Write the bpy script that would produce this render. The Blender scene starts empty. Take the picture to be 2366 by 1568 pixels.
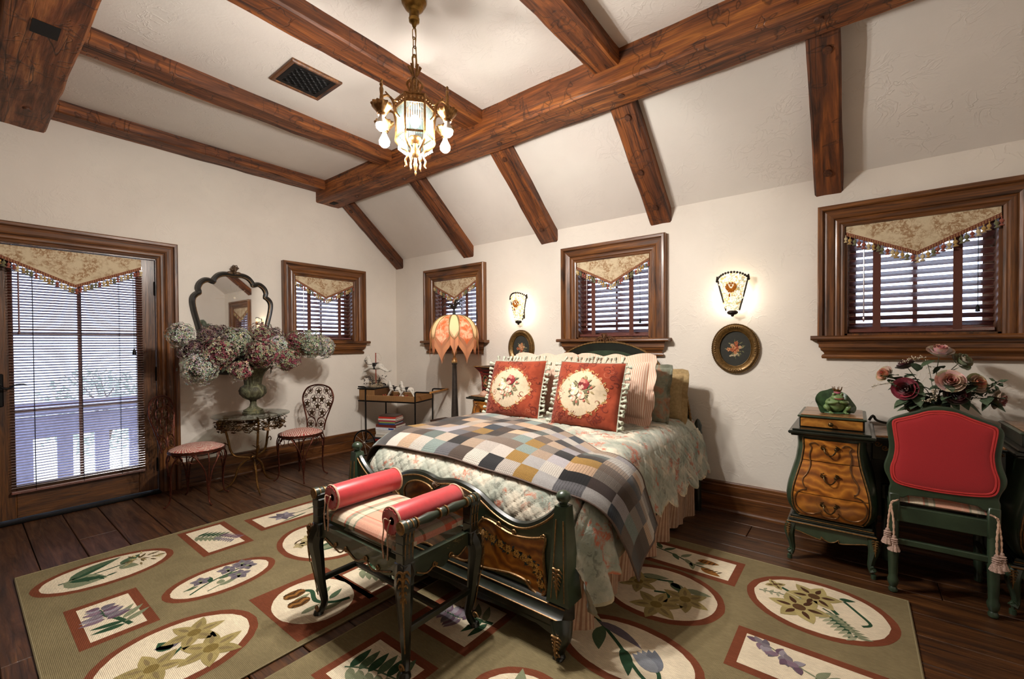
import bpy, math, random
import numpy as np
from mathutils import Matrix, Vector, Quaternion
from mathutils.geometry import tessellate_polygon

RNG = random.Random(7)
PI = math.pi
SC = bpy.context.scene
COLL = SC.collection

# ------------------------------------------------------------------ camera
cam_d = bpy.data.cameras.new('camera')
cam = bpy.data.objects.new('camera', cam_d)
COLL.objects.link(cam)
def _cam_rot(yaw, p, r):
    F = np.array([-math.sin(yaw)*math.cos(p), math.cos(yaw)*math.cos(p), -math.sin(p)])
    rt = np.array([math.cos(yaw), math.sin(yaw), 0.0])
    dn = np.cross(F, rt)
    c, s = math.cos(r), math.sin(r)
    return c*rt + s*dn, -s*rt + c*dn, F
_r, _d, _f = _cam_rot(0.6662, 0.0141, 0.0060)
cam.matrix_world = Matrix(((_r[0], -_d[0], -_f[0], 4.8568), (_r[1], -_d[1], -_f[1], -3.6673), (_r[2], -_d[2], -_f[2], 1.3), (0, 0, 0, 1)))
cam_d.sensor_fit = 'HORIZONTAL'
cam_d.sensor_width = 36.0
cam_d.lens = 36.0*1013.21/2366
cam_d.shift_y = 22.97/2366
cam_d.clip_start = 0.05
SC.camera = cam

# ------------------------------------------------------------------ world, exposure
W = bpy.data.worlds.new('sky'); SC.world = W; W.use_nodes = True
_bg = W.node_tree.nodes['Background']
_bg.inputs['Color'].default_value = (0.72, 0.80, 1.0, 1)
_bg.inputs['Strength'].default_value = 6.0
SC.view_settings.view_transform = 'Standard'
SC.view_settings.look = 'None'
SC.view_settings.exposure = -0.2
SC.view_settings.gamma = 1.0
SC.view_settings.use_curve_mapping = False
BULB = 3000.0      # chandelier bulb emission
SCONCE = 85.0    # sconce bulb emission
LAMP = 95.0       # floor lamp bulb emission
try:
    SC.cycles.use_denoising = True
    SC.cycles.use_adaptive_sampling = True
    SC.cycles.adaptive_threshold = 0.02
    SC.cycles.max_bounces = 7
    SC.cycles.diffuse_bounces = 4
    SC.cycles.transparent_max_bounces = 16
    SC.cycles.sample_clamp_indirect = 6.0
    SC.cycles.caustics_reflective = False
    SC.cycles.caustics_refractive = False
except Exception:
    pass

# ------------------------------------------------------------------ materials
def S(h):
    h = h.lstrip('#')
    c = [int(h[i:i+2], 16)/255 for i in (0, 2, 4)]
    return tuple(x/12.92 if x <= .04045 else ((x+.055)/1.055)**2.4 for x in c)

class NT:
    def __init__(s, name, rough=.5, metal=0.0, spec=.5):
        s.m = bpy.data.materials.new(name); s.m.use_nodes = True
        s.t = s.m.node_tree; s.b = s.t.nodes['Principled BSDF']
        s.out = s.t.nodes['Material Output']
        s.b.inputs['Roughness'].default_value = rough
        s.b.inputs['Metallic'].default_value = metal
        s.b.inputs['Specular IOR Level'].default_value = spec
    def n(s, typ, ins=None, **kw):
        nd = s.t.nodes.new('ShaderNode'+typ)
        for k, v in kw.items(): setattr(nd, k, v)
        for k, v in (ins or {}).items(): s.put(nd, k, v)
        return nd
    def put(s, nd, k, v):
        i = nd.inputs[k]
        if isinstance(v, bpy.types.NodeSocket): s.t.links.new(v, i)
        else:
            if isinstance(v, tuple) and len(v) == 3 and i.type == 'RGBA': v = (*v, 1)
            i.default_value = v
    def bsdf(s, k, v): s.put(s.b, k, v)
    def co(s, scale=(1, 1, 1), kind='Object', loc=(0, 0, 0), rnd=False):
        c = s.n('TexCoord').outputs[kind]
        if rnd:
            r = s.n('ObjectInfo').outputs['Random']
            v = s.n('CombineXYZ', {'X': r, 'Y': r, 'Z': r})
            v = s.n('VectorMath', {0: v.outputs[0], 1: (37., 53., 71.)}, operation='MULTIPLY')
            c = s.n('VectorMath', {0: c, 1: v.outputs[0]}, operation='ADD').outputs[0]
        return s.n('Mapping', {'Vector': c, 'Scale': scale, 'Location': loc}).outputs[0]
    def noise(s, vec, scale, detail=4., rough=.6, dist=0.):
        return s.n('TexNoise', {'Vector': vec, 'Scale': scale, 'Detail': detail, 'Roughness': rough, 'Distortion': dist}).outputs['Fac']
    def voro(s, vec, scale, feature='F1'):
        return s.n('TexVoronoi', {'Vector': vec, 'Scale': scale}, feature=feature).outputs['Distance']
    def ramp(s, fac, stops, interp='LINEAR'):
        r = s.n('ValToRGB', {'Fac': fac}); e = r.color_ramp.elements
        r.color_ramp.interpolation = interp
        while len(e) < len(stops): e.new(.5)
        for x, (p, c) in zip(e, stops):
            x.position = p
            x.color = (c, c, c, 1) if isinstance(c, (int, float)) else (*c, 1)
        return r.outputs['Color']
    def mix(s, fac, a, b, blend='MIX'):
        nd = s.n('Mix', data_type='RGBA', blend_type=blend)
        for k, v in ((0, fac), (6, a), (7, b)):
            if isinstance(v, bpy.types.NodeSocket): s.t.links.new(v, nd.inputs[k])
            else: nd.inputs[k].default_value = v if k == 0 else (*v, 1)
        return nd.outputs[2]
    def math(s, op, a, b=0.0):
        return s.n('Math', {0: a, 1: b}, operation=op).outputs[0]
    def bump(s, h, strength=.5, dist=.01):
        s.bsdf('Normal', s.n('Bump', {'Height': h, 'Strength': strength, 'Distance': dist}).outputs[0])

MATS = {}
def plain(name, col, rough=.5, metal=0., var=.12, scale=30., bump=0., coat=0., spec=.5, sheen=0.):
    N = NT(name, rough, metal, spec); v = N.co(rnd=True)
    f = N.noise(v, scale, 3.)
    a = tuple(c*(1-var*2) for c in col); b = tuple(min(1, c*(1+var*2)) for c in col)
    N.bsdf('Base Color', N.ramp(f, [(.25, a), (.75, b)]))
    if bump: N.bump(f, bump, .004)
    if coat: N.bsdf('Coat Weight', coat); N.bsdf('Coat Roughness', .15)
    if sheen: N.bsdf('Sheen Weight', sheen)
    MATS[name] = N.m; return N.m

def wood(name, dark, mid, light, axis=0, s=1.0, rough=.5, cracks=.5, knots=.0, bump=.35, coat=0., hewn=0., rnd=True):
    N = NT(name, rough); k = [9*s]*3; k[axis] = .9*s
    v = N.co(tuple(k), rnd=rnd)
    g = N.noise(v, 2.2, 8., .65, .9)
    col = N.ramp(g, [(.30, dark), (.5, mid), (.72, light)])
    k2 = [60*s]*3; k2[axis] = 2.5*s
    v2 = N.co(tuple(k2), rnd=rnd); g2 = N.noise(v2, 1.5, 3., .6)
    col = N.mix(.65, col, N.ramp(g2, [(.3, .38), (.7, 1.4)]), 'MULTIPLY')
    h = N.math('ADD', N.math('MULTIPLY', g, .6), N.math('MULTIPLY', g2, .4))
    if cracks:
        k3 = [14*s]*3; k3[axis] = .55*s
        c = N.noise(N.co(tuple(k3), rnd=rnd, loc=(3, 1, 7)), 1.2, 2., .5, .4)
        cr = N.ramp(c, [(.485, 1.), (.5, 1-cracks), (.515, 1.)])
        col = N.mix(1., col, cr, 'MULTIPLY')
        h = N.math('MULTIPLY', h, cr)
    if knots:
        k4 = [5*s]*3; k4[axis] = 2.2*s
        d = N.voro(N.co(tuple(k4), rnd=rnd), 1.0)
        col = N.mix(1., col, N.ramp(d, [(.05, 1-knots), (.13, 1-.55*knots), (.2, 1.)]), 'MULTIPLY')
    if hewn:
        k5 = [11.]*3; k5[axis] = 16.
        hv = N.noise(N.co(tuple(k5), rnd=rnd), .55, 2., .5, .6)
        hw = N.ramp(hv, [(.40, 1.), (.425, 1-hewn), (.45, 1.)])
        col = N.mix(1., col, hw, 'MULTIPLY'); h = N.math('MULTIPLY', h, hw)
    N.bsdf('Base Color', col)
    N.bsdf('Roughness', N.ramp(g, [(.3, min(1, rough+.12)), (.7, max(.05, rough-.1))]))
    N.bump(h, bump, .012)
    if coat: N.bsdf('Coat Weight', coat); N.bsdf('Coat Roughness', .22)
    MATS[name] = N.m; return N.m

def colattr(name, rough=.8, weave=0., wscale=400., noise=.15, nscale=25., metal=0., coat=0., sheen=0., bump=.25):
    N = NT(name, rough, metal)
    c = N.n('Attribute', attribute_name='Col').outputs['Color']
    v = N.co(); f = N.noise(v, nscale, 5., .7)
    c = N.mix(1., c, N.ramp(f, [(.3, 1-noise*2), (.7, 1+noise)]), 'MULTIPLY')
    if weave:
        w = N.n('TexWave', {'Vector': v, 'Scale': wscale, 'Distortion': 1.2, 'Detail': 1.}, wave_type='BANDS', bands_direction='X').outputs['Fac']
        c = N.mix(weave, c, N.ramp(w, [(.1, .35), (.6, 1.1)]), 'MULTIPLY')
        N.bump(w, bump, .003)
    elif bump: N.bump(f, bump, .003)
    N.bsdf('Base Color', c)
    if coat: N.bsdf('Coat Weight', coat)
    if sheen: N.bsdf('Sheen Weight', sheen)
    MATS[name] = N.m; return N.m

# plaster with trowel marks
def plaster(name, col):
    N = NT(name, .85, 0, .25)
    v = N.co()
    big = N.noise(v, 1.3, 4., .6, .3)
    c = N.ramp(big, [(.3, tuple(x*.93 for x in col)), (.7, tuple(min(1, x*1.04) for x in col))])
    a = N.noise(v, 9., 3., .55, 1.2)
    ridge = N.ramp(a, [(.47, 0.), (.5, 1.), (.56, 0.)])
    b = N.noise(v, 45., 4., .6)
    h = N.math('ADD', N.math('MULTIPLY', N.math('MULTIPLY', ridge, N.ramp(N.noise(v, 3.3, 2.), [(.45, 0.), (.6, 1.)])), .6), N.math('MULTIPLY', b, .35))
    N.bsdf('Base Color', c); N.bump(h, .35, .008)
    MATS[name] = N.m; return N.m

PLASTER = plaster('plaster', S('#e5dcd0'))
CEILP = plaster('ceiling_plaster', S('#e0d8cf'))
BEAM_X = wood('beam_wood_x', S('#2c1508'), S('#7a421c'), S('#b8702f'), 0, .8, .55, .75, .0, .5, 0, .6, rnd=False)
BEAM_Y = wood('beam_wood_y', S('#28130a'), S('#6c3a1a'), S('#a8632c'), 1, .8, .55, .75, .0, .5, 0, .6, rnd=False)
BEAM_R = wood('rafter_wood', S('#25120a'), S('#66371a'), S('#9c5a29'), 1, .8, .55, .75, .35, .5, 0, .5)
PINE_X = wood('pine_trim_x', S('#2e190b'), S('#6a3f1c'), S('#8d5a2c'), 0, 1., .42, .35, .8, .15, .25)
PINE_Z = wood('pine_trim_z', S('#2e190b'), S('#6a3f1c'), S('#8d5a2c'), 2, 1., .42, .35, .8, .15, .25)
PINE_Y = wood('pine_trim_y', S('#2a160a'), S('#5f3819'), S('#7e4f27'), 1, 1., .42, .35, .8, .15, .25, rnd=False)
PINE_XW = wood('pine_base_x', S('#2a160a'), S('#5f3819'), S('#7e4f27'), 0, 1., .42, .35, .8, .15, .25, rnd=False)
OAK_DOOR = wood('door_oak_z', S('#2a1609'), S('#5c3718'), S('#754a22'), 2, 1.6, .45, .5, .0, .2, .2)
OAK_DOORX = wood('door_oak_x', S('#2a1609'), S('#5c3718'), S('#754a22'), 0, 1.6, .45, .5, .0, .2, .2)
PLANK = wood('floor_plank_wood', S('#221107'), S('#472a14'), S('#654022'), 0, 1.2, .42, .6, .35, .3, .15)
NEARWALL = plain('bounce_cut_dark', S('#4a3423'), .6)  # dark finish added on the unseen near wall to cut bounce light
DARKGAP = plain('floor_gap', S('#0c0704'), .9)
MAROON = wood('blind_wood', S('#4a2019'), S('#6b3229'), S('#83453a'), 0, 3., .3, 0, 0, .05, 1.)
MAROON.node_tree.nodes['Principled BSDF'].inputs['Coat IOR'].default_value = 2.6
TAPE = plain('blind_tape_cloth', S('#5c3327'), .9, bump=.2, scale=300)
BLACKM = plain('black_iron', S('#0e0c0b'), .45, .6, scale=60, bump=.15)
BRASS = plain('aged_brass', S('#8a6a36'), .35, 1., .2, 40, .1)
RUST = plain('rusty_wire', S('#52281a'), .5, .75, .3, 60, .3)
GOLD = plain('gilt_metal', S('#6d4d26'), .4, .8, .3, 60, .2)
GILT = plain('gilt_paint', S('#7d5d35'), .42, .5, .3, 80, .15)
BLGREEN = plain('black_green_paint', S('#141a12'), .33, 0., .3, 14, .08, .4)
DGREEN = plain('dark_green_paint', S('#2b3a29'), .38, 0., .2, 12, .08, .35)
CREAMC = plain('cream_cord', S('#d9cdb6'), .9, bump=.3, scale=400)
GLASSM = None
def glass(name, tint=(1, 1, 1), refl=.08):
    N = NT(name)
    t = N.n('BsdfTransparent', {'Color': tint}); g = N.n('BsdfGlossy', {'Roughness': .02})
    fr = N.n('LayerWeight', {'Blend': .35}).outputs['Fresnel']
    f = N.math('ADD', N.math('MULTIPLY', fr, .6), refl*.3)
    mx = N.n('MixShader', {0: f, 1: t.outputs[0], 2: g.outputs[0]})
    N.t.links.new(mx.outputs[0], N.out.inputs['Surface'])
    MATS[name] = N.m; return N.m
PANE = glass('window_glass', (.95, .97, 1.0))
TABGLASS = glass('table_glass', (.90, .96, .93), .25)
def emis(name, col, st):
    N = NT(name); e = N.n('Emission', {'Color': col, 'Strength': st})
    N.t.links.new(e.outputs[0], N.out.inputs['Surface']); return N.m
_m = NT('mirror_silver', .02, 1.0); _m.bsdf('Base Color', (.9, .9, .9)); MIRROR = _m.m

# ------------------------------------------------------------------ mesh builder
def smoothpath(pts, n=8, closed=False):
    """Catmull-Rom through pts"""
    P = [np.array(p, float) for p in pts]; out = []
    m = len(P)
    rng = range(m if closed else m-1)
    for i in rng:
        if closed: a, b, c, d = P[(i-1) % m], P[i], P[(i+1) % m], P[(i+2) % m]
        else: a, b, c, d = P[max(i-1, 0)], P[i], P[i+1], P[min(i+2, m-1)]
        for k in range(n):
            t = k/n
            out.append(.5*((2*b)+(-a+c)*t+(2*a-5*b+4*c-d)*t*t+(-a+3*b-3*c+d)*t**3))
    if not closed: out.append(P[-1])
    return [tuple(p) for p in out]

class M:
    def __init__(s): s.v = []; s.f = []; s.c = []; s.usec = False
    def add(s, v, f, col=None, xf=None):
        o = len(s.v)
        if xf is not None: v = [tuple(xf @ Vector(p)) for p in v]
        s.v.extend([tuple(map(float, p)) for p in v]); s.f.extend([tuple(i+o for i in q) for q in f])
        if col is not None: s.usec = True
        s.c.extend([col]*len(f) if not isinstance(col, list) else col)
        return s
    def box(s, x0, x1, y0, y1, z0, z1, b=0., col=None, xf=None):
        if x0 > x1: x0, x1 = x1, x0
        if y0 > y1: y0, y1 = y1, y0
        if z0 > z1: z0, z1 = z1, z0
        if b <= 0:
            v = [(x, y, z) for z in (z0, z1) for y in (y0, y1) for x in (x0, x1)]
            f = [(0, 2, 3, 1), (4, 5, 7, 6), (0, 1, 5, 4), (2, 6, 7, 3), (0, 4, 6, 2), (1, 3, 7, 5)]
            return s.add(v, f, col, xf)
        b = min(b, (x1-x0)/2.01, (y1-y0)/2.01, (z1-z0)/2.01)
        lo = (x0, y0, z0); hi = (x1, y1, z1); v = []; ix = {}
        for sx in (0, 1):
            for sy in (0, 1):
                for sz in (0, 1):
                    for ax in range(3):
                        p = []
                        for k, sg in enumerate((sx, sy, sz)):
                            e = (hi if sg else lo)[k]
                            p.append(e if k == ax else e + (-b if sg else b))
                        ix[(sx, sy, sz, ax)] = len(v); v.append(tuple(p))
        f = []
        cen = np.array([(x0+x1)/2, (y0+y1)/2, (z0+z1)/2])
        def ori(q):
            p = [np.array(v[i]) for i in q]; nrm = np.cross(p[1]-p[0], p[2]-p[0])
            return tuple(q) if np.dot(nrm, sum(p)/len(p)-cen) > 0 else tuple(reversed(q))
        for ax in range(3):
            o = [k for k in range(3) if k != ax]
            for sg in (0, 1):
                q = []
                for a_, b_ in ((0, 0), (1, 0), (1, 1), (0, 1)):
                    t = [0, 0, 0]; t[ax] = sg; t[o[0]] = a_; t[o[1]] = b_; q.append(ix[(*t, ax)])
                f.append(ori(q))
            for a_ in (0, 1):
                for b_ in (0, 1):
                    q = []
                    for e, k in ((0, o[0]), (1, o[0]), (1, o[1]), (0, o[1])):
                        t = [0, 0, 0]; t[ax] = e; t[o[0]] = a_; t[o[1]] = b_; q.append(ix[(*t, k)])
                    f.append(ori(q))
        for sx in (0, 1):
            for sy in (0, 1):
                for sz in (0, 1): f.append(ori([ix[(sx, sy, sz, k)] for k in range(3)]))
        return s.add(v, f, col, xf)
    def lathe(s, prof, seg=16, c=(0, 0, 0), col=None, xf=None, sx=1., sy=1., rfn=None):
        v = []; f = []
        n = len(prof)
        for r, z in prof:
            for k in range(seg):
                a = 2*PI*k/seg; rr = r*(rfn(a, z) if rfn else 1)
                v.append((c[0]+rr*sx*math.cos(a), c[1]+rr*sy*math.sin(a), c[2]+z))
        for i in range(n-1):
            for k in range(seg):
                k2 = (k+1) % seg
                f.append((i*seg+k, i*seg+k2, (i+1)*seg+k2, (i+1)*seg+k))
        if prof[0][0] > 1e-5: f.append(tuple(reversed(range(seg))))
        if prof[-1][0] > 1e-5: f.append(tuple((n-1)*seg+k for k in range(seg)))
        if prof[-1][1] < prof[0][1]: f = [tuple(reversed(q)) for q in f]
        return s.add(v, f, col, xf)
    def tube(s, pts, r, seg=6, closed=False, col=None, xf=None, flat=None, up=None):
        P = [Vector(p) for p in pts]; n = len(P)
        R_ = r if isinstance(r, (list, tuple)) else [r]*n
        if len(R_) != n: R_ = list(np.interp(np.linspace(0, 1, n), np.linspace(0, 1, len(R_)), R_))
        v = []; f = []; N_ = None
        for i in range(n):
            if closed: t = P[(i+1) % n]-P[(i-1) % n]
            else: t = P[min(i+1, n-1)]-P[max(i-1, 0)]
            t = t.normalized() if t.length > 1e-9 else Vector((0, 0, 1))
            if N_ is None:
                a = Vector(up) if up else (Vector((0, 0, 1)) if abs(t.z) < .9 else Vector((1, 0, 0)))
                N_ = (a-t*a.dot(t)).normalized()
            else:
                N_ = N_-t*N_.dot(t)
                N_ = N_.normalized() if N_.length > 1e-6 else t.orthogonal().normalized()
            B_ = t.cross(N_)
            fl = flat or 1.
            for k in range(seg):
                a = 2*PI*k/seg
                v.append(P[i]+N_*(math.cos(a)*R_[i]*fl)+B_*(math.sin(a)*R_[i]))
        m = n if closed else n-1
        for i in range(m):
            j = (i+1) % n
            for k in range(seg):
                k2 = (k+1) % seg
                f.append((i*seg+k, i*seg+k2, j*seg+k2, j*seg+k))
        if not closed:
            f.append(tuple(reversed(range(seg)))); f.append(tuple((n-1)*seg+k for k in range(seg)))
        return s.add(v, f, col, xf)
    def ball(s, c, r, seg=10, rings=7, col=None, xf=None, sc=(1, 1, 1)):
        v = [(c[0], c[1], c[2]-r*sc[2])]; f = []
        for i in range(1, rings):
            t = PI*i/rings
            for k in range(seg):
                a = 2*PI*k/seg
                v.append((c[0]+r*sc[0]*math.sin(t)*math.cos(a), c[1]+r*sc[1]*math.sin(t)*math.sin(a), c[2]-r*sc[2]*math.cos(t)))
        v.append((c[0], c[1], c[2]+r*sc[2])); L = len(v)-1
        for k in range(seg):
            k2 = (k+1) % seg
            f.append((0, 1+k2, 1+k)); f.append((L, L-seg+k, L-seg+k2))
            for i in range(rings-2):
                a = 1+i*seg; f.append((a+k, a+k2, a+seg+k2, a+seg+k))
        return s.add(v, f, col, xf)
    def prism(s, out, a, b, plane='xy', col=None, xf=None, bevel=0.):
        """outline (ccw 2-D) extruded from a to b on the third axis"""
        def P(p, h):
            return {'xy': (p[0], p[1], h), 'xz': (p[0], h, p[1]), 'yz': (h, p[0], p[1])}[plane]
        n = len(out)
        if bevel:
            c = []
            for i in range(n):
                p0, p1, p2 = map(lambda q: np.array(q, float), (out[i-1], out[i], out[(i+1) % n]))
                e1 = p1-p0; e2 = p2-p1
                n1 = np.array([-e1[1], e1[0]])/(np.hypot(*e1)+1e-9); n2 = np.array([-e2[1], e2[0]])/(np.hypot(*e2)+1e-9)
                m = n1+n2; m = m/(np.hypot(*m)+1e-9); c.append(tuple(p1+m*bevel))
            sg = 1 if b > a else -1
            lay = [(c, a), (out, a+sg*bevel), (out, b-sg*bevel), (c, b)]
        else: lay = [(out, a), (out, b)]
        v = [P(p, h) for L, h in lay for p in L]; f = []
        for l in range(len(lay)-1):
            for i in range(n):
                j = (i+1) % n; f.append((l*n+i, l*n+j, (l+1)*n+j, (l+1)*n+i))
        tris = [tuple(range(n))]
        if n > 5:
            tris = []
            for t in tessellate_polygon([[Vector((p[0], p[1], 0)) for p in lay[0][0]]]):
                a_, b_, c_ = (lay[0][0][q] for q in t)
                ar = (b_[0]-a_[0])*(c_[1]-a_[1])-(b_[1]-a_[1])*(c_[0]-a_[0])
                tris.append(tuple(t) if ar > 0 else tuple(reversed(t)))
        f += [tuple(reversed(t)) for t in tris]; f += [tuple((len(lay)-1)*n+i for i in t) for t in tris]
        flip = (b < a) != (plane == 'xz')
        if flip: f = [tuple(reversed(q)) for q in f]
        return s.add(v, f, col, xf)
    def grid(s, fn, nu, nv, cu=False, cv=False, col=None, cfn=None, xf=None):
        v = []; f = []; cc = []
        mu = nu if cu else nu+1; mv = nv if cv else nv+1
        for j in range(mv):
            for i in range(mu): v.append(fn(i/nu, j/nv))
        for j in range(nv):
            for i in range(nu):
                i2 = (i+1) % mu; j2 = (j+1) % mv
                f.append((j*mu+i, j*mu+i2, j2*mu+i2, j2*mu+i))
                if cfn: cc.append(cfn((i+.5)/nu, (j+.5)/nv))
        return s.add(v, f, cc if cfn else col, xf)
    def mesh(s, name, smooth=True, angle=40):
        me = bpy.data.meshes.new(name); me.from_pydata(s.v, [], s.f)
        if s.usec:
            at = me.color_attributes.new('Col', 'FLOAT_COLOR', 'CORNER')
            cols = np.array([(c if c is not None else (.5, .5, .5)) for c in s.c], float)
            cnt = np.array([len(q) for q in s.f]); cols = np.repeat(cols, cnt, axis=0)
            cols = np.hstack([cols, np.ones((len(cols), 1))]).astype(np.float32)
            at.data.foreach_set('color', cols.ravel())
        me.update()
        if smooth:
            try: me.set_sharp_from_angle(angle=math.radians(angle))
            except Exception: pass
            me.polygons.foreach_set('use_smooth', [True]*len(me.polygons))
            try: me.set_sharp_from_angle(angle=math.radians(angle))
            except Exception: pass
        return me
    def obj(s, name, mat, parent=None, smooth=True, angle=40, loc=None, label=None, kind=None):
        me = s.mesh(name, smooth, angle); o = bpy.data.objects.new(name, me)
        if mat: me.materials.append(mat)
        return link(o, parent, loc, label, kind)

def link(o, parent=None, loc=None, label=None, kind=None, rotz=None):
    COLL.objects.link(o)
    if parent is not None: o.parent = parent
    if loc is not None: o.location = loc
    if rotz is not None: o.rotation_euler = (0, 0, rotz)
    if label: o['label'] = label
    if kind: o['kind'] = kind
    return o
def thing(name, label, cat, loc=(0, 0, 0), rotz=0., group=None, kind=None):
    o = bpy.data.objects.new(name, None); o.empty_display_size = .05
    link(o, None, loc, label, kind, rotz); o['category'] = cat
    if group: o['group'] = group
    return o
def tag(o, label, cat, group=None):
    o['label'] = label; o['category'] = cat
    if group: o['group'] = group
    return o
def inst(o, name=None, parent=None, loc=None, rot=None, scale=None):
    c = o.copy(); COLL.objects.link(c); c.parent = parent
    if loc is not None: c.location = loc
    if rot is not None: c.rotation_euler = rot
    if scale is not None: c.scale = scale if isinstance(scale, tuple) else (scale,)*3
    return c
def share(me, name, parent, loc=(0, 0, 0), rot=(0, 0, 0), scale=None, label=None, mat4=None):
    o = bpy.data.objects.new(name, me); COLL.objects.link(o); o.parent = parent
    o.location = loc; o.rotation_euler = rot
    if scale is not None: o.scale = scale if isinstance(scale, tuple) else (scale,)*3
    if mat4 is not None: o.matrix_local = mat4
    if label: o['label'] = label
    return o
def dup(root, loc, rotz=None, label=None):
    r = root.copy(); COLL.objects.link(r); r.location = loc
    if rotz is not None: r.rotation_euler = (0, 0, rotz)
    if label: r['label'] = label
    for ch in list(root.children):
        c = ch.copy(); COLL.objects.link(c); c.parent = r
        for g in list(ch.children):
            d = g.copy(); COLL.objects.link(d); d.parent = c
    return r
def frame_mat(origin, zaxis, up=(0, 0, 1)):
    z = Vector(zaxis).normalized(); u = Vector(up)
    x = u.cross(z)
    if x.length < 1e-4: x = Vector((1, 0, 0)).cross(z)
    x.normalize(); y = z.cross(x)
    m = Matrix((x, y, z)).transposed().to_4x4(); m.translation = Vector(origin); return m

class Decal(M):
    """flat coloured pieces laid on a surface surf(u,v,h)"""
    def __init__(s, surf): super().__init__(); s.surf = surf; s.h = .0006
    def poly(s, pts, col, h=None, rings=1):
        h = s.h if h is None else h
        n = len(pts); cx = sum(p[0] for p in pts)/n; cy = sum(p[1] for p in pts)/n
        v = [s.surf(cx, cy, h)]; f = []
        for r in range(1, rings+1):
            t = r/rings
            for p in pts: v.append(s.surf(cx+(p[0]-cx)*t, cy+(p[1]-cy)*t, h))
        for i in range(n):
            j = (i+1) % n; f.append((0, 1+i, 1+j))
            for r in range(1, rings):
                a = 1+(r-1)*n; b = 1+r*n; f.append((a+i, b+i, b+j, a+j))
        s.add(v, f, col)
    def ellipse(s, cx, cy, a, b, col, h=None, ang=0., n=40, rings=1, wob=0.):
        ca, sa = math.cos(ang), math.sin(ang); pts = []
        for k in range(n):
            t = 2*PI*k/n; w = 1+wob*(RNG.random()-.5)
            x, y = a*w*math.cos(t), b*w*math.sin(t); pts.append((cx+x*ca-y*sa, cy+x*sa+y*ca))
        s.poly(pts, col, h, rings)
    def rect(s, x0, x1, y0, y1, col, h=None, rings=1, n=6):
        pts = []
        for k in range(n): pts.append((x0+(x1-x0)*k/n, y0))
        for k in range(n): pts.append((x1, y0+(y1-y0)*k/n))
        for k in range(n): pts.append((x1-(x1-x0)*k/n, y1))
        for k in range(n): pts.append((x0, y1-(y1-y0)*k/n))
        s.poly(pts, col, h, rings)
    def leaf(s, x, y, ang, l, w, col, h=None, bend=0., tip=1.3):
        n = 7; up = []; dn = []
        for k in range(n+1):
            t = k/n; wd = w*.5*(math.sin(PI*t**(.75)))**(.9) if 0 < t < 1 else 0
            a = ang+bend*(t-.5); px = t*l; py = bend*l*.5*(t*t-t)
            up.append((px, py+wd)); dn.append((px, py-wd))
        pts = dn+up[-2:0:-1]; ca, sa = math.cos(ang), math.sin(ang)
        s.poly([(x+p[0]*ca-p[1]*sa, y+p[0]*sa+p[1]*ca) for p in pts], col, h)
    def flower(s, x, y, r, n, col, col2, cen, h=None, a0=0., w=.75):
        h = s.h if h is None else h
        for k in range(n):
            a = a0+2*PI*k/n; s.leaf(x, y, a, r, r*w, col if k % 2 else tuple(c*.85 for c in col), h+.0002*(k % 2))
            if col2: s.leaf(x+.25*r*math.cos(a), y+.25*r*math.sin(a), a, r*.5, r*w*.3, col2, h+.0005)
        if cen: s.ellipse(x, y, r*.22, r*.22, cen, h+.0008, n=10)
    def ribbon(s, pts, w, col, h=None):
        h = s.h if h is None else h; v = []; f = []; n = len(pts)
        for i, p in enumerate(pts):
            a = pts[max(i-1, 0)]; b = pts[min(i+1, n-1)]
            tx, ty = b[0]-a[0], b[1]-a[1]; L = math.hypot(tx, ty)+1e-9
            ww = (w if not callable(w) else w(i/(n-1)))/2
            v.append(s.surf(p[0]-ty/L*ww, p[1]+tx/L*ww, h)); v.append(s.surf(p[0]+ty/L*ww, p[1]-tx/L*ww, h))
        for i in range(n-1): f.append((2*i, 2*i+1, 2*i+3, 2*i+2))
        s.add(v, f, col)
    def rose(s, x, y, r, cols, h=None, seed=0):
        h = s.h if h is None else h; g = random.Random(seed)
        for ring, (rr, np_) in enumerate(((1., 6), (.7, 5), (.42, 4))):
            for k in range(np_):
                a = 2*PI*k/np_+ring*.6+g.random()*.3
                c = cols[(ring+k) % len(cols)]
                s.ellipse(x+rr*r*.5*math.cos(a), y+rr*r*.5*math.sin(a), r*.42*rr+.1*r, r*.30*rr+.1*r, c, h+.0003*ring+.00008*k, a+PI/2, 9, 1, .15)
        s.ellipse(x, y, r*.16, r*.16, cols[0], h+.0012, n=8)
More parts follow.
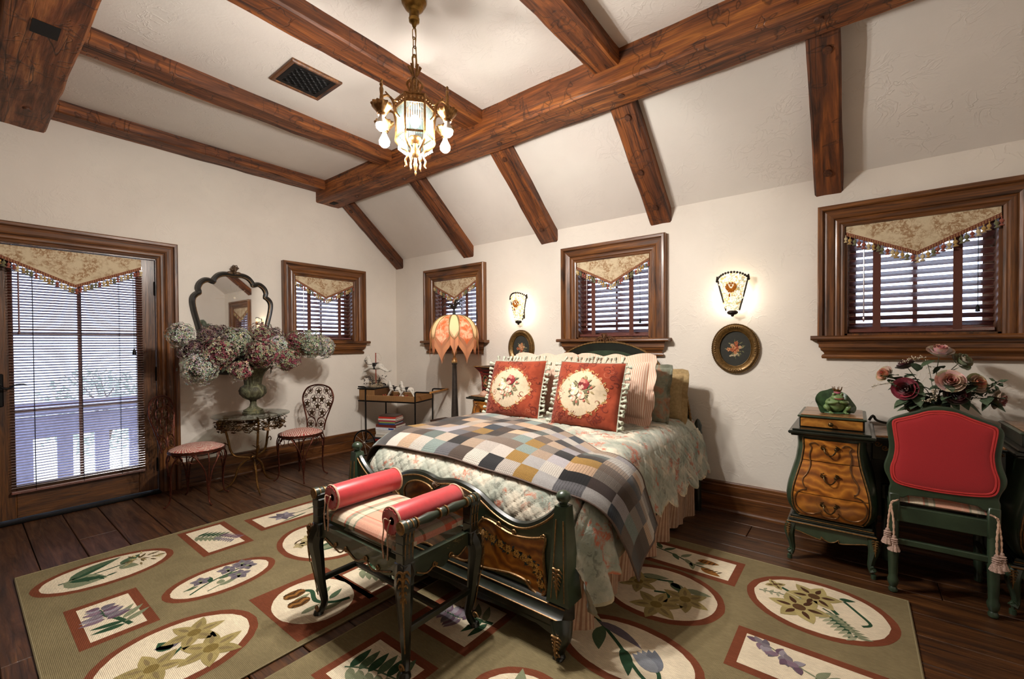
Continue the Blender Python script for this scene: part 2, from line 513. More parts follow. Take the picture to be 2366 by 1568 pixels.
# ================================================================== ROOM SHELL
RX, RY = 6.02, -4.31          # room runs x 0..RX, y RY..0
def wall_mesh(u0, u1, z0, z1, holes, P, th):
    """wall with rectangular holes; P(u,d,z) maps to the room, d = depth into the wall"""
    us = sorted({u0, u1, *[h[0] for h in holes], *[h[1] for h in holes]})
    zs = sorted({z0, z1, *[h[2] for h in holes], *[h[3] for h in holes]})
    def hole(i, j):
        if i < 0 or j < 0 or i >= len(us)-1 or j >= len(zs)-1: return True
        uc = (us[i]+us[i+1])/2; zc = (zs[j]+zs[j+1])/2
        return any(h[0] < uc < h[1] and h[2] < zc < h[3] for h in holes)
    m = M()
    for i in range(len(us)-1):
        for j in range(len(zs)-1):
            if hole(i, j): continue
            a, b, c, d = us[i], us[i+1], zs[j], zs[j+1]
            m.add([P(a, 0, c), P(b, 0, c), P(b, 0, d), P(a, 0, d)], [(0, 1, 2, 3)])
            m.add([P(a, th, c), P(b, th, c), P(b, th, d), P(a, th, d)], [(3, 2, 1, 0)])
            if hole(i-1, j): m.add([P(a, 0, c), P(a, th, c), P(a, th, d), P(a, 0, d)], [(3, 2, 1, 0)])
            if hole(i+1, j): m.add([P(b, 0, c), P(b, th, c), P(b, th, d), P(b, 0, d)], [(0, 1, 2, 3)])
            if hole(i, j-1): m.add([P(a, 0, c), P(b, 0, c), P(b, th, c), P(a, th, c)], [(3, 2, 1, 0)])
            if hole(i, j+1): m.add([P(a, 0, d), P(b, 0, d), P(b, th, d), P(a, th, d)], [(0, 1, 2, 3)])
    return m
WINB = [1.119, 3.117, 5.147]      # window centres on the right wall
WINA = -.988                      # window centre on the left wall
DOORC = -3.045
ZS = 1.338
hb = [(c-.356, c+.356, ZS-.005, ZS+.735) for c in WINB]
wall_mesh(-.2, RX+.2, 0, 2.62, hb, lambda u, d, z: (u, d, z), .2).obj('wall_right', PLASTER, smooth=False, kind='structure')
ha = [(WINA-.356, WINA+.356, ZS-.005, ZS+.735), (DOORC-.49, DOORC+.49, 0, 2.056)]
wall_mesh(RY-.2, 0.0, 0, 3.3, ha, lambda u, d, z: (-d, u, z), .2).obj('wall_left', PLASTER, smooth=False, kind='structure')
wall_mesh(RY-.2, 0.0, 0, 3.3, [], lambda u, d, z: (RX+d, -u+RY, z), .2).obj('wall_back', PLASTER, smooth=False, kind='structure')
wall_mesh(-.2, RX+.2, 0, 2.62, [], lambda u, d, z: (-u+RX, RY-d, z), .2).obj('wall_near', NEARWALL, smooth=False, kind='structure')
m = M(); m.box(-.2, RX+.2, -3.45, -.86, 3.125, 3.3); m.obj('ceiling', CEILP, smooth=False, kind='structure')
SL = .83; WT = 2.408
m = M(); m.prism([(.25, WT-.25*SL), (.25, WT-.25*SL+.25), (-.95, WT+.95*SL+.25), (-.95, WT+.95*SL)], -.2, RX+.2, 'yz'); m.obj('ceiling_slope_right', CEILP, smooth=False, kind='structure')
m = M(); m.prism([(RY-.25, WT-.25*SL), (RY+.95, WT+.95*SL), (RY+.95, WT+.95*SL+.25), (RY-.25, WT-.25*SL+.25)], -.2, RX+.2, 'yz'); m.obj('ceiling_slope_near', CEILP, smooth=False, kind='structure')

# ---- floor: dark subfloor, each plank its own piece
m = M(); m.box(-.2, RX+.2, RY-.2, .2, -.12, -.022); floor = m.obj('floor', DARKGAP, smooth=False, kind='structure')
g = random.Random(3); y = RY; edges = [RY]
seams = [-3.78, -3.575, -3.375, -3.171, -2.972, -2.755, -2.54, -2.33, -2.11, -1.9, -1.69, -1.48, -1.27, -1.05, -.84, -.62, -.41, -.2, 0.]
edges = [RY, -4.13, -3.96]+seams
for a, b in zip(edges[:-1], edges[1:]):
    x = 0.0; first = True
    while x < RX-.01:
        L = g.uniform(1.5, 2.9) if not first else g.uniform(.5, 2.4)
        first = False; x2 = min(RX, x+L)
        if RX-x2 < .4: x2 = RX
        m = M(); dz = g.uniform(-.0012, .0012)
        m.box(x+.0015, x2-.0015, a+.0022, b-.0022, -.022, dz, .003)
        m.obj('plank', PLANK, floor, smooth=False); x = x2

# ---- baseboards
BP = [(0, .226), (.014, .226), (.02, .218), (.02, .200), (.024, .196), (.024, .128), (.030, .122), (.030, .03), (.044, .026), (.05, .014), (.05, 0), (0, 0)]
def base_run(name, a, b, side):
    m = M()
    if side == 'right': m.prism([(-q, z) for q, z in BP], a, b, 'yz')
    else: m.prism([(q, z) for q, z in reversed(BP)], a, b, 'xz')
    m.obj(name, PINE_XW if side == 'right' else PINE_Y, smooth=False, kind='structure', label=None)
base_run('baseboard_right', .05, RX, 'right')
base_run('baseboard_left', -2.41, 0., 'left')

# ---- hewn beams
from mathutils import noise as mn
def rough_beam(L, w, h, axis, seed, amp=.007, step=.09, cap=True):
    n = max(4, int(L/step)); c = .011
    ring = []
    for x0, z0, x1, z1 in ((-w/2+c, 0, w/2-c, 0), (w/2, c, w/2, h-c), (w/2-c, h, -w/2+c, h), (-w/2, h-c, -w/2, c)):
        for k in range(4): ring.append((x0+(x1-x0)*k/3, z0+(z1-z0)*k/3))
    m = M(); v = []; f = []; R = len(ring)
    for i in range(n+1):
        t = L*i/n
        for k, (x, z) in enumerate(ring):
            q = Vector((x*6+seed*3.1, t*3.2, z*6)); d = mn.noise_vector(q)*amp+mn.noise_vector(q*3.1)*amp*.45
            p = (x+d.x, t, z+d.z)
            v.append(p if axis == 1 else (p[1], -p[0], p[2]))
    for i in range(n):
        for k in range(R):
            j = (k+1) % R; f.append((i*R+k, (i+1)*R+k, (i+1)*R+j, i*R+j))
    f.append(tuple(range(R))); f.append(tuple(reversed([n*R+k for k in range(R)])))
    m.add(v, f); return m
PEG = wood('peg_wood', S('#2b150a'), S('#4e2912'), S('#6b3c1e'), 2, 3., .6, 0, 0, .2)
def peg_mesh():
    m = M(); m.lathe([(.0, -.012), (.021, -.012), (.024, 0), (.024, .03)], 12); return m.mesh('wooden_peg')
PEGM = peg_mesh(); PEGM.materials.append(PEG)
o = rough_beam(RX, .285, .25, 0, 1, .008).obj('ceiling_beam', BEAM_X, angle=34, loc=(0, -.95, 2.918))
tag(o, 'long thick hewn main beam running above the bed from the left wall to the top right', 'beam')
for px in (.55, 1.36, 2.58, 3.64, 4.7): share(PEGM, 'wooden_peg', o, (px, .02+.03*math.sin(px*5), .002))
m = M(); m.box(.09, .18, -.03, .03, -.004, .06); m.obj('mortise_shade', DARKGAP, o, smooth=False)  # near-black block painting the shade inside a mortise hole
o = rough_beam(RX, .285, .25, 0, 2, .008).obj('ceiling_beam', BEAM_X, angle=34, loc=(0, -3.355, 2.918))
tag(o, 'dark thick main beam at the upper left corner of the room over the door', 'beam')
m = M(); m.box(1.52, 1.66, -.05, .05, -.004, .06); m.obj('mortise_shade', DARKGAP, o, smooth=False)  # dark block again stands for the shade in the hole
share(PEGM, 'wooden_peg', o, (.4, .02, .002))
flat = [(.10, .20, 'short-lit ceiling beam lying along the top of the left wall'),
        (1.31, .19, 'hewn ceiling beam left of the iron ceiling vent, second from the left wall'),
        (2.45, .20, 'hewn ceiling beam right of the ceiling vent, behind the chandelier'),
        (3.60, .19, 'ceiling beam right of the chandelier, ending on the main beam at top centre'),
        (4.71, .19, 'rightmost flat ceiling beam, above the frame edge')]
for i, (x, w, lab) in enumerate(flat):
    o = rough_beam(2.14, w, .13, 1, 10+i).obj('ceiling_beam', BEAM_Y, angle=34, loc=(x, -3.22, 3.03)); tag(o, lab, 'beam', 'flat beams across the ceiling')
raf = [(.085, .15, 'dark sloping rafter set against the left wall in the corner'),
       (1.345, .165, 'sloping rafter ending above the narrow window nearest the corner'),
       (2.45, .20, 'sloping rafter ending between the floor lamp window and the bed window'),
       (3.565, .175, 'sloping rafter ending just above the window behind the bed'),
       (4.705, .155, 'rightmost sloping rafter, above the window over the desk')]
for i, (x, w, lab) in enumerate(raf):
    o = rough_beam(1.12, w, .12, 1, 20+i, .006).obj('rafter', BEAM_R, angle=34)
    o.rotation_euler = (-math.atan(SL), 0, 0); o.location = (x, -.845, 2.29+.845*SL)
    for c in o.data.vertices: c.co.y = c.co.y
    tag(o, lab, 'rafter', 'rafters on the sloped ceiling above the bed')
    share(PEGM, 'wooden_peg', o, (.0, .93, .0)); share(PEGM, 'wooden_peg', o, (.02, .17, .0))
    if i == 3: share(PEGM, 'wooden_peg', o, (-.02, .6, .0))
o = rough_beam(1.12, .15, .12, 1, 33, .006).obj('rafter', BEAM_R, angle=34)
o.rotation_euler = (math.atan(SL), 0, 0); o.location = (.085, RY-.02, 2.275); tag(o, 'dark rafter behind the upper left main beam, at the left frame edge', 'rafter')

# ---- ceiling vent
t = thing('ceiling_vent', 'black pierced iron ceiling vent in a wooden frame', 'vent', (1.866, -2.14, 3.125))
m = M()
pro = [(0, 0), (0, .012), (.006, .02), (.022, .018), (.028, .012), (.03, .0)]
VX, VY = .165, .172
def frame4(m, hx, hy, prof, z0=0., sg=-1):
    v = []; f = []; n = len(prof)
    for a, q in prof:
        v += [(-hx+a, -hy+a, z0+sg*q), (hx-a, -hy+a, z0+sg*q), (hx-a, hy-a, z0+sg*q), (-hx+a, hy-a, z0+sg*q)]
    for i in range(n-1):
        for k in range(4):
            j = (k+1) % 4; f.append((i*4+k, i*4+j, (i+1)*4+j, (i+1)*4+k))
    m.add(v, f)
frame4(m, VX, VY, pro); m.obj('frame', PINE_X, t, smooth=False)
m = M(); m.box(-VX+.02, VX-.02, -VY+.02, VY-.02, -.006, -.004); m.obj('backing', DARKGAP, t, smooth=False)
m = M()
x0, y0 = VX-.028, VY-.028
frame4(m, x0, y0, [(0, .008), (0, .014), (.03, .014), (.03, .008)])
nn = 9
for i in range(nn):
    for j in range(nn):
        cx = -x0+.03+(2*x0-.06)*(i+.5)/nn; cy = -y0+.03+(2*y0-.06)*(j+.5)/nn; r = .0118
        pts = [(cx+r*math.cos(a)*(1.25 if k % 2 == 0 else .75), cy+r*math.sin(a)*(1.25 if k % 2 == 0 else .75), -.011) for k, a in enumerate(np.linspace(0, 2*PI, 8, endpoint=False)+(.39 if (i+j) % 2 else 0))]
        m.tube(pts, .0028, 4, True)
m.obj('grille', BLACKM, t)

# ================================================================== WINDOWS
CAS = [(0, 0), (0, .055), (.008, .062), (.026, .062), (.032, .054), (.034, .042), (.05, .046), (.075, .040), (.088, .034), (.092, .024), (.104, .028), (.118, .026), (.126, .018), (.134, .020), (.145, .016), (.147, -.03)]
def casing_part(m, pts):     # pts: fn(a,q)-> two end points
    v = []; f = []
    for a, q in CAS: p0, p1 = pts(a, q); v += [p0, p1]
    n = len(CAS)
    for i in range(n-1): f.append((2*i, 2*i+1, 2*i+3, 2*i+2))
    f.append(tuple(range(0, 2*n, 2))); f.append(tuple(reversed(range(1, 2*n, 2))))
    m.add(v, f); return m
def crown_apron():
    prof = [(.055, -.03), (.055, -.046), (.048, -.052), (.048, -.078), (.040, -.083), (.036, -.098), (.022, -.112), (.018, -.122), (.030, -.128), (.034, -.140), (.030, -.153), (.0, -.153), (.0, -.03)]
    v = []; f = []; n = len(prof)
    for q, z in prof:
        x = .445+q; v += [(-x, -q, z), (x, -q, z)]
    for i in range(n): j = (i+1) % n; f.append((2*i, 2*i+1, 2*j+1, 2*j))
    f.append(tuple(reversed(range(0, 2*n, 2)))); f.append(tuple(range(1, 2*n, 2)))
    return M().add(v, f)
H = .864
mesh_l = casing_part(M(), lambda a, q: ((-.5+a, -q, 0), (-.5+a, -q, H-a))).mesh('casing_side', False)
mesh_r = casing_part(M(), lambda a, q: ((.5-a, -q, H-a), (.5-a, -q, 0))).mesh('casing_side', False)
mesh_t = casing_part(M(), lambda a, q: ((-.5+a, -q, H-a), (.5-a, -q, H-a))).mesh('casing_head', False)
for me in (mesh_l, mesh_r): me.materials.append(PINE_Z)
mesh_t.materials.append(PINE_X)
m = M(); m.prism([(.02, -.03), (.02, 0), (-.075, 0), (-.086, -.008), (-.088, -.02), (-.08, -.03)], -.537, .537, 'yz'); mesh_sill = m.mesh('sill', False); mesh_sill.materials.append(PINE_X)
mesh_apron = crown_apron().mesh('apron', False); mesh_apron.materials.append(PINE_X)
m = M()
for s in (-1, 1): m.box(s*.356, s*.340, .0, .2, 0, .73)
m.box(-.356, .356, 0, .2, .715, .735); m.box(-.356, .356, 0, .2, -.005, .012)
mesh_jamb = m.mesh('jamb', False); mesh_jamb.materials.append(PINE_Z)
m = M()
for s in (-1, 1): m.box(s*.34, s*.295, .11, .15, .012, .715)
m.box(-.34, .34, .11, .15, .67, .715); m.box(-.34, .34, .11, .15, .012, .062)
mesh_sash = m.mesh('sash', False); mesh_sash.materials.append(MAROON)
m = M(); m.box(-.011, .011, .112, .148, .06, .68); mesh_mv = m.mesh('muntin', False); mesh_mv.materials.append(MAROON)
m = M(); m.box(-.30, .30, .112, .148, .385, .405); mesh_mh = m.mesh('muntin', False); mesh_mh.materials.append(MAROON)
m = M(); m.box(0, .286, .127, .131, 0, .31); mesh_pane = m.mesh('pane', False); mesh_pane.materials.append(PANE)
WPOS = [((0, WINA, ZS), PI/2), ((WINB[0], 0, ZS), 0), ((WINB[1], 0, ZS), 0), ((WINB[2], 0, ZS), 0)]
WLAB = ['square pine-cased window on the left wall beside the mirror', 'pine-cased window in the corner behind the floor lamp', 'pine-cased window directly above the headboard', 'large pine-cased window at the right above the desk']
for i, (loc, rz) in enumerate(WPOS):
    t = bpy.data.objects.new('window_%d' % (i+1), None); link(t, None, loc, WLAB[i], 'structure', rz); t.empty_display_size = .05
    share(mesh_l, 'casing_side', t); share(mesh_r, 'casing_side', t); share(mesh_t, 'casing_head', t)
    share(mesh_sill, 'sill', t); share(mesh_apron, 'apron', t); share(mesh_jamb, 'jamb', t)
    s = share(mesh_sash, 'sash', t)
    share(mesh_mv, 'muntin', s); share(mesh_mh, 'muntin', s)
    for px in (-.297, .011):
        for pz in (.064, .407): share(mesh_pane, 'pane', s, (px, 0, pz), scale=(1, 1, 1 if pz < .2 else .86))

# blinds
def slat_mesh(w, d, th):
    v = []; f = []
    for x in (-w/2, w/2):
        for k in range(5):
            u = (k/4-.5); v.append((x, u*d, (.25-u*u)*d*.10))
        for k in range(4, -1, -1):
            u = (k/4-.5); v.append((x, u*d, (.25-u*u)*d*.10-th))
    for k in range(10): j = (k+1) % 10; f.append((k, 10+k, 10+j, j))
    f.append(tuple(reversed(range(10)))); f.append(tuple(range(10, 20)))
    me = M().add(v, f).mesh('slat', True, 30); me.materials.append(MAROON); return me
slat50 = slat_mesh(.662, .05, .003); slat25 = slat_mesh(.765, .0255, .0022)
m = M(); m.box(-.02, .02, -.0012, .0, .03, .70); mesh_tape = m.mesh('ladder_tape', False); mesh_tape.materials.append(TAPE)
m = M(); m.box(-.335, .335, -.026, .026, -.012, .012, .004); mesh_brail = m.mesh('bottom_rail', False); mesh_brail.materials.append(MAROON)
m = M(); m.box(-.337, .337, -.028, .028, -.022, .022, .003); mesh_hrail = m.mesh('head_rail', False); mesh_hrail.materials.append(MAROON)
m = M(); m.tube([(0, 0, .65), (0, 0, .17)], .0016, 5); m.lathe([(.003, .0), (.008, -.012), (.011, -.04), (.0, -.042)], 10, (0, 0, .17)); mesh_cord = m.mesh('pull_cord'); mesh_cord.materials.append(BLACKM)
m = M(); m.tube([(0, 0, .65), (0, 0, .12)], .004, 8); m.lathe([(.004, .0), (.007, -.01), (.004, -.03), (0, -.032)], 8, (0, 0, .12)); mesh_wand = m.mesh('tilt_wand'); mesh_wand.materials.append(MAROON)
BLAB = ['wooden slat blind in the window beside the mirror', 'wooden slat blind in the window behind the floor lamp', 'wooden slat blind in the window above the headboard', 'wooden slat blind in the large window above the desk']
TILT = [-.50, -.50, -.50, -.50]
for i, (loc, rz) in enumerate(WPOS):
    rel = Matrix.Rotation(rz, 4, 'Z') @ Vector((0, .045, 0))
    t = thing('window_blind', BLAB[i], 'blind', tuple(Vector(loc)+rel), rz, 'wooden slat blinds in the windows')
    z = .068
    while z < .68:
        share(slat50, 'slat', t, (0, 0, z), (TILT[i], 0, 0)); z += .0465
    share(mesh_brail, 'bottom_rail', t, (0, 0, .030)); share(mesh_hrail, 'head_rail', t, (0, 0, .69))
    for px in (-.19, .18): share(mesh_tape, 'ladder_tape', t, (px, -.026, 0))
    share(mesh_cord, 'pull_cord', t, (.262, -.032, 0)); share(mesh_wand, 'tilt_wand', t, (-.255, -.034, 0))

# valances
def toile(name):
    N = NT(name, .9, 0, .2); v = N.co()
    big = N.noise(v, 9., 2., .5); fine = N.noise(v, 55., 5., .75, .6)
    k = N.math('MULTIPLY', N.ramp(big, [(.40, 0.), (.55, 1.)]), N.ramp(fine, [(.45, 0.), (.54, .9)]))
    c = N.mix(k, S('#d2c0a0'), S('#9a7450'))
    c = N.mix(.25, c, N.ramp(N.noise(v, 260., 2.), [(.3, .7), (.7, 1.1)]), 'MULTIPLY')
    N.bsdf('Base Color', c); N.bsdf('Sheen Weight', .2); N.bump(N.noise(v, 300., 2.), .25, .003)
    MATS[name] = N.m; return N.m
TOILE = toile('toile_fabric')
GIMP = colattr('gimp_braid', .9, .5, 900., .1)
TASSEL = [plain('tassel_cream', S('#cbb78c'), .7, sheen=.3, var=.2, scale=200, bump=.3), plain('tassel_red', S('#8f4630'), .7, sheen=.3, var=.2, scale=200, bump=.3),
          plain('tassel_olive', S('#6d6a44'), .7, sheen=.3, var=.2, scale=200, bump=.3), plain('tassel_gold', S('#b08d4c'), .7, sheen=.3, var=.2, scale=200, bump=.3)]
TM = []
for k, mt in enumerate(TASSEL):
    m = M(); m.tube([(0, 0, 0), (.001, 0, -.016)], .0028, 5)
    m.lathe([(.002, -.014), (.0085, -.019), (.0115, -.027), (.0085, -.035), (.005, -.038), (.0045, -.041), (.010, -.046), (.0135, -.050), (.012, -.053), (0, -.051)], 10)
    me = m.mesh('tassel'); me.materials.append(mt); TM.append(me)
def valance(t, hw, top, side, mid, ntas, th=.006, sc=1.):
    def edge(x):
        s_ = abs(x)/hw; return top-(side+(mid-side)*(1-s_))
    def wav(x): return .0025*math.sin(x*31)+.002*math.sin(x*13+1)
    nx, nz = 40, 8
    def front(u, v):
        x = (u*2-1)*hw; z = edge(x)+(top-edge(x))*v; return (x, -th/2+wav(x)*(1-v), z)
    m = M(); m.grid(front, nx, nz)
    m.grid(lambda u, v: (lambda p: (p[0], p[1]+th, p[2]))(front(1-u, v)), nx, nz)
    m.grid(lambda u, v: (lambda p: (p[0], p[1]+th*v, p[2]))(front(1-u, 0)), nx, 1)
    m.obj('fabric', TOILE, t)
    m = M(); w = .022*sc
    for layer, (w0, w1, d, col) in enumerate(((-.002, w, .003, S('#8b4a35')), (.003, .007, .0045, S('#c9a06a')), (.012, .016, .0045, S('#c9a06a')))):
        def br(u, v, w0=w0, w1=w1, d=d):
            x = (u*2-1)*hw; return (x, -th/2-d+wav(x), edge(x)+w0+(w1-w0)*v)
        m.grid(br, 120 if layer else 40, 1, col=None, cfn=(lambda u, v, col=col, layer=layer: col if (layer == 0 or int(u*120) % 2) else S('#6d3526')))
        def br2(u, v, w0=w0, d=d):
            x = (u*2-1)*hw; return (x, -th/2-d*(1-v)+wav(x), edge(x)+w0)
        m.grid(br2, 40, 1, col=S('#7b402e'))
    m.obj('braid_trim', GIMP, t)
    for k in range(ntas):
        x = (k/(ntas-1)*2-1)*hw
        share(TM[(k*7+k//4) % 4], 'tassel', t, (x, -th/2-.006, edge(x)+.002), (RNG.uniform(-.08, .08), RNG.uniform(-.14, .14), RNG.uniform(0, 6)), RNG.uniform(.92, 1.1)*sc)
VLAB = ['pointed toile valance with tassel fringe on the window beside the mirror', 'pointed toile valance with tassel fringe behind the floor lamp finial', 'pointed toile valance with tassel fringe on the window above the bed', 'pointed toile valance with tassel fringe on the large right window']
for i, (loc, rz) in enumerate(WPOS):
    rel = Matrix.Rotation(rz, 4, 'Z') @ Vector((0, -.004, 0))
    t = thing('window_valance', VLAB[i], 'valance', tuple(Vector(loc)+rel), rz, 'toile valances with tassel fringe')
    valance(t, .349, .722, .062, .232, 31)

# ================================================================== DOOR (left wall)
d = bpy.data.objects.new('door_1', None); link(d, None, (0, DOORC, 0), 'oak glazed door at the left with a pine casing', 'structure', PI/2)
DH = 2.203
casing_part(M(), lambda a, q: ((-.633+a, -q, 0), (-.633+a, -q, DH-a))).obj('casing_side', PINE_Z, d, False)
casing_part(M(), lambda a, q: ((.633-a, -q, DH-a), (.633-a, -q, 0))).obj('casing_side', PINE_Z, d, False)
casing_part(M(), lambda a, q: ((-.633+a, -q, DH-a), (.633-a, -q, DH-a))).obj('casing_head', PINE_X, d, False)
m = M()
for s in (-1, 1): m.box(s*.49, s*.482, -.0, .2, 0, 2.056)
m.box(-.49, .49, 0, .2, 2.048, 2.056); m.obj('jamb', PINE_Z, d, False)
m = M(); m.box(-.49, .49, -.05, .2, 0, .022, .006); m.obj('threshold', BLACKM, d, False)
for s in (-1, 1): m = M(); m.box(s*.480, s*.352, .02, .065, .026, 2.046, .003); m.obj('stile', OAK_DOOR, d, False)
m = M(); m.box(-.352, .352, .022, .063, 1.93, 2.046, .003); m.obj('rail', OAK_DOORX, d, False)
m = M(); m.box(-.352, .352, .022, .063, .026, .262, .003); m.obj('rail', OAK_DOORX, d, False)
for z in (.819, 1.392): m = M(); m.box(-.352, .352, .028, .058, z-.011, z+.011); m.obj('muntin', MAROON, d, False)
for a, b in ((.262, .808), (.83, 1.381), (1.403, 1.93)):
    m = M(); m.box(-.012, .012, .03, .056, a, b); m.obj('muntin', MAROON, d, False)
    for s in (-1, 1): m = M(); m.box(s*.012, s*.352, .041, .045, a, b); m.obj('pane', PANE, d, False)
for z in (.25, 1.05, 1.8):
    m = M(); m.tube([(.478, .012, z-.05), (.478, .012, z+.05)], .007, 8); m.ball((.478, .012, z+.055), .007, 8, 6); m.ball((.478, .012, z-.055), .007, 8, 6); m.obj('hinge', BLACKM, d)
hp = M(); hp.box(-.455, -.405, .008, .022, .86, 1.10, .006)
hp.lathe([(.012, 0), (.012, .03), (.0, .032)], 10, xf=Matrix.Translation((-.43, .01, 1.02)) @ Matrix.Rotation(PI/2, 4, 'X'))
hp = hp.obj('handle_plate', BLACKM, d)
m = M(); m.tube(smoothpath([(-.43, -.025, 1.02), (-.41, -.034, 1.0), (-.385, -.036, .995), (-.35, -.036, 1.018), (-.315, -.034, 1.022), (-.295, -.032, 1.013)], 5), [.009, .008, .007, .006, .005, .004], 8); m.obj('lever', BLACKM, hp)
m = M(); m.box(-.352, .352, -.005, .022, .264, .266); 

t = thing('door_blind', 'fine slatted maroon wooden blind covering the glass of the left door', 'blind', (-.0, DOORC, 0), PI/2)
z = .255
while z < 1.93:
    share(slat25, 'slat', t, (.005, .0, z), (-.42, 0, 0)); z += .0205
share(mesh_brail, 'bottom_rail', t, (.005, 0, .222), scale=(1.15, .55, .9)); share(mesh_hrail, 'head_rail', t, (.005, .0, 1.955), scale=(1.14, .7, 1))
for px in (-.255, 0.005, .235):
    m = M(); m.tube([(px, -.0145, .22), (px, -.0145, 1.94)], .0014, 4); m.tube([(px, .0145, .22), (px, .0145, 1.94)], .0014, 4); m.obj('ladder_cord', BLACKM, t)
share(mesh_cord, 'pull_cord', t, (.325, -.022, 1.06), scale=(1.3, 1.3, 1.25)); share(mesh_wand, 'tilt_wand', t, (-.325, -.022, 1.3), scale=(1.2, 1.2, .95))
t = thing('door_valance', 'wide pointed toile valance with tassel fringe at the top of the door', 'valance', (.045, DOORC-.03, 0), PI/2, 'toile valances with tassel fringe')
valance(t, .405, 2.03, .085, .275, 38)
m = M(); m.box(-.43, -.405, -.02, .03, 1.9, 2.04, .004); m.obj('bracket', BLACKM, t)
# ================================================================== OUTSIDE
POST = plain('porch_paint', S('#8f8fa8'), .7)
SNOW = plain('pale_ground', S('#eef0ec'), .9, scale=3, var=.2)
m = M(); m.box(-14, 14, -14, 14, -.5, -.45); m.obj('ground', SNOW, smooth=False, kind='structure')
m = M(); m.box(-1.75, -.2, -6, .5, -.47, -.42); m.obj('porch_floor', plain('porch_boards', S('#8d8a92'), .7), smooth=False, kind='structure')
t = thing('porch_railing', 'pale porch railing of flat balusters seen through the door blind', 'railing', (-1.65, -3.2, 0))
m = M(); m.box(-.05, .05, -2.4, 2.4, .60, .73, .008); m.obj('top_rail', POST, t, False)
m = M(); m.box(-.02, .02, -2.4, 2.4, .37, .585, .006); m.obj('rail_board', POST, t, False)
m = M(); m.box(-.03, .03, -2.4, 2.4, -.42, -.35, .006); m.obj('bottom_rail', POST, t, False)
m = M(); m.box(-.02, .02, -.058, .058, -.35, .37); bm_ = m.mesh('baluster', False); bm_.materials.append(POST)
for k in range(17): share(bm_, 'baluster', t, (0, -2.33+k*.285, 0))
LEAFG = plain('shrub_leaf', S('#b4bcaa'), .8, var=.2)
def shrub(x, y, r, h, lab):
    t = thing('shrub', lab, 'shrub', (x, y, -.45)); g = random.Random(int(x*10+y*3))
    m = M()
    for k in range(5): m.tube([(0, 0, 0), (g.uniform(-.3, .3)*r, g.uniform(-.3, .3)*r, h*.5), (g.uniform(-.6, .6)*r, g.uniform(-.6, .6)*r, h*.9)], [.03, .012, .004], 5)
    m.obj('stem', plain('shrub_bark', S('#5b4a3c'), .9), t)
    m = M()
    for k in range(900):
        a = g.uniform(0, 2*PI); b = math.acos(g.uniform(-1, 1)); q = r*g.uniform(.45, 1.)
        c = Vector((q*math.sin(b)*math.cos(a), q*math.sin(b)*math.sin(a), h*.55+h*.45*math.cos(b)*g.uniform(.5, 1)))
        u = Vector((g.uniform(-1, 1), g.uniform(-1, 1), g.uniform(-1, 1))).normalized(); w = u.orthogonal().normalized()
        m.add([c-u*.05, c+w*.02, c+u*.05, c-w*.02], [(0, 1, 2, 3)])
    m.obj('foliage', LEAFG, t, False, kind='stuff')
shrub(-3.6, -2.4, .7, 1.5, 'pale leafy shrub beyond the porch railing, right of the door glass')
shrub(-3.9, -3.9, .8, 1.7, 'pale leafy shrub beyond the porch railing, left of the door glass')
# ================================================================== BED
BX = 3.117
def veneer(name, a, b, c):
    N = NT(name, .3); v = N.co(rnd=True)
    d = N.n('TexWave', {'Vector': v, 'Scale': 3.5, 'Distortion': 9., 'Detail': 3., 'Detail Scale': 1.3}, wave_type='RINGS').outputs['Fac']
    n2 = N.noise(v, 14., 5., .65, 1.0)
    col = N.ramp(d, [(.0, tuple(.5*(p+q) for p, q in zip(a, b))), (.12, b), (.6, c), (1., b)])
    col = N.mix(.6, col, N.ramp(n2, [(.3, .5), (.65, 1.25)]), 'MULTIPLY')
    N.bsdf('Base Color', col); N.bsdf('Coat Weight', .5); N.bsdf('Coat Roughness', .2)
    MATS[name] = N.m; return N.m
VENEER = veneer('burl_veneer', S('#4a2209'), S('#8a4f18'), S('#b9762a'))
VENEER2 = veneer('burl_veneer_dark', S('#3b1a09'), S('#6b3a15'), S('#8e5722'))
PAINTF = colattr('painted_flowers', .45, 0, 0, .1, bump=0)

def rope(m, pts, r, tw=90., seg=6):
    """twisted rope: wobbling-radius tube"""
    n = len(pts); m.tube(pts, [r*(1+.28*math.sin(i*2.2)) for i in range(n)], seg)
def resample(pts, step):
    P = [np.array(p, float) for p in pts]; d = [0]
    for a, b in zip(P[:-1], P[1:]): d.append(d[-1]+np.linalg.norm(b-a))
    n = max(2, int(d[-1]/step)); out = []
    A = np.array(P); t = np.linspace(0, d[-1], n)
    return [tuple(np.interp(q, d, A[:, k]) for k in range(A.shape[1])) for q in t]
def mirror_x(pts): return pts + [(-x, *r) for x, *r in reversed(pts[:-1])]
def acanthus(m, c, h, w, xf=None, n=5, flat=.004):
    """carved leaf relief: fan of ridges hanging from c (x,z) on the xz plane, facing -y"""
    x, y, z = c
    m.tube(smoothpath([(x, y, z), (x, y-flat*2, z-h*.5), (x, y-flat, z-h)], 5), [w*.16, w*.13, w*.03], 6, xf=xf)
    for k in range(n):
        t = k/n; zz = z-h*(.05+.75*t); ww = w*.5*(1-t*.75)
        for s in (-1, 1):
            m.tube(smoothpath([(x, y-flat, zz+h*.05), (x+s*ww*.6, y-flat*2, zz+h*.10-.0), (x+s*ww, y, zz-h*.04)], 4), [w*.10, w*.09, w*.03], 5, xf=xf)
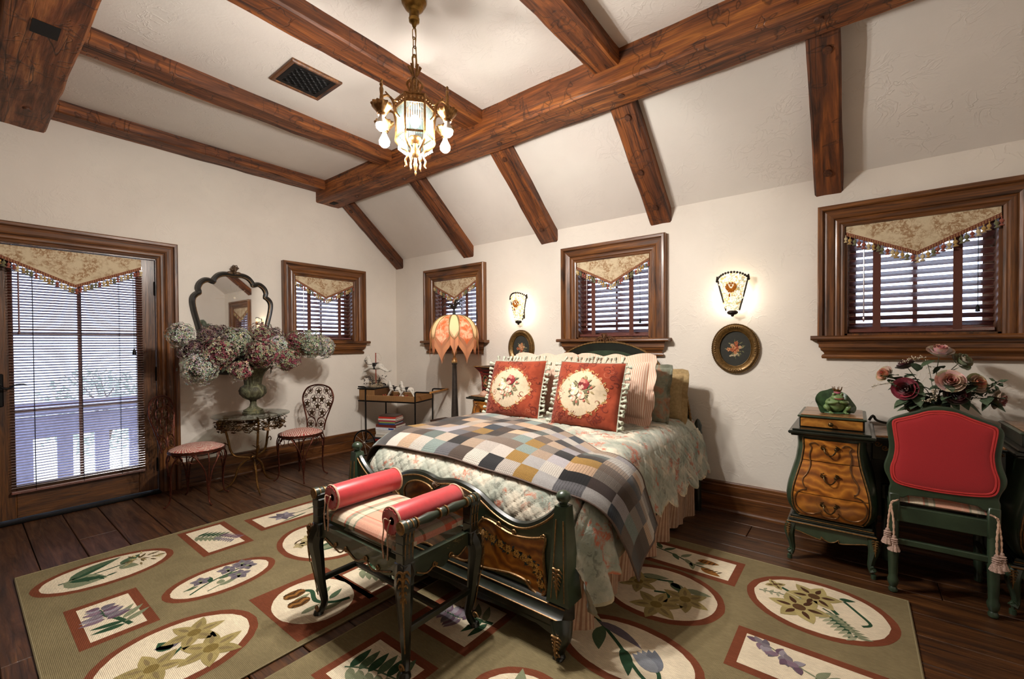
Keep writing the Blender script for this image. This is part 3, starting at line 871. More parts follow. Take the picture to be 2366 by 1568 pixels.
def scroll(m, c, r, turns=1.2, rad=.006, a0=0., s=1, plane='xz', y=0., tail=None):
    pts = []
    for k in range(18):
        t = k/17; a = a0+s*2*PI*turns*t; q = r*(1-.8*t)
        pts.append((c[0]+q*math.cos(a), y, c[1]+q*math.sin(a)))
    if tail: pts = [(tail[0], y, tail[1])]+pts
    m.tube(pts, [rad]*len(pts), 6)

bed = thing('bed', 'black-green antique bed with gilt carving, painted footboard and arched headboard', 'bed', (BX, 0, 0))
# headboard
ho = [(0, 1.305), (.12, 1.300), (.24, 1.275), (.36, 1.225), (.45, 1.155), (.51, 1.075), (.545, 1.03), (.60, 1.00), (.66, .94), (.70, .84), (.725, .70), (.74, .55), (.75, .40)]
top = smoothpath([(x, z) for x, z in ho], 4)
outl = [(-x, z) for x, z in reversed(top)][:-1]+top
poly = [(x, z) for x, z in outl][::-1]
m = M(); m.prism(poly, -.075, -.035, 'xz', bevel=.006); m.obj('headboard', BLGREEN, bed, angle=30, loc=(0, -.055, 0))
m = M(); sc_ = [(x*.9, (z-.4)*.92+.40) for x, z in outl]; m.prism(sc_[::-1], -.079, -.074, 'xz', bevel=.002); m.obj('inner_panel', DGREEN, bed, angle=30, loc=(0, -.055, 0))
m = M(); rope(m, resample([(x, -.076, z) for x, z in outl], .011), .0085)
m.obj('rope_trim', GILT, bed, loc=(0, -.055, 0))
m = M(); rope(m, resample([(x*.80, -.081, (z-.4)*.83+.4) for x, z in outl], .011), .006); m.obj('inner_rope_trim', GILT, bed, loc=(0, -.055, 0))
m = M()
m.ball((0, -.07, 1.325), .028, 10, 7, sc=(1, .6, 1.1)); acanthus(m, (0, -.085, 1.375), .07, .06)
for s in (-1, 1):
    scroll(m, (s*.055, 1.325), .026, 1.3, .0075, PI/2, -s, y=-.07); scroll(m, (s*.092, 1.312), .018, 1.2, .006, PI/2, s, y=-.07)
    m.tube(smoothpath([(s*.02, -.07, 1.35), (s*.05, -.075, 1.352), (s*.10, -.07, 1.322), (s*.125, -.07, 1.297)], 5), [.009, .008, .006, .004], 6)
m.obj('crest', plain('carved_crest', S('#5d3d24'), .4, .2, .3, 60, .2), bed, loc=(0, -.055, 0))
for s in (-1, 1):
    m = M(); m.lathe([(.026, 0), (.026, .05), (.03, .06), (.026, .09), (.022, .4), (.026, .58), (.034, .60), (.028, .62), (.03, .66), (.012, .70), (0, .71)], 12, (s*.775, -.06, 0)); m.obj('headboard_post', BLGREEN, bed, loc=(0, -.055, 0))
# footboard
FY = -2.08
fo = [(0, .567), (.035, .571), (.075, .580), (.13, .585), (.19, .580), (.273, .560), (.325, .535), (.386, .503), (.46, .478), (.53, .469), (.60, .484), (.67, .523), (.717, .560), (.74, .585), (.74, .13)]
f2 = smoothpath(fo[:-1], 3)+[fo[-1]]
outl = [(-x, z) for x, z in reversed(f2)][:-1]+f2
m = M(); m.prism(outl[::-1], FY-.022, FY+.022, 'xz', bevel=.005); m.obj('footboard', DGREEN, bed, angle=30)
rim = [(x, z-.001) for x, z in outl[1:-1]]
m = M()
m.tube(resample([(x, FY-.02, z-.004) for x, z in rim], .015), .006, 6)
m.obj('rim_moulding', GILT, bed)
m = M(); m.tube(resample([(x, FY-.0, z) for x, z in rim], .015), .022, 8); m.obj('rim', BLGREEN, bed)
# side and centre veneer panels with gilt borders
pr = [(.30, .415), (.325, .450), (.35, .462), (.40, .456), (.47, .436), (.53, .430), (.60, .438), (.655, .452), (.688, .462), (.692, .44), (.682, .40), (.684, .34), (.694, .27), (.692, .225), (.66, .205), (.61, .222), (.585, .245), (.50, .25), (.40, .235), (.32, .225), (.298, .25), (.292, .33)]
pr = smoothpath(pr, 3, True)
flw = {}
for s in (1, -1):
    P_ = [(s*x, z) for x, z in pr]
    if s < 0: P_ = P_[::-1]
    m = M(); m.prism(P_, FY-.03, FY-.02, 'xz', bevel=.003); m.obj('veneer_panel', VENEER, bed, angle=30)
    m = M(); m.tube([(x, FY-.031, z) for x, z in P_], .0062, 6, True)
    scroll(m, (s*.43, .458), .012, 1.1, .004, 0, s, y=-2.112); scroll(m, (s*.52, .444), .012, 1.1, .004, 0, s, y=-2.112)
    scroll(m, (s*.682, .468), .012, 1.1, .004, PI, s, y=-2.112); scroll(m, (s*.60, .238), .014, 1.1, .004, 0, s, y=-2.112); scroll(m, (s*.335, .462), .012, 1., .004, 0, -s, y=-2.112)
    m.obj('panel_moulding', GILT, bed)
    D = Decal(lambda u, v, h, s=s: (s*u, FY-.0305-h, v))
    D.surf = lambda u, v, h, s=s: (s*u, FY-.0315-h, v)
    gg = random.Random(5+s)
    gar = smoothpath([(.305, .40), (.36, .385), (.43, .37), (.50, .355), (.57, .345), (.62, .33), (.655, .30), (.668, .25)], 6)
    for i, (u, v) in enumerate(gar):
        for q in range(3):
            a = gg.uniform(0, 6.3); D.leaf(u+gg.uniform(-.012, .012), v+gg.uniform(-.014, .014), a, .022, .010, (S('#2a2c18'), S('#3c3a1e'), S('#20303a'))[q % 3], .0005+.0001*q)
        if i % 4 == 1: D.flower(u, v+.002, .021, 6, S('#c99a4c'), S('#8a5c26'), S('#5a3a1a'), .0012)
        elif i % 4 == 3: D.flower(u+.005, v-.008, .012, 5, S('#a9772f'), None, S('#3a2a16'), .0012)
    D.obj('painted_garland', PAINTF, bed, False)
pc = [(0, .505), (.022, .512), (.035, .532), (.06, .545), (.12, .553), (.18, .545), (.235, .52), (.262, .48), (.255, .42), (.24, .35), (.245, .27), (.23, .225), (.15, .215), (.07, .23), (0, .22)]
pc2 = smoothpath(pc, 3); P_ = pc2+[(-x, z) for x, z in reversed(pc2[1:-1])]
m = M(); m.prism(P_[::-1], FY-.03, FY-.02, 'xz', bevel=.003); m.obj('veneer_panel', VENEER2, bed, angle=30)
m = M(); m.tube([(x, FY-.031, z) for x, z in P_], .006, 6, True)
for s in (-1, 1): scroll(m, (s*.03, .52), .013, 1.1, .004, PI/2, s, y=-2.112)
m.obj('panel_moulding', GILT, bed)
m = M()
for k in range(7):
    a = PI/2+(k-3)*.33; m.tube([(0, FY-.03, .545), (.018*math.cos(a), FY-.036, .545+.018*math.sin(a)), (.034*math.cos(a), FY-.028, .545+.03*math.sin(a))], [.002, .0055, .003], 6)
m.ball((0, FY-.034, .543), .007, 8, 6); m.obj('shell_carving', plain('shell_wood', S('#4b3520'), .45, 0, .2, 40, .2, .2), bed)
# base plinth and moulding
m = M()
pf = [(-.075, .125), (-.085, .14), (-.085, .165), (-.072, .172), (-.06, .185), (-.052, .20), (-.03, .215), (.03, .215), (.03, .125)]
m.prism([(FY+q, z) for q, z in reversed(pf)], -.80, .80, 'yz'); m.obj('plinth', BLGREEN, bed, angle=30)
m = M(); m.tube([(-.80, FY-.087, .168), (.80, FY-.087, .168)], .0035, 6); m.tube([(-.80, FY-.055, .202), (.80, FY-.055, .202)], .0035, 6); m.obj('plinth_gilding', GILT, bed)
ap = [(-.80, .13), (-.80, .07), (-.74, .085), (-.66, .105), (-.45, .10), (-.25, .085), (-.12, .098), (0, .082), (.12, .098), (.25, .085), (.45, .10), (.66, .105), (.74, .085), (.80, .07), (.80, .13)]
m = M(); m.prism(ap, FY-.04, FY-.065, 'xz'); m.obj('apron', BLGREEN, bed, False)
for s in (-1, 1):
    m = M()   # tapered post
    for (z0, w0, y0), (z1, w1, y1) in zip([(.215, .055, .055), (.35, .043, .045), (.55, .030, .033)], [(.35, .043, .045), (.55, .030, .033), (.615, .027, .028)]):
        v = [(s*.768+sx*w, FY+sy*yy-.004, z) for z, w, yy in ((z0, w0, y0), (z1, w1, y1)) for sx, sy in ((-1, -1), (1, -1), (1, 1), (-1, 1))]
        m.add(v, [(0, 1, 5, 4), (1, 2, 6, 5), (2, 3, 7, 6), (3, 0, 4, 7), (4, 5, 6, 7), (3, 2, 1, 0)])
    po = m.obj('footboard_post', DGREEN, bed, False)
    m = M(); m.lathe([(.022, 0), (.024, .008), (.016, .012), (.02, .016), (.031, .03), (.033, .042), (.026, .056), (.012, .064), (0, .066)], 14, (s*.768, FY-.004, .612)); m.obj('ball_finial', DGREEN, po)
    m = M()
    for q in (-.65, .65): m.tube([(s*.768+q*.05, FY-.056, .23), (s*.768+q*.04, FY-.048, .35), (s*.768+q*.027, FY-.037, .56)], .003, 5)
    acanthus(m, (s*.768, FY-.058, .36), .12, .05); m.obj('gilded_leaf', GILT, po)
    m = M(); m.tube(smoothpath([(s*.785, FY-.055, .15), (s*.80, FY-.075, .11), (s*.79, FY-.072, .06), (s*.785, FY-.068, .03), (s*.79, FY-.075, .012)], 5), [.05, .042, .026, .022, .026], 10)
    m.box(s*.785-.022, s*.785+.022, FY-.095, FY-.05, 0, .02, .006); lg = m.obj('leg', BLGREEN, bed)
    m = M(); acanthus(m, (s*.80, FY-.118, .125), .09, .05); scroll(m, (s*.79, .035), .014, 1., .004, 0, s, y=FY-.10); m.obj('gilded_leaf', GILT, lg)
    m = M(); m.box(s*.74, s*.765, FY+.03, -.07, .22, .36, .005); m.obj('side_rail', BLGREEN, bed, False)
# box spring + mattress
m = M(); m.box(-.735, .735, FY+.05, -.09, .26, .44, .03); m.obj('box_spring', plain('ticking', S('#b8ab96'), .9), bed)

# ---- bed skirt (gathered, striped)
def stripes(name, a, b, ax=0, n=420.):
    N = NT(name, .9, 0, .2); c = N.n('Attribute', attribute_name='Col').outputs['Color']; v = N.co()
    N.bsdf('Base Color', N.mix(1., c, N.ramp(N.noise(v, 30., 3.), [(.3, .85), (.7, 1.08)]), 'MULTIPLY')); N.bsdf('Sheen Weight', .15)
    N.bump(N.noise(v, 220., 2.), .2, .002); MATS[name] = N.m; return N.m
SKIRTM = stripes('skirt_cotton', 0, 0)
sk = thing('bed_skirt', 'pink and cream striped gathered bed skirt reaching the floor under the quilt', 'bed skirt', (BX, 0, 0))
def skirt_side(pts, name, seed):
    P_ = resample(pts, .0075); n = len(P_)-1; A = np.array(P_)
    g = random.Random(seed); ph = np.cumsum([g.uniform(.18, .42) for _ in range(n+1)])*.58
    t = np.gradient(A, axis=0); nr = np.stack([t[:, 1], -t[:, 0]], 1); nr /= np.linalg.norm(nr, axis=1)[:, None]
    z1, z0 = .40, .006
    def fn(u, v):
        i = min(n, int(round(u*n))); z = z1+(z0-z1)*v
        am = .004+.030*v**1.2; o = am*math.sin(ph[i])+am*.45*math.sin(ph[i]*2.3+1)+.035*v
        q = A[i]+nr[i]*o; return (q[0], q[1], z+(.012*math.sin(ph[i]*.5+2)*v))
    m = M(); m.grid(fn, n, 9, cfn=lambda u, v: S('#c9a98c') if int(u*n) % 2 else S('#a87e66'))
    m.obj(name, SKIRTM, sk)
skirt_side([(.775, -.06), (.785, -1.0), (.80, -2.02)], 'side_panel', 1)
skirt_side([(-.80, -2.02), (-.785, -1.0), (-.775, -.06)], 'side_panel', 2)
skirt_side([(.70, -2.0), (0, -2.0), (-.70, -2.0)], 'foot_panel', 3)

# ---- quilt
def quiltmat(name, base1, base2, cream, coral, dia=1.):
    N = NT(name, .88, 0, .2); v = N.co()
    a = N.noise(v, 5.5, 3., .6, .5); b = N.noise(N.co(loc=(5, 3, 1)), 7.5, 4., .65, .8); c = N.noise(v, 38., 4., .7, .5)
    col = N.ramp(a, [(.35, base1), (.52, base2), (.62, cream)])
    k = N.math('MULTIPLY', N.ramp(b, [(.55, 0.), (.62, 1.)]), N.ramp(c, [(.42, 0.), (.52, .9)]))
    col = N.mix(k, col, coral)
    k2 = N.math('MULTIPLY', N.ramp(N.noise(N.co(loc=(9, 9, 2)), 8.5, 3., .6, .8), [(.54, 0.), (.62, 1.)]), N.ramp(N.noise(v, 30., 3., .6, .8), [(.5, 0.), (.56, .6)]))
    col = N.mix(k2, col, tuple(x*.45 for x in base1))
    at = N.n('Attribute', attribute_name='Col').outputs['Color']
    col = N.mix(1., col, at, 'MULTIPLY')
    N.bsdf('Base Color', col); N.bsdf('Sheen Weight', .15); N.bump(N.noise(v, 90., 4., .7), .5, .006)
    MATS[name] = N.m; return N.m
QUILT = quiltmat('quilt_floral', S('#8d9487'), S('#aeae9f'), S('#d2c8b4'), S('#b5654a'))
qt = thing('quilt', 'sage green floral quilt with scalloped hem spread over the bed', 'quilt', (BX, 0, 0))
QX, QF, QB = .79, -2.035, -.10
def bedtop(x, y):
    """height of the made bed under the throw, local x"""
    ex = max(0., (abs(x)-(QX-.13))/.13)
    z = .742-.03*(x/QX)**2-.010*max(0., (-y-1.0))
    fy = min(1., max(0., (FR0-y)/FRY))
    z -= FRZ*(1-math.sqrt(1-fy*fy))
    return z-.15*(1-math.sqrt(max(0., 1-min(1., ex)**2)))
FR0, FRY, FRZ = -1.72, .335, .25
def quilt_line(a, b, p=.085):
    d1 = abs(((a+b)/p) % 1-.5); d2 = abs(((a-b)/p) % 1-.5)
    return -.0065*(math.exp(-(.5-d1)**2*260)+math.exp(-(.5-d2)**2*260))+.002*math.sin(a*40+b*9)*math.sin(b*33)
def qtop(u, v):
    # v: 0 head -> 1 foot bottom ; u across
    x = (u*2-1)*QX
    L1 = QB-FR0; arc = .47; tot = L1+arc+.16; s_ = v*tot
    q = quilt_line(x, s_); edge = max(0., (abs(x)-.60)/.19)
    if s_ <= L1:
        y = QB-s_; return (x, y, bedtop(x, y)+q)
    t = min(1., (s_-L1)/arc); a = t*PI/2
    y = FR0-FRY*math.sin(a)*(1-.05*edge**2); z = bedtop(x, FR0)-FRZ*(1-math.cos(a))
    if s_ > L1+arc: z -= s_-L1-arc; y += .3*(s_-L1-arc)
    return (x*(1-.03*edge*t), y-q*math.sin(a), z+q*math.cos(a))
m = M(); m.grid(qtop, 170, 220, cfn=lambda u, v: (1., 1., 1.)); m.obj('quilt_top', QUILT, qt, angle=180)
def drape(s):
    g = random.Random(9+s); ph = [g.uniform(0, 6) for _ in range(5)]
    n = 230
    def fn(u, v):
        y = QB-.02+(-2.065-QB+.02)*u
        x0 = QX-.02; z0 = bedtop(x0, y)
        # scalloped hem
        sc = abs(math.sin(y*PI/.21))
        hem = .350-.055*sc-.03*max(0., (-y-1.2)/.85)**2-.10*max(0., (-y-1.75)/.3)
        hem -= .03*max(0, -y-1.7)
        z = z0+(hem-z0)*v
        fold = .012*math.sin(y*15+ph[0])+.01*math.sin(y*27+ph[1])
        bunch = max(0., (-y-1.68)/.38)
        out = .012+.045*math.sin(min(1., v*2.2)*PI/2)+v*(fold+.04*v)+bunch*v*(.055+.05*math.sin(y*46+ph[2]))
        q = quilt_line(y*1., z)
        zz = z-(0 if v > .02 else 0)
        return (s*(x0+out+q*.9), y, zz)
    def col(u, v):
        y = QB-.02+(-2.065-QB+.02)*u
        return (1.05, .93, .78) if v > .965 else (1., 1., 1.)
    m = M(); m.grid(fn, n, 56, cfn=col)
    if s < 0: m.f = [tuple(reversed(q)) for q in m.f]
    m.obj('side_drape', QUILT, qt, angle=180)
drape(1); drape(-1)

# ---- patchwork throw
THROWN = NT('patchwork_wool', .95, 0, .1)
def _throw():
    N = THROWN; c = N.n('Attribute', attribute_name='Col').outputs['Color']
    uv = N.n('UVMap').outputs[0]
    s3 = N.n('SeparateColor', {'Color': N.n('Attribute', attribute_name='Pat').outputs['Color']})
    mp = N.n('Mapping', {'Vector': uv, 'Scale': (1, 1, 1)}).outputs[0]
    wx = N.n('TexWave', {'Vector': mp, 'Scale': 1.75}, bands_direction='X').outputs['Fac']
    wy = N.n('TexWave', {'Vector': mp, 'Scale': 1.75}, bands_direction='Y').outputs['Fac']
    wf = N.n('TexWave', {'Vector': mp, 'Scale': .62}, bands_direction='X').outputs['Fac']
    wg = N.n('TexWave', {'Vector': mp, 'Scale': .62}, bands_direction='Y').outputs['Fac']
    stripe = N.ramp(wy, [(.35, .22), (.55, 1.35)])
    hound = N.mix(1., N.ramp(wx, [(.4, .3), (.6, 1.5)]), N.ramp(wy, [(.4, .35), (.6, 1.3)]), 'MULTIPLY')
    plaid = N.mix(1., N.ramp(wf, [(.90, 1.), (.97, .35)]), N.ramp(wg, [(.90, 1.), (.97, .4)]), 'MULTIPLY')
    tw = N.ramp(N.noise(N.co(), 420., 3., .7), [(.3, .6), (.7, 1.3)])
    f = N.mix(s3.outputs[0], (1, 1, 1), stripe); f = N.mix(s3.outputs[1], f, hound); f = N.mix(s3.outputs[2], f, plaid)
    col = N.mix(1., N.mix(1., c, f, 'MULTIPLY'), tw, 'MULTIPLY')
    N.bsdf('Base Color', col); N.bsdf('Sheen Weight', .3); N.bump(N.noise(N.co(), 350., 3., .7), .35, .003)
_throw()
tb = thing('patchwork_throw', 'brown, grey and tan wool patchwork throw across the foot of the bed', 'blanket', (BX, 0, 0))
TP = .116
pal = ['#3a312b', '#5a4a40', '#8f8378', '#2b2a2c', '#4c4846', '#b89e86', '#cbb8a4', '#d6cdc1', '#4a3a30', '#38434f', '#93a39c', '#a8813f', '#6f6d70', '#aba7a4', '#40302a', '#d9b594', '#242222', '#857264', '#66706a', '#c6bbb0', '#7a6656', '#b5aeb0', '#55463c', '#e0d6c8']
gp = random.Random(21); NA, NB = 21, 8    # across (arc), along
PC = [[tuple(x*.62 for x in S(gp.choice(pal))) for _ in range(NB)] for _ in range(NA)]
PP = [[gp.choice([(0, 0, 0), (0, 0, 0), (1, 0, 0), (0, 1, 0), (0, 0, 1), (0, 0, .8)]) for _ in range(NB)] for _ in range(NA)]
def throw_pt(a, b):
    """a: arc length from left hem to right hem, b: 0 (towards the head) .. along the bed"""
    hang = .24; W0 = .67; R0 = .20; AL = .30
    s_ = a-hang-AL; k = s_/(2*W0)
    kk = min(1.0, max(0., k)); bb_ = b/(NB*TP*.86)
    yb = -1.02-.32*kk-.22*max(0, kk-.65)/.35
    yf = -1.97-.02*kk
    y = yb+(yf-yb)*bb_
    lift = .016+.006*math.sin(b*9+k*7)*math.sin(k*11)+.007*max(0, math.sin(y*13+k*5))+.010*math.exp(-((bb_-.97)/.05)**2)
    if 0 <= k <= 1: return (-W0+s_, y, bedtop(-W0+s_, y)+lift)
    d = -s_ if k < 0 else s_-2*W0; sg = -1 if k < 0 else 1
    an = min(1., d/AL)*PI/2; z0 = bedtop(W0, y)+lift
    x = W0+R0*math.sin(an); z = z0-.18*(1-math.cos(an)); e = max(0., d-AL)
    x += e*.10+.02*math.sin(y*14+1)*min(1, d*3)+max(0, bb_-.3)*.10*min(1., d/.4)
    z -= e
    y += (.50*d if k > 1 else .15*d)
    return (sg*x, y, z)
m = M(); sub = 5; pats = []; uvs = []
na, nb = NA*sub, NB*sub
totA = NA*TP
def thf(u, v): return throw_pt(u*totA, v*NB*TP*.86)
def cfn(u, v):
    i = min(NA-1, int(u*NA)); j = min(NB-1, int(v*NB)); pats.append(PP[i][j]); return PC[i][j]
m.grid(thf, na, nb, cfn=cfn)
nf = len(m.f)
me = m.mesh('throw_top', True, 180)
uvl = me.uv_layers.new(name='UVMap'); pa = me.attributes.new('Pat', 'FLOAT_COLOR', 'CORNER')
U = []; A_ = []
for j in range(nb):
    for i in range(na):
        i0, j0 = i % sub, j % sub
        for (di, dj) in ((0, 0), (1, 0), (1, 1), (0, 1)): U += [(i+di)/sub*1., (j+dj)/sub*1.]
        A_ += [*pats[j*na+i], 1.]*4
uvl.data.foreach_set('uv', U); pa.data.foreach_set('color', A_)
o = bpy.data.objects.new('throw_top', me); me.materials.append(THROWN.m); link(o, tb)
# thick rolled edges / backing so that it is not paper thin
m = M(); EDG = plain('throw_backing', S('#5c4c44'), .9, scale=120, bump=.2)
for bb in (0., NB*TP*.86):
    m.tube([tuple(np.array(throw_pt(t*totA, bb))+np.array((0, 0, -.004))) for t in np.linspace(0, 1, 90)], .0055, 6)
for aa in (0., totA): m.tube([throw_pt(aa, t*NB*TP*.86) for t in np.linspace(0, 1, 40)], .0055, 6)
m.obj('edge_binding', EDG, tb)
m = M(); m.grid(lambda u, v: tuple(np.array(throw_pt((1-u)*totA, v*NB*TP*.86))+np.array((0, 0, -.007))), 60, 20); m.obj('backing', EDG, tb, angle=180)

# ---- pillows
def pillow_fn(w, h, th, flange=0., scal=0, pw=2.6):
    def fn(u, v, side):
        x = (u*2-1); y = (v*2-1)
        e = (1-abs(x)**pw)*(1-abs(y)**pw)
        d = th*.5*max(0., e)**.42
        pin = 1-.045*(abs(y)**2)*(1-0) if True else 1
        return (x*w/2*(1-.05*(1-abs(y)**2)*0-.04*(1-x*x)*0), y*h/2, side*d)
    return fn
def place(t, loc, lean, yaw=0., roll=0.):
    t.matrix_world = Matrix.Translation(loc) @ Matrix.Rotation(yaw, 4, 'Z') @ Matrix.Rotation(PI/2-lean, 4, 'X') @ Matrix.Rotation(roll, 4, 'Z')
def pill_surf(w, h, th, pw=2.4, ex=.45, dent=0.):
    def fn(x, y):     # x,y in -1..1 -> bulge
        e = max(0., (1-abs(x)**pw)*(1-abs(y)**pw)); return th*.5*e**ex*(1-dent*math.exp(-((x-.75)**2+(y+.1)**2)*14)*.35)
    def edge(x, y):   # pinched outline
        k = .035
        return (x*w/2*(1-k*(1-y*y)), y*h/2*(1-k*(1-x*x)))
    return fn, edge
# red needlepoint cushions
NEEDLE = colattr('needlepoint', .92, .25, 700., .08, 60., bump=.15)
DAMASK = NT('red_damask', .9, 0, .2)
def _dam():
    N = DAMASK; v = N.co()
    w = N.n('TexWave', {'Vector': v, 'Scale': 9., 'Distortion': 14., 'Detail': 2.2, 'Detail Scale': .9, 'Detail Roughness': .45}, wave_type='RINGS').outputs['Fac']
    N.bsdf('Base Color', N.ramp(N.noise(v, 14., 3., .6), [(.35, S('#7d321d')), (.65, S('#934027'))]))
    N.bump(N.noise(v, 500., 2.), .3, .002); N.bsdf('Sheen Weight', .15)
_dam()
TRIM = plain('pale_tassel_fringe', S('#b4b8a5'), .9, var=.15, scale=150, bump=.3)
CORD = plain('silver_green_cord', S('#a7a794'), .7, var=.25, scale=500, bump=.3)
mt_ = M(); mt_.ball((0, 0, 0), .010, 7, 5); mt_.lathe([(.006, -.004), (.013, -.018), (.016, -.034), (.013, -.036), (0, -.033)], 9); mt_.ball((0, 0, .008), .008, 7, 5)
TASM = mt_.mesh('fringe_tassel'); TASM.materials.append(TRIM)
def needle_cushion(loc, lean, yaw, label, seed, roll=0.):
    t = thing('cushion', label, 'cushion', group='red needlepoint cushions'); w, h, th = .50, .465, .20
    bul, edge = pill_surf(w, h, th, 2.6, .5, 1.)
    def S3(u, v, hh, side=1):
        x, y = edge(u, v); return (x, y, side*(bul(u, v)+hh))
    m = M(); m.grid(lambda a, b: S3(a*2-1, b*2-1, 0), 44, 44); m.grid(lambda a, b: S3(1-a*2, b*2-1, 0, -1), 30, 30)
    m.obj('cover', DAMASK.m, t, angle=180)
    D = Decal(lambda u, v, hh: S3(u, v, hh*1.7+.0012)); g0 = random.Random(seed+50)
    for k in range(120):
        u, v = g0.uniform(-.93, .93), g0.uniform(-.93, .93)
        if math.hypot(u, v) < .55: continue
        a0 = g0.uniform(0, 6.3); sg = g0.choice((-1, 1)); R0 = g0.uniform(.05, .12)
        pts = [(u+R0*(1-.75*t)*math.cos(a0+sg*t*5.), v+R0*(1-.75*t)*math.sin(a0+sg*t*5.)) for t in np.linspace(0, 1, 11)]
        pts = [(max(-.96, min(.96, x)), max(-.96, min(.96, y))) for x, y in pts]
        D.ribbon(pts, lambda t: .008+.022*(1-t), S(g0.choice(['#6a2212', '#74291a', '#9f5238', '#62200f'])), .0001+.000003*k)
        if k % 2: D.leaf(min(.9, max(-.9, pts[0][0])), min(.9, max(-.9, pts[0][1])), a0+PI/2, .07, .035, S('#7c2713'), .0002)
    # medallion with scalloped outline
    pts = []
    for k in range(64):
        a = 2*PI*k/64; r = .66*(1+.04*math.cos(4*a)+.02*math.cos(8*a+.5)); pts.append((-.02+r*1.05*math.cos(a), -.04+r*1.0*math.sin(a)))
    D.poly(pts, S('#c6b396'), .0004, 12)
    g = random.Random(seed)
    for k in range(26):          # scrolling border
        a = 2*PI*k/26+g.uniform(-.05, .05); r = .67*(1+.04*math.cos(4*a))
        cx, cy = -.02+r*1.05*math.cos(a), -.04+r*math.sin(a); b = a+PI/2+g.uniform(-.5, .5)
        arc = [(cx+.13*(t-.5)*math.cos(b)+.05*math.sin(t*PI)*math.cos(a), cy+.13*(t-.5)*math.sin(b)+.05*math.sin(t*PI)*math.sin(a)) for t in np.linspace(0, 1, 8)]
        D.ribbon(arc, lambda t: .03*math.sin(PI*min(1, t+.1))+.006, S(g.choice(['#b8703c', '#c98a52', '#a3532c', '#d7a873'])), .0010)
        arc2 = [(cx+.05*math.cos(a+t*4)*(1-t), cy+.05*math.sin(a+t*4)*(1-t)) for t in np.linspace(0, 1, 8)]
        D.ribbon(arc2, .012, S('#d9b48a'), .0013)
        if k % 3 == 0: D.flower(cx+.03*math.cos(a), cy+.03*math.sin(a), .055, 5, S(g.choice(['#b5452a', '#d8b48c', '#c98a62'])), None, S('#7a4a22'), .0016)
        for q in range(2):
            D.leaf(cx+g.uniform(-.04, .04), cy+g.uniform(-.04, .04), g.uniform(0, 6.3), .09, .03, S(g.choice(['#8b7b4a', '#a38a55', '#c58b58'])), .0013)
    for k in range(48):          # bouquet leaves
        a = g.uniform(0, 6.3); r = g.uniform(.10, .40); D.leaf(-.02+.8*r*math.cos(a), .0+r*math.sin(a)*.9, a+g.uniform(-.6, .6), g.uniform(.11, .19), .06, S(g.choice(['#6d6a4c', '#5c5d44', '#857c5a', '#97865f', '#4f5340'])), .0022+.00004*k)
    red = [S('#7a2024'), S('#a34a44'), S('#b97a6a'), S('#641a1c'), S('#c99a86')]; pk = [S('#d9a08a'), S('#e3bfa6'), S('#c98873'), S('#ecd3bb')]; wh = [S('#e6d6bd'), S('#d3bfa0'), S('#e9dcc8'), S('#c9b08e')]
    D.rose(.06, .20, .19, red, .0040, seed); D.rose(-.20, -.02, .15, wh, .0036, seed+1); D.rose(.04, -.14, .13, pk, .0036, seed+2); D.rose(-.20, -.24, .10, pk, .0036, seed+3); D.rose(-.26, .16, .09, wh, .0034, seed+4)
    for q in ((.30, .12), (.22, -.02), (-.08, -.34), (.14, -.28), (-.34, .02), (.0, .36)): D.flower(q[0], q[1], .045, 5, S('#b8584a'), None, S('#d8c09a'), .0034)
    D.obj('needlepoint_medallion', NEEDLE, t, angle=180)
    per = [edge(math.cos(a)*1/max(abs(math.cos(a)), abs(math.sin(a))), math.sin(a)/max(abs(math.cos(a)), abs(math.sin(a)))) for a in np.linspace(0, 2*PI, 120, endpoint=False)]
    m = M(); m.tube([(x, y, 0) for x, y in per], .006, 6, True); m.obj('edge_cord', CORD, t)
    for k in range(52):
        a = 2*PI*k/52; q = max(abs(math.cos(a)), abs(math.sin(a))); ux, uy = math.cos(a)/q, math.sin(a)/q
        x, y = edge(ux, uy); n_ = (0 if abs(ux) < .999 else math.copysign(1, ux), 0 if abs(uy) < .999 else math.copysign(1, uy))
        an = math.atan2(n_[1], n_[0])
        mt4 = Matrix.Translation((x+.012*math.cos(an), y+.012*math.sin(an), g.uniform(-.008, .008))) @ Matrix.Rotation(an+g.uniform(-.4, .4), 4, 'Z') @ Matrix.Rotation(-PI/2+g.uniform(-.45, .45), 4, 'Y') @ Matrix.Scale(g.uniform(.72, .98), 4)
        share(TASM, 'fringe_tassel', t, mat4=mt4)
    place(t, loc, lean, yaw, roll)
needle_cushion((2.735, -.925, .94), .34, .05, 'red needlepoint cushion with rose medallion, the left of the two', 3, .02)
needle_cushion((3.405, -.985, .945), .34, .02, 'red needlepoint cushion with rose medallion, the right of the two', 8, -.01)
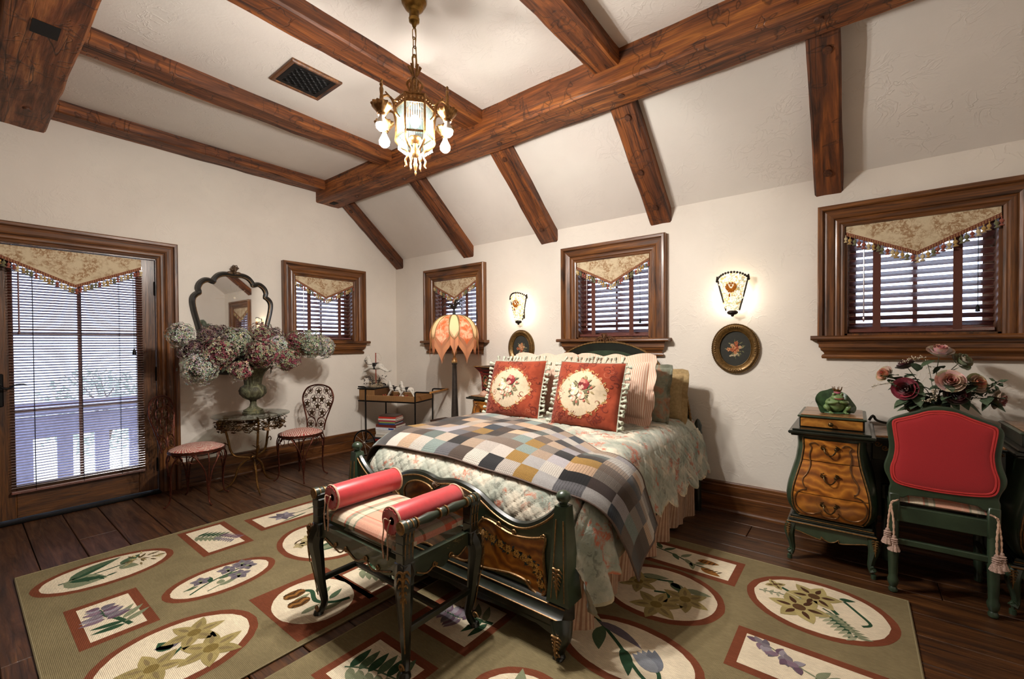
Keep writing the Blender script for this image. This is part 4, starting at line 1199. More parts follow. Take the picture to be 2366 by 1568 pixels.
# pink shams
PINKQ = NT('pink_ticking_quilt', .92, 0, .2)
def _pq():
    N = PINKQ; v = N.co()
    w = N.n('TexWave', {'Vector': v, 'Scale': 24., 'Distortion': .6}, bands_direction='X').outputs['Fac']
    N.bsdf('Base Color', N.ramp(w, [(.3, S('#c99a82')), (.6, S('#e3cdb9'))])); N.bsdf('Sheen Weight', .15)
    N.bump(N.noise(v, 120., 3.), .35, .004)
_pq()
def sham(loc, lean, yaw, label, w, h, th, mat, fl=.055, sn=5, group=None, roll=0., flare=0., nm='pillow'):
    t = thing(nm, label, 'pillow', group=group)
    bul, edge = pill_surf(w-2*fl, h-2*fl, th, 2.4, .5)
    m = M()
    for side in (1, -1):
        def fn(a, b, side=side):
            x, y = (a*2-1)*side, b*2-1
            X, Y = edge(x, y); q = .004*(math.exp(-((((x+y)*4) % 1-.5)**2)*40)+math.exp(-((((x-y)*4) % 1-.5)**2)*40))
            wr = .006*math.sin(x*9+y*7)*math.sin(y*8)*(1-max(abs(x), abs(y)))
            return (X, Y, side*(bul(x, y)-q*(1-max(abs(x), abs(y))**6)+wr))
        m.grid(fn, 40, 34)
    m.obj('pillow_body', mat, t, angle=180)
    if fl > 0:
        def ring(u, v):
            a = u*2*PI; q = max(abs(math.cos(a)), abs(math.sin(a))); ux, uy = math.cos(a)/q, math.sin(a)/q
            X, Y = edge(ux, uy); s_ = 1
            per = (u*4*sn) % 1; sc = fl*(.72+.28*math.sin(PI*((u*sn*2.) % 1)))
            if sn == 0: sc = fl
            d = Vector((ux if abs(ux) > .999 else ux*.3, uy if abs(uy) > .999 else uy*.3)).normalized()
            return (X+d.x*sc*v*1.15, Y+d.y*sc*v*1.15, .010*math.sin(u*60)*v+.012*math.sin(u*17)*v+flare*v)
        m = M(); m.grid(ring, 160, 4, cu=True)
        m.grid(lambda u, v: (lambda p: (p[0], p[1], p[2]-.006))(ring(1-u, v)), 160, 4, cu=True)
        m.obj('flange', mat, t, angle=180)
    place(t, loc, lean, yaw, roll)
sham((2.80, -.66, .965), .27, .0, 'pink ticking sham with scalloped edge behind the left red cushion', .66, .52, .17, PINKQ.m, group='pink ticking shams')
sham((3.42, -.66, .965), .27, .0, 'pink ticking sham with scalloped edge behind the right red cushion', .68, .52, .17, PINKQ.m, group='pink ticking shams')
SHAMQ = QUILT.copy(); SHAMQ.name = 'quilted_sham'
for nd in SHAMQ.node_tree.nodes:
    if nd.type == 'ATTRIBUTE': pass
def sham_c(*a, **k): sham(*a, **k)
SAGE = NT('sage_floral_sham', .9, 0, .2)
def _sg():
    N = SAGE; v = N.co(); a = N.noise(v, 9., 4., .6, .8); b = N.noise(v, 40., 4., .7, .5)
    col = N.ramp(a, [(.35, S('#75796a')), (.52, S('#8d8f7c')), (.66, S('#a87a5f'))])
    N.bsdf('Base Color', N.mix(.5, col, N.ramp(b, [(.3, .6), (.7, 1.2)]), 'MULTIPLY')); N.bump(N.noise(v, 60., 4., .7), .5, .006); N.bsdf('Sheen Weight', .15)
_sg()
sham((3.47, -.46, .91), .27, .0, 'sage floral quilted sham standing behind the pink shams at right', .66, .46, .18, SAGE.m, .02, 0)
sham((2.77, -.46, .91), .27, .0, 'sage floral quilted sham standing behind the pink shams at left', .66, .46, .18, SAGE.m, .02, 0)
TAN = plain('tan_linen', S('#a58c62'), .95, var=.12, scale=60, bump=.35, sheen=.2)
sham((3.53, -.26, .885), .17, .0, 'plain tan linen pillow leaning on the headboard at right', .66, .42, .20, TAN, .035, 0, flare=-.01)
sham((2.70, -.26, .885), .17, .0, 'plain tan linen pillow leaning on the headboard at left', .66, .42, .20, TAN, .035, 0, flare=-.01)
# ================================================================== BENCH
def plaid(name, sc, axis2=1):
    """woven plaid from numpy-free nodes: stripes on two local axes"""
    N = NT(name, .92, 0, .2); v = N.co(); s = N.n('SeparateXYZ', {'Vector': v})
    def bands(sock, stops, per):
        f = N.math('FRACT', N.math('MULTIPLY', sock, 1./per)); return N.ramp(f, stops, 'CONSTANT')
    cr, co, gr, gy = S('#c9b8a0'), S('#c9785f'), S('#5e6a55'), S('#a39c8d'); rd = S('#b8442f')
    A = bands(s.outputs[0], [(.0, co), (.26, S('#c98a72')), (.30, co), (.36, gr), (.39, cr), (.46, gy), (.50, gr), (.55, rd), (.57, cr), (.66, S('#bfae98')), (.72, cr), (.76, rd), (.78, gr), (.83, cr), (.90, gr), (.925, co)], sc)
    B = bands(s.outputs[axis2], [(.0, cr), (.2, co), (.3, S('#c98a72')), (.34, co), (.40, gr), (.43, cr), (.52, gy), (.56, cr), (.60, rd), (.615, cr), (.8, gr), (.84, cr)], sc*.62)
    c = N.mix(.38, A, B)
    c = N.mix(1., c, N.ramp(N.noise(v, 300., 2.), [(.3, .8), (.7, 1.1)]), 'MULTIPLY')
    N.bsdf('Base Color', c); N.bsdf('Sheen Weight', .2); N.bump(N.noise(v, 400., 2.), .3, .002)
    MATS[name] = N.m; return N.m
PLAID = plaid('plaid_wool', .50)
REDSILK = plain('red_silk', S('#b3242a'), .38, 0, .06, 40, .08, 0, .5, .5)
PALEROPE = plain('pink_cream_rope', S('#c9a58c'), .9, 0, .25, 300, .3)
CHIP = NT('chipped_green_paint', .4)
def _chip():
    N = CHIP; v = N.co((1, 1, 3)); f = N.noise(v, 26., 5., .7, .6); g_ = N.noise(N.co(loc=(4, 4, 4)), 4.5, 2.)
    k = N.math('MULTIPLY', N.ramp(f, [(.60, 0.), (.63, 1.)]), N.ramp(g_, [(.5, 0.), (.6, 1.)]))
    N.bsdf('Base Color', N.mix(k, N.ramp(N.noise(v, 9., 3.), [(.3, S('#1c2419')), (.7, S('#2c3827'))]), S('#9a8358'))); N.bsdf('Coat Weight', .35)
_chip(); CHIPG = CHIP.m
bw, bd = .315, .185
bench = thing('bench', 'black-green gilt bench with turned arm rails at the foot of the bed', 'bench', (3.158, -2.408, 0))
def cabriole(m, x, y, sx, sy, ztop, r0=.036, knee=.02):
    P_ = smoothpath([(x, y, ztop), (x+sx*knee*.9, y+sy*knee*.9, ztop-.07), (x+sx*knee*.55, y+sy*knee*.55, ztop*.62), (x+sx*.002, y+sy*.002, ztop*.36), (x-sx*.008, y-sy*.008, ztop*.16), (x+sx*.004, y+sy*.004, ztop*.06), (x+sx*.012, y+sy*.012, .014)], 4)
    m.tube(P_, [r0, r0*1.05, r0*.82, r0*.60, r0*.48, r0*.45, r0*.62], 8)
    m.lathe([(r0*.55, 0), (r0*.7, .008), (r0*.6, .022), (r0*.35, .03)], 10, (x+sx*.012, y+sy*.012, 0))
for sx in (-1, 1):
    for sy in (-1, 1):
        x, y = sx*bw, sy*bd; m = M(); cabriole(m, x, y, sx, sy, .44)
        m.box(x-.032, x+.032, y-.030, y+.030, .39, .455, .006); lg = m.obj('leg', BLGREEN, bench)
        m = M()
        # gilt carved knee and scroll foot
        R_ = Matrix.Translation((x, y, 0)) @ Matrix.Rotation(math.atan2(sy, sx)+PI/2, 4, 'Z')
        acanthus(m, (0, -.050, .43), .17, .055, xf=R_)
        m.tube([(.0, -.048, .26), (.0, -.030, .17), (0, -.018, .10)], .0028, 5, xf=R_)
        v = []
        scroll(m, (x+sx*.004, .045), .017, 1.2, .004, 0, sx, y=y+sy*.024)
        m.obj('gilded_carving', GILT, lg)
        # post: curls outwards at the top
        m = M()
        pp = [(x+sx*.0, .45), (x+sx*.004, .49), (x+sx*.000, .53), (x+sx*.008, .565), (x+sx*.012, .588)]
        for (xa, za), (xb, zb) in zip(pp[:-1], pp[1:]): m.box(min(xa, xb)-.024, max(xa, xb)+.024, y-.027, y+.027, za-.003, zb+.003, .005)
        po = m.obj('rail_post', BLGREEN, bench, False)
        m = M()
        for q in (-.018, 0, .018): m.tube(smoothpath([(x+sx*.026, y+q, .47), (x+sx*.029, y+q, .53), (x+sx*.036, y+q, .575)], 3), .0026, 5)
        m.lathe([(.026, -.004), (.026, .004), (.018, .007), (.01, .005), (0, .006)], 14, xf=Matrix.Translation((x+sx*.012, y+sy*.027, .592)) @ Matrix.Rotation(-sy*PI/2, 4, 'X'))
        m.obj('gilded_trim', GILT, po)
for sx in (-1, 1):
    x = sx*(bw+.012)
    pr_ = [(.018, -.215), (.026, -.212), (.028, -.195), (.020, -.19), (.024, -.175), (.019, -.165), (.022, -.15), (.014, -.14), (.016, -.12), (.021, -.07), (.015, -.03), (.014, -.02), (.020, -.012), (.020, .012), (.014, .02), (.015, .03), (.021, .07), (.016, .12), (.014, .14), (.022, .15), (.019, .165), (.024, .175), (.020, .19), (.028, .195), (.026, .212), (.018, .215)]
    xf = Matrix.Translation((x, 0, .592)) @ Matrix.Rotation(-PI/2, 4, 'X')
    m = M(); m.lathe(pr_, 14, xf=xf); ra = m.obj('arm_rail', CHIPG, bench)
    for z in (-.19, -.165, -.14, -.02, .02, .14, .165, .19):
        m = M(); m.lathe([(.015, z-.004), (.0225, z-.003), (.0225, z+.003), (.015, z+.004)], 14, xf=xf); m.obj('gilded_ring', GILT, ra)
def scal_rail(L, horiz, y, z0=.452):
    h = [(-L, z0), (-L, z0-.07)]+[(x_*L, z0-.07-.022*math.cos(x_*PI*1.5)**2+.012*abs(x_)) for x_ in np.linspace(-.95, .95, 25)]+[(L, z0-.07), (L, z0)]
    m = M(); m.prism(h, -.014, .014, 'xz'); return m
for s in (-1, 1):
    m = scal_rail(bw-.02, True, 0); o = m.obj('seat_rail', CHIPG, bench, False, loc=(0, s*bd, 0))
    m = M(); pts = smoothpath([(-.25, -s*0, .40), (-.16, 0, .375), (-.12, 0, .37), (-.07, 0, .395), (0, 0, .372), (.07, 0, .395), (.12, 0, .37), (.16, 0, .375), (.25, 0, .40)], 4)
    m.tube([(p[0], s*.016, p[2]-.004) for p in pts], .0035, 5)
    for q in (-1, 1): scroll(m, (q*.075, .395), .014, 1.2, .0035, 0, q, y=s*.017); scroll(m, (q*.16, .388), .012, 1.2, .003, 0, -q, y=s*.017)
    m.obj('gilded_scrolls', GILT, o)
    m = scal_rail(bd-.02, True, 0); o = m.obj('seat_rail', CHIPG, bench, False, loc=(s*bw, 0, 0)); o.rotation_euler = (0, 0, PI/2)
    for q in (-1, 1):
        m = M(); scroll(m, (q*.045, .392), .013, 1.2, .0035, 0, q, y=-s*.017); m.tube(smoothpath([(q*.05, -s*.017, .385), (q*.09, -s*.017, .372), (q*.14, -s*.017, .395)], 4), .003, 5)
        m.obj('gilded_scroll', GILT, o)
    m = M(); m.box(s*bw-.012, s*bw+.012, -bd, bd, .165, .19, .004); m.obj('stretcher', BLGREEN, bench, False)
m = M(); m.box(-bw, bw, -.012, .012, .167, .188, .004); m.obj('stretcher', BLGREEN, bench, False)
# cushion and bolsters rest on it
t = thing('seat_cushion', 'coral and grey plaid bench cushion between the red bolsters', 'cushion', (3.158, -2.408, .455))
bul, edge = pill_surf(.585, .375, .075, 3.6, .45)
m = M()
m.grid(lambda a, b: (edge(a*2-1, b*2-1)[0], edge(a*2-1, b*2-1)[1], .026+bul(a*2-1, b*2-1)+.012), 40, 28)
m.grid(lambda a, b: (edge(1-a*2, b*2-1)[0], edge(1-a*2, b*2-1)[1], .026-bul(1-a*2, b*2-1)*.55-.004), 30, 20)
per = [(math.cos(a), math.sin(a)) for a in np.linspace(0, 2*PI, 60, endpoint=False)]
def rim_(u, v):
    a = u*2*PI; q = max(abs(math.cos(a)), abs(math.sin(a))); X, Y = edge(math.cos(a)/q, math.sin(a)/q); return (X, Y, .022+v*.016)
m.grid(rim_, 60, 1, cu=True); m.obj('cushion_cover', PLAID, t, angle=60)
for s, lab in ((-1, 'red silk bolster at the left end of the bench'), (1, 'red silk bolster at the near right end of the bench')):
    t = thing('bolster', lab, 'bolster', (3.158+s*.225, -2.408, .585), 0, 'red silk bolsters')
    L = .178; R_ = .056; xf = Matrix.Rotation(-PI/2, 4, 'X')
    m = M(); m.lathe([(R_*.98, -L), (R_*1.03, -L*.9), (R_*1.05, 0), (R_*1.03, L*.9), (R_*.98, L)], 24, xf=xf, rfn=lambda a, z: 1+.012*math.sin(a*3+z*20)); m.obj('bolster_cover', REDSILK, t)
    for e in (-1, 1):
        m = M(); m.lathe([(R_*.985, e*L), (R_*.9, e*(L+.008)), (R_*.5, e*(L+.006)), (.008, e*(L-.004)), (0, e*(L-.004))], 40, xf=xf, rfn=lambda a, z: 1+.06*math.sin(a*14)); m.obj('gathered_end', REDSILK, t)
        m = M(); m.tube([(R_*1.01*math.cos(a), e*L, R_*1.01*math.sin(a)) for a in np.linspace(0, 2*PI, 26, endpoint=False)], .005, 6, True)
        if e < 0:
            g = random.Random(3+s)
            for q in (-1, 1): m.tube(smoothpath([(0, -L-.006, 0), (-.02*q+s*.0, -L-.022, .012), (-.012*q, -L-.03, -.03), (-.018*q-.01, -L-.026, -.09), (-.012*q-.012, -L-.022, -.15)], 4), [.003, .003, .003, .003, .004], 5)
        m.obj('cord_trim', PALEROPE, t)

# ================================================================== DESK
def hw_(z):   # half width of the bombe pedestal
    return float(np.interp(z, [.27, .30, .34, .40, .46, .52, .60, .68, .745], [.178, .198, .212, .216, .208, .193, .172, .162, .166]))
def fy_(z):   # front bulge
    return float(np.interp(z, [.27, .32, .38, .44, .52, .60, .68, .745], [.02, .045, .06, .058, .038, .018, .008, .010]))
KNOB = plain('dark_brass', S('#4a3a22'), .35, .9, .25, 60, .15)
def handle(par, x, y, z, w=.055, s=1.):
    m = M()
    pts = smoothpath([(x-w*.5, y-.012, z+.008), (x-w*.42, y-.02, z-.006), (x-w*.2, y-.026, z-.02), (x, y-.028, z-.023), (x+w*.2, y-.026, z-.02), (x+w*.42, y-.02, z-.006), (x+w*.5, y-.012, z+.008)], 3)
    m.tube(pts, [.0035, .004, .003, .0035, .003, .004, .0035], 6)
    for q in (-1, 1):
        m.ball((x+q*w*.5, y-.006, z+.01), .009, 8, 6, sc=(1, .7, 1)); scroll(m, (x+q*(w*.5+.006), z+.014), .012, 1.2, .003, 0, q, y=y-.005)
        m.tube([(x+q*w*.5, y-.004, z+.012), (x+q*(w*.5+.014), y-.007, z+.026), (x+q*(w*.5-.002), y-.004, z+.03)], .003, 5)
    m.obj('handle', KNOB, par)
def pedestal(par, cx, fy, by, zs=1., ndraw=3, sxw=1.):
    """bombe drawer pedestal: front at y=fy, back at y=by"""
    Z = list(np.linspace(.27, .745, 20))
    def ring(z, o=0.):
        w = hw_(z)*sxw+o; f = fy-fy_(z)-o; return [(cx-w, by), (cx-w, f+.06), (cx-w+.012, f+.02), (cx-w+.035, f), (cx+w-.035, f), (cx+w-.012, f+.02), (cx+w, f+.06), (cx+w, by)]
    m = M(); v = []; f = []
    for z in Z: v += [(x, y, z*zs) for x, y in ring(z)]
    for i in range(len(Z)-1):
        for k in range(8): j = (k+1) % 8; f.append((i*8+k, i*8+j, (i+1)*8+j, (i+1)*8+k))
    f.append(tuple(range(7, -1, -1))); f.append(tuple((len(Z)-1)*8+k for k in range(8)))
    m.add(v, f); ped = m.obj('pedestal', DGREEN, par, angle=50)
    lim = [(.285, .42), (.424, .605), (.609, .728)] if ndraw == 3 else [(.285, .505), (.512, .728)]
    for za, zb in lim:
        def fr(u, v_):
            z = za+(zb-za)*v_; w = hw_(z)*sxw-.042; lo = min(1., (z-.27)/.05); w *= (.90+.10*lo**.5); x = (u*2-1)*w
            return (cx+x, fy-fy_(z)-.010-.012*(1-(2*u-1)**2), z*zs)
        m = M(); nu, nv = 14, 8
        m.grid(fr, nu, nv)
        for side in range(4):
            def ed(u, v_, side=side):
                q = {0: (u, 0), 1: (1, u), 2: (1-u, 1), 3: (0, 1-u)}[side]; p = fr(*q); return (p[0], p[1]+v_*.016, p[2])
            m.grid(lambda u, v_, ed=ed: ed(1-u, v_), 10, 1)
        d_ = m.obj('drawer', VENEER, par, angle=35)
        zc = (za+zb)/2+.005; handle(d_, cx, fy-fy_(zc)-.022, zc*zs)
    # gilt outlines
    m = M(); pts = []
    zz = list(np.linspace(.285, .735, 16))
    for s in (-1, 1): m.tube([(cx+s*(hw_(z)*sxw-.034), fy-fy_(z)-.008, z*zs) for z in zz], .004, 6)
    m.tube([(cx+q*(hw_(.283)*sxw-.036), fy-fy_(.283)-.008, .281*zs) for q in np.linspace(-1, 1, 9)], .004, 6)
    m.obj('gilt_edge', GILT, par)
    m = M()
    def fp(u, z): return (cx+u, fy-fy_(z)-.012-.011*max(0, 1-(u/.16)**2), z*zs)
    for s in (-1, 1):
        for crv in ([(.055, .70), (.075, .712), (.098, .70), (.088, .68), (.098, .64), (.092, .59), (.105, .54), (.128, .50), (.122, .462), (.108, .452)],
                    [(.108, .445), (.145, .43), (.165, .385), (.155, .335), (.12, .305), (.08, .305), (.05, .322), (.038, .336)], [(.045, .325), (.035, .306), (.015, .298), (0, .297)]):
            m.tube(smoothpath([fp(s*u*sxw, z) for u, z in crv], 4), .0038, 6)
    m.obj('gilt_cartouche', plain('gilt_bronze', S('#6b4a2a'), .4, .6, .3, 60, .2) if 'gilt_bronze' not in MATS else MATS['gilt_bronze'], par)
    # base moulding, apron, legs
    m = M(); w = .195*sxw
    for z0, z1, o in ((.225, .24, .012), (.24, .252, .004), (.252, .272, -.004)): m.box(cx-w-o, cx+w+o, fy-.035-o, by, z0*zs, z1*zs, .004)
    m.obj('base_moulding', BLGREEN, par, False)
    m = M(); m.tube([(cx-w-.01, by, .232*zs), (cx-w-.01, fy-.047, .232*zs), (cx+w+.01, fy-.047, .232*zs), (cx+w+.01, by, .232*zs)], .004, 5); m.tube([(cx-w, fy-.037, .256*zs), (cx+w, fy-.037, .256*zs)], .003, 5)
    ae = [(-w+.03, .18), (-w*.75, .178), (-w*.5, .165), (-.045, .155), (-.04, .172), (-.025, .158), (0, .150), (.025, .158), (.04, .172), (.045, .155), (w*.5, .165), (w*.75, .178), (w-.03, .18)]
    m.tube([(cx+x, fy-.034, z*zs) for x, z in smoothpath([(a, b) for a, b in ae], 3)], .003, 5); m.obj('gilt_lines', GILT, par)
    a2 = smoothpath(ae, 3); out = [(cx-w, .228*zs), (cx-w, .19*zs)]+[(cx+x, z*zs) for x, z in a2]+[(cx+w, .19*zs), (cx+w, .228*zs)]
    m = M(); m.prism(out, fy-.03, fy-.012, 'xz'); m.obj('apron', DGREEN, par, False)
    for sx in (-1, 1):
        for sy, y in ((-1, fy-.012), (1, by-.03)):
            x = cx+sx*(w-.012); m = M()
            m.tube(smoothpath([(x, y, .225*zs), (x+sx*.014, y+sy*.012, .17*zs), (x+sx*.004, y+sy*.004, .10*zs), (x+sx*.0, y, .06*zs), (x+sx*.012, y+sy*.01, .035*zs)], 4), [.026, .028, .018, .015, .02], 8)
            scroll(m, (x+sx*.012, .05*zs), .015, 1.1, .006, PI/2, sx, y=y+sy*.016)
            m.lathe([(.0, 0), (.013, 0), (.013, .022), (.006, .026), (.006, .04)], 10, (x+sx*.012, y+sy*.01, 0)); lg = m.obj('leg', DGREEN, par)
            if sy < 0: m = M(); acanthus(m, (x+sx*.018, y-.034, .215*zs), .085, .036); m.obj('gilded_leaf', GILT, lg)
    return ped
desk = thing('desk', 'dark green and burl wood kneehole writing desk under the right window', 'desk', (5.19, 0, 0))
DF, DB = -.555, -.06
for cx in (-.45, .45):
    pedestal(desk, cx, DF, DB)
    m = M(); w = .178
    m.box(cx-w-.012, cx+w+.012, DF-.04, DB+.01, .745, .757, .004); m.box(cx-w-.025, cx+w+.025, DF-.055, DB+.02, .757, .775, .006); m.box(cx-w-.006, cx+w+.006, DF-.036, DB+.02, .775, .786, .004)
    m.obj('pedestal_top', BLGREEN, desk, False)
    m = M(); m.box(cx-.155, cx+.155, -.50, -.10, .785, .845, .003); bx_ = m.obj('gallery_box', BLGREEN, desk, False)
    m = M(); m.box(cx-.148, cx+.148, -.507, -.495, .79, .842, .003); dr = m.obj('small_drawer', veneer('crotch_veneer', S('#5d3210'), S('#9a6226'), S('#b57c36')) if 'crotch_veneer' not in MATS else MATS['crotch_veneer'], desk, False)
    m = M(); m.lathe([(.004, 0), (.005, .008), (.012, .014), (.013, .02), (.007, .026), (0, .027)], 14, xf=Matrix.Translation((cx, -.507, .816)) @ Matrix.Rotation(PI/2, 4, 'X')); m.obj('knob', KNOB, dr)
    m = M(); m.box(cx-.165, cx+.165, -.515, -.09, .845, .857, .005); m.obj('gallery_rim', DGREEN, desk, False)
    m = M(); m.box(cx-.148, cx+.148, -.495, -.11, .857, .862, .002); m.obj('gallery_lid', wood('satinwood', S('#6d4426'), S('#9a6b42'), S('#b5865a'), 0, 1.5, .3, 0, 0, .05, .5) if 'satinwood' not in MATS else MATS['satinwood'], desk, False)
m = M()
out = [(-.265, -.07), (.265, -.07), (.265, -.47), (.22, -.45), (.15, -.425), (0, -.415), (-.15, -.425), (-.22, -.45), (-.265, -.47)]
m.prism([(x, y) for x, y in out][::-1], .742, .757, 'xy', bevel=.004); m.obj('desktop_edge', BLGREEN, desk, False)
m = M(); m.prism([(x*.95, y*.985+.0) for x, y in out][::-1], .757, .768, 'xy', bevel=.002); m.obj('desktop', MATS['satinwood'], desk, False)
m = M(); m.box(-.262, .262, -.41, -.39, .62, .742, .004); dw = m.obj('kneehole_drawer', BLGREEN, desk, False)
m = M()
for s in (-1, 1):
    for k in range(3): scroll(m, (s*(.235-k*.03), .715-k*.02), .016, 1.3, .004, 0, s, y=-.414)
m.obj('gilt_fretwork', GILT, dw)
m = M(); m.box(-.26, .26, -.075, -.06, .20, .742); m.obj('modesty_panel', BLGREEN, desk, False)
for s in (-1, 1):
    m = M(); m.tube(smoothpath([(s*.27, -.10, .80), (s*.25, -.09, .83), (s*.23, -.08, .80), (s*.16, -.075, .785), (0, -.075, .782)], 4), .008, 6); m.obj('gallery_scroll', BLGREEN, desk)

# ================================================================== DESK CHAIR
ch = thing('desk_chair', 'dark green chair seen from behind with a red upholstered back', 'chair', (5.188, -.67, 0))
REDFAB = plain('red_upholstery', S('#a01d22'), .75, 0, .05, 350, .15, 0, .3, .3)
co_ = [(0, .976), (.04, .972), (.10, .945), (.145, .925), (.185, .905), (.202, .885), (.207, .86), (.203, .82), (.197, .76), (.203, .71), (.216, .66), (.214, .625), (.200, .59), (.192, .56), (.197, .535), (.195, .50)]
c2 = smoothpath(co_, 3); out = [(-x, z) for x, z in reversed(c2)][:-1]+c2
m = M(); bt = [(.14, .50), (.12, .515), (0, .522), (-.12, .515), (-.14, .50)]
m.prism((out+bt)[::-1], -.016, .016, 'xz', bevel=.005); m.obj('back_frame', DGREEN, ch, angle=30)
ci = [(0, .955), (.05, .948), (.10, .925), (.15, .905), (.178, .892), (.182, .87), (.176, .82), (.170, .76), (.176, .70), (.188, .65), (.184, .60), (.165, .575), (.12, .565), (.06, .560), (0, .558)]
c3 = smoothpath(ci, 3); inn = [(-x, z) for x, z in reversed(c3)][:-1]+c3[:-1]
def pad(u, v):
    k = u*len(inn); i = int(k) % len(inn); fr_ = k-int(k); a = inn[i]; b = inn[(i+1) % len(inn)]
    x = a[0]+(b[0]-a[0])*fr_; z = a[1]+(b[1]-a[1])*fr_; q = 1-v; return (x*q, -.017-.016*(1-q**4)**.5, .755+(z-.755)*q)
m = M(); m.grid(pad, 80, 12, cu=True); m.f = [tuple(reversed(q)) for q in m.f]; m.obj('back_upholstery', REDFAB, ch, angle=60)
m = M(); m.tube([(x, -.020, z) for x, z in inn], .005, 6, True); m.tube([(x*.955, -.022, .755+(z-.755)*.95) for x, z in inn], .005, 6, True); m.obj('double_welt', plain('red_welt', S('#b8302f'), .6, var=.05), ch)
for s in (-1, 1):
    m = M(); m.box(s*.176-.022, s*.176+.022, -.02, .022, .37, .52, .006)
    m.lathe([(.0, 0), (.018, .004), (.02, .016), (.014, .028), (.021, .045), (.024, .065), (.018, .085), (.019, .10), (.022, .2), (.023, .38)], 12, (s*.178, 0, 0)); m.obj('leg', DGREEN, ch)
    m = M(); m.lathe([(.0, 0), (.016, .004), (.018, .03), (.014, .05), (.02, .09), (.022, .38)], 12, (s*.19, .40, 0)); m.box(s*.19-.022, s*.19+.022, .378, .422, .37, .455, .004); m.obj('leg', DGREEN, ch)
    m = M(); m.box(s*.185-.012, s*.185+.012, .02, .38, .385, .45, .004); m.obj('seat_rail', DGREEN, ch, False)
m = M(); m.box(-.16, .16, -.012, .014, .375, .455, .004); m.obj('seat_rail', DGREEN, ch, False)
m = M(); m.box(-.17, .17, .388, .412, .385, .45, .004); m.obj('seat_rail', DGREEN, ch, False)
m = M(); m.box(-.165, .165, -.01, .012, .255, .285, .004); m.obj('stretcher', DGREEN, ch, False)
for s in (-1, 1): m = M(); m.box(s*.184-.009, s*.184+.009, .0, .40, .20, .225, .003); m.obj('stretcher', DGREEN, ch, False)
t = thing('chair_cushion', 'plaid tie-on cushion on the green desk chair with tasselled cords', 'cushion', (5.188, -.67, .455))
bul, edge = pill_surf(.335, .39, .06, 3.2, .45)
m = M(); m.grid(lambda a, b: (edge(a*2-1, b*2-1)[0], .19+edge(a*2-1, b*2-1)[1], .022+bul(a*2-1, b*2-1)), 26, 24); m.grid(lambda a, b: (edge(1-a*2, b*2-1)[0], .19+edge(1-a*2, b*2-1)[1], .022-bul(1-a*2, b*2-1)*.7), 22, 20)
m.obj('cushion_cover', plaid('plaid_wool_chair', .27), t, angle=70)
FRG = plain('pink_grey_fringe', S('#a58a7c'), .95, 0, .3, 200, .4)
def rope_tassel(par, top, knot, ends):
    for k, e in enumerate(ends):
        P_ = smoothpath([top, ((top[0]+knot[0])/2+.004, knot[1]-.004, knot[2]+.02), knot, ((knot[0]+e[0])/2+.003*(k*2-1), e[1], (knot[2]+e[2])/2), e], 8)
        m = M(); rope(m, P_, .0042); c = m.obj('tie_cord', PALEROPE, par)
        m = M(); m.ball((e[0], e[1], e[2]), .010, 10, 7)
        for q in range(3): m.lathe([(.010, -.004-q*.010), (.017, -.009-q*.010), (.012, -.014-q*.010)], 14, e, rfn=lambda a, z: 1+.12*math.sin(a*7+q))
        m.lathe([(.012, -.03), (.020, -.05), (.025, -.068), (.022, -.070), (0, -.066)], 28, e, rfn=lambda a, z: 1+.10*math.sin(a*9)); m.obj('tassel', FRG, c)
rope_tassel(t, (-.158, -.01, .03), (-.188, -.034, .012), ((-.202, -.04, -.125), (-.178, -.045, -.155)))
rope_tassel(t, (.158, -.01, .03), (.186, -.034, .008), ((.180, -.045, -.150), (.196, -.038, -.138)))
# ================================================================== CHANDELIER
AGOLD = plain('chandelier_gilt', S('#8f6a42'), .36, 1., .25, 80, .2)
def bulbmat(name, col, st):
    return emis(name, col, st)
BULBM = bulbmat('lit_bulb', (1.0, .945, .88), BULB)
BULBC = bulbmat('lantern_bulb', (1.0, .945, .88), BULB*.11)
CRYSTAL = NT('crystal_rod')
def _cr():
    N = CRYSTAL; g = N.n('BsdfGlossy', {'Roughness': .12, 'Color': (.9, .97, 1.)}); tr = N.n('BsdfTransparent', {'Color': (.80, .88, .88)})
    fr = N.n('LayerWeight', {'Blend': .25}).outputs['Fresnel']
    b = N.n('MixShader', {0: N.math('MULTIPLY', fr, .5), 1: tr.outputs[0], 2: g.outputs[0]})
    tl = N.n('BsdfTranslucent', {'Color': (.016, .018, .018)}); ad = N.n('AddShader', {0: b.outputs[0], 1: tl.outputs[0]})
    N.t.links.new(ad.outputs[0], N.out.inputs['Surface'])
_cr()
ch_ = thing('chandelier', 'gilt lantern chandelier with crystal rods and bare downward bulbs hanging on a chain', 'chandelier', (3.0, -2.13, 0))
m = M(); m.lathe([(.0, 3.125), (.062, 3.125), (.066, 3.112), (.06, 3.10), (.052, 3.092), (.05, 3.082), (.036, 3.07), (.026, 3.064), (.026, 3.03), (.029, 3.026), (.027, 3.01), (.014, 3.0), (.010, 2.985), (.007, 2.98), (0, 2.98)], 20); m.obj('canopy', BRASS, ch_)
def chain_link():
    m = M(); r, h = .0105, .019; pts = []
    for a in np.linspace(0, PI, 7): pts.append((r*math.cos(a), 0, h+r*math.sin(a)))
    for a in np.linspace(PI, 2*PI, 7): pts.append((r*math.cos(a), 0, -h+r*math.sin(a)))
    m.tube(pts, .0026, 6, True); me = m.mesh('chain_link'); me.materials.append(BRASS); return me
LKM = chain_link(); z = 2.968; i = 0
while z > 2.84: share(LKM, 'chain_link', ch_, (0, 0, z-.02), (0, 0, (i % 2)*PI/2+.3)); z -= .047; i += 1
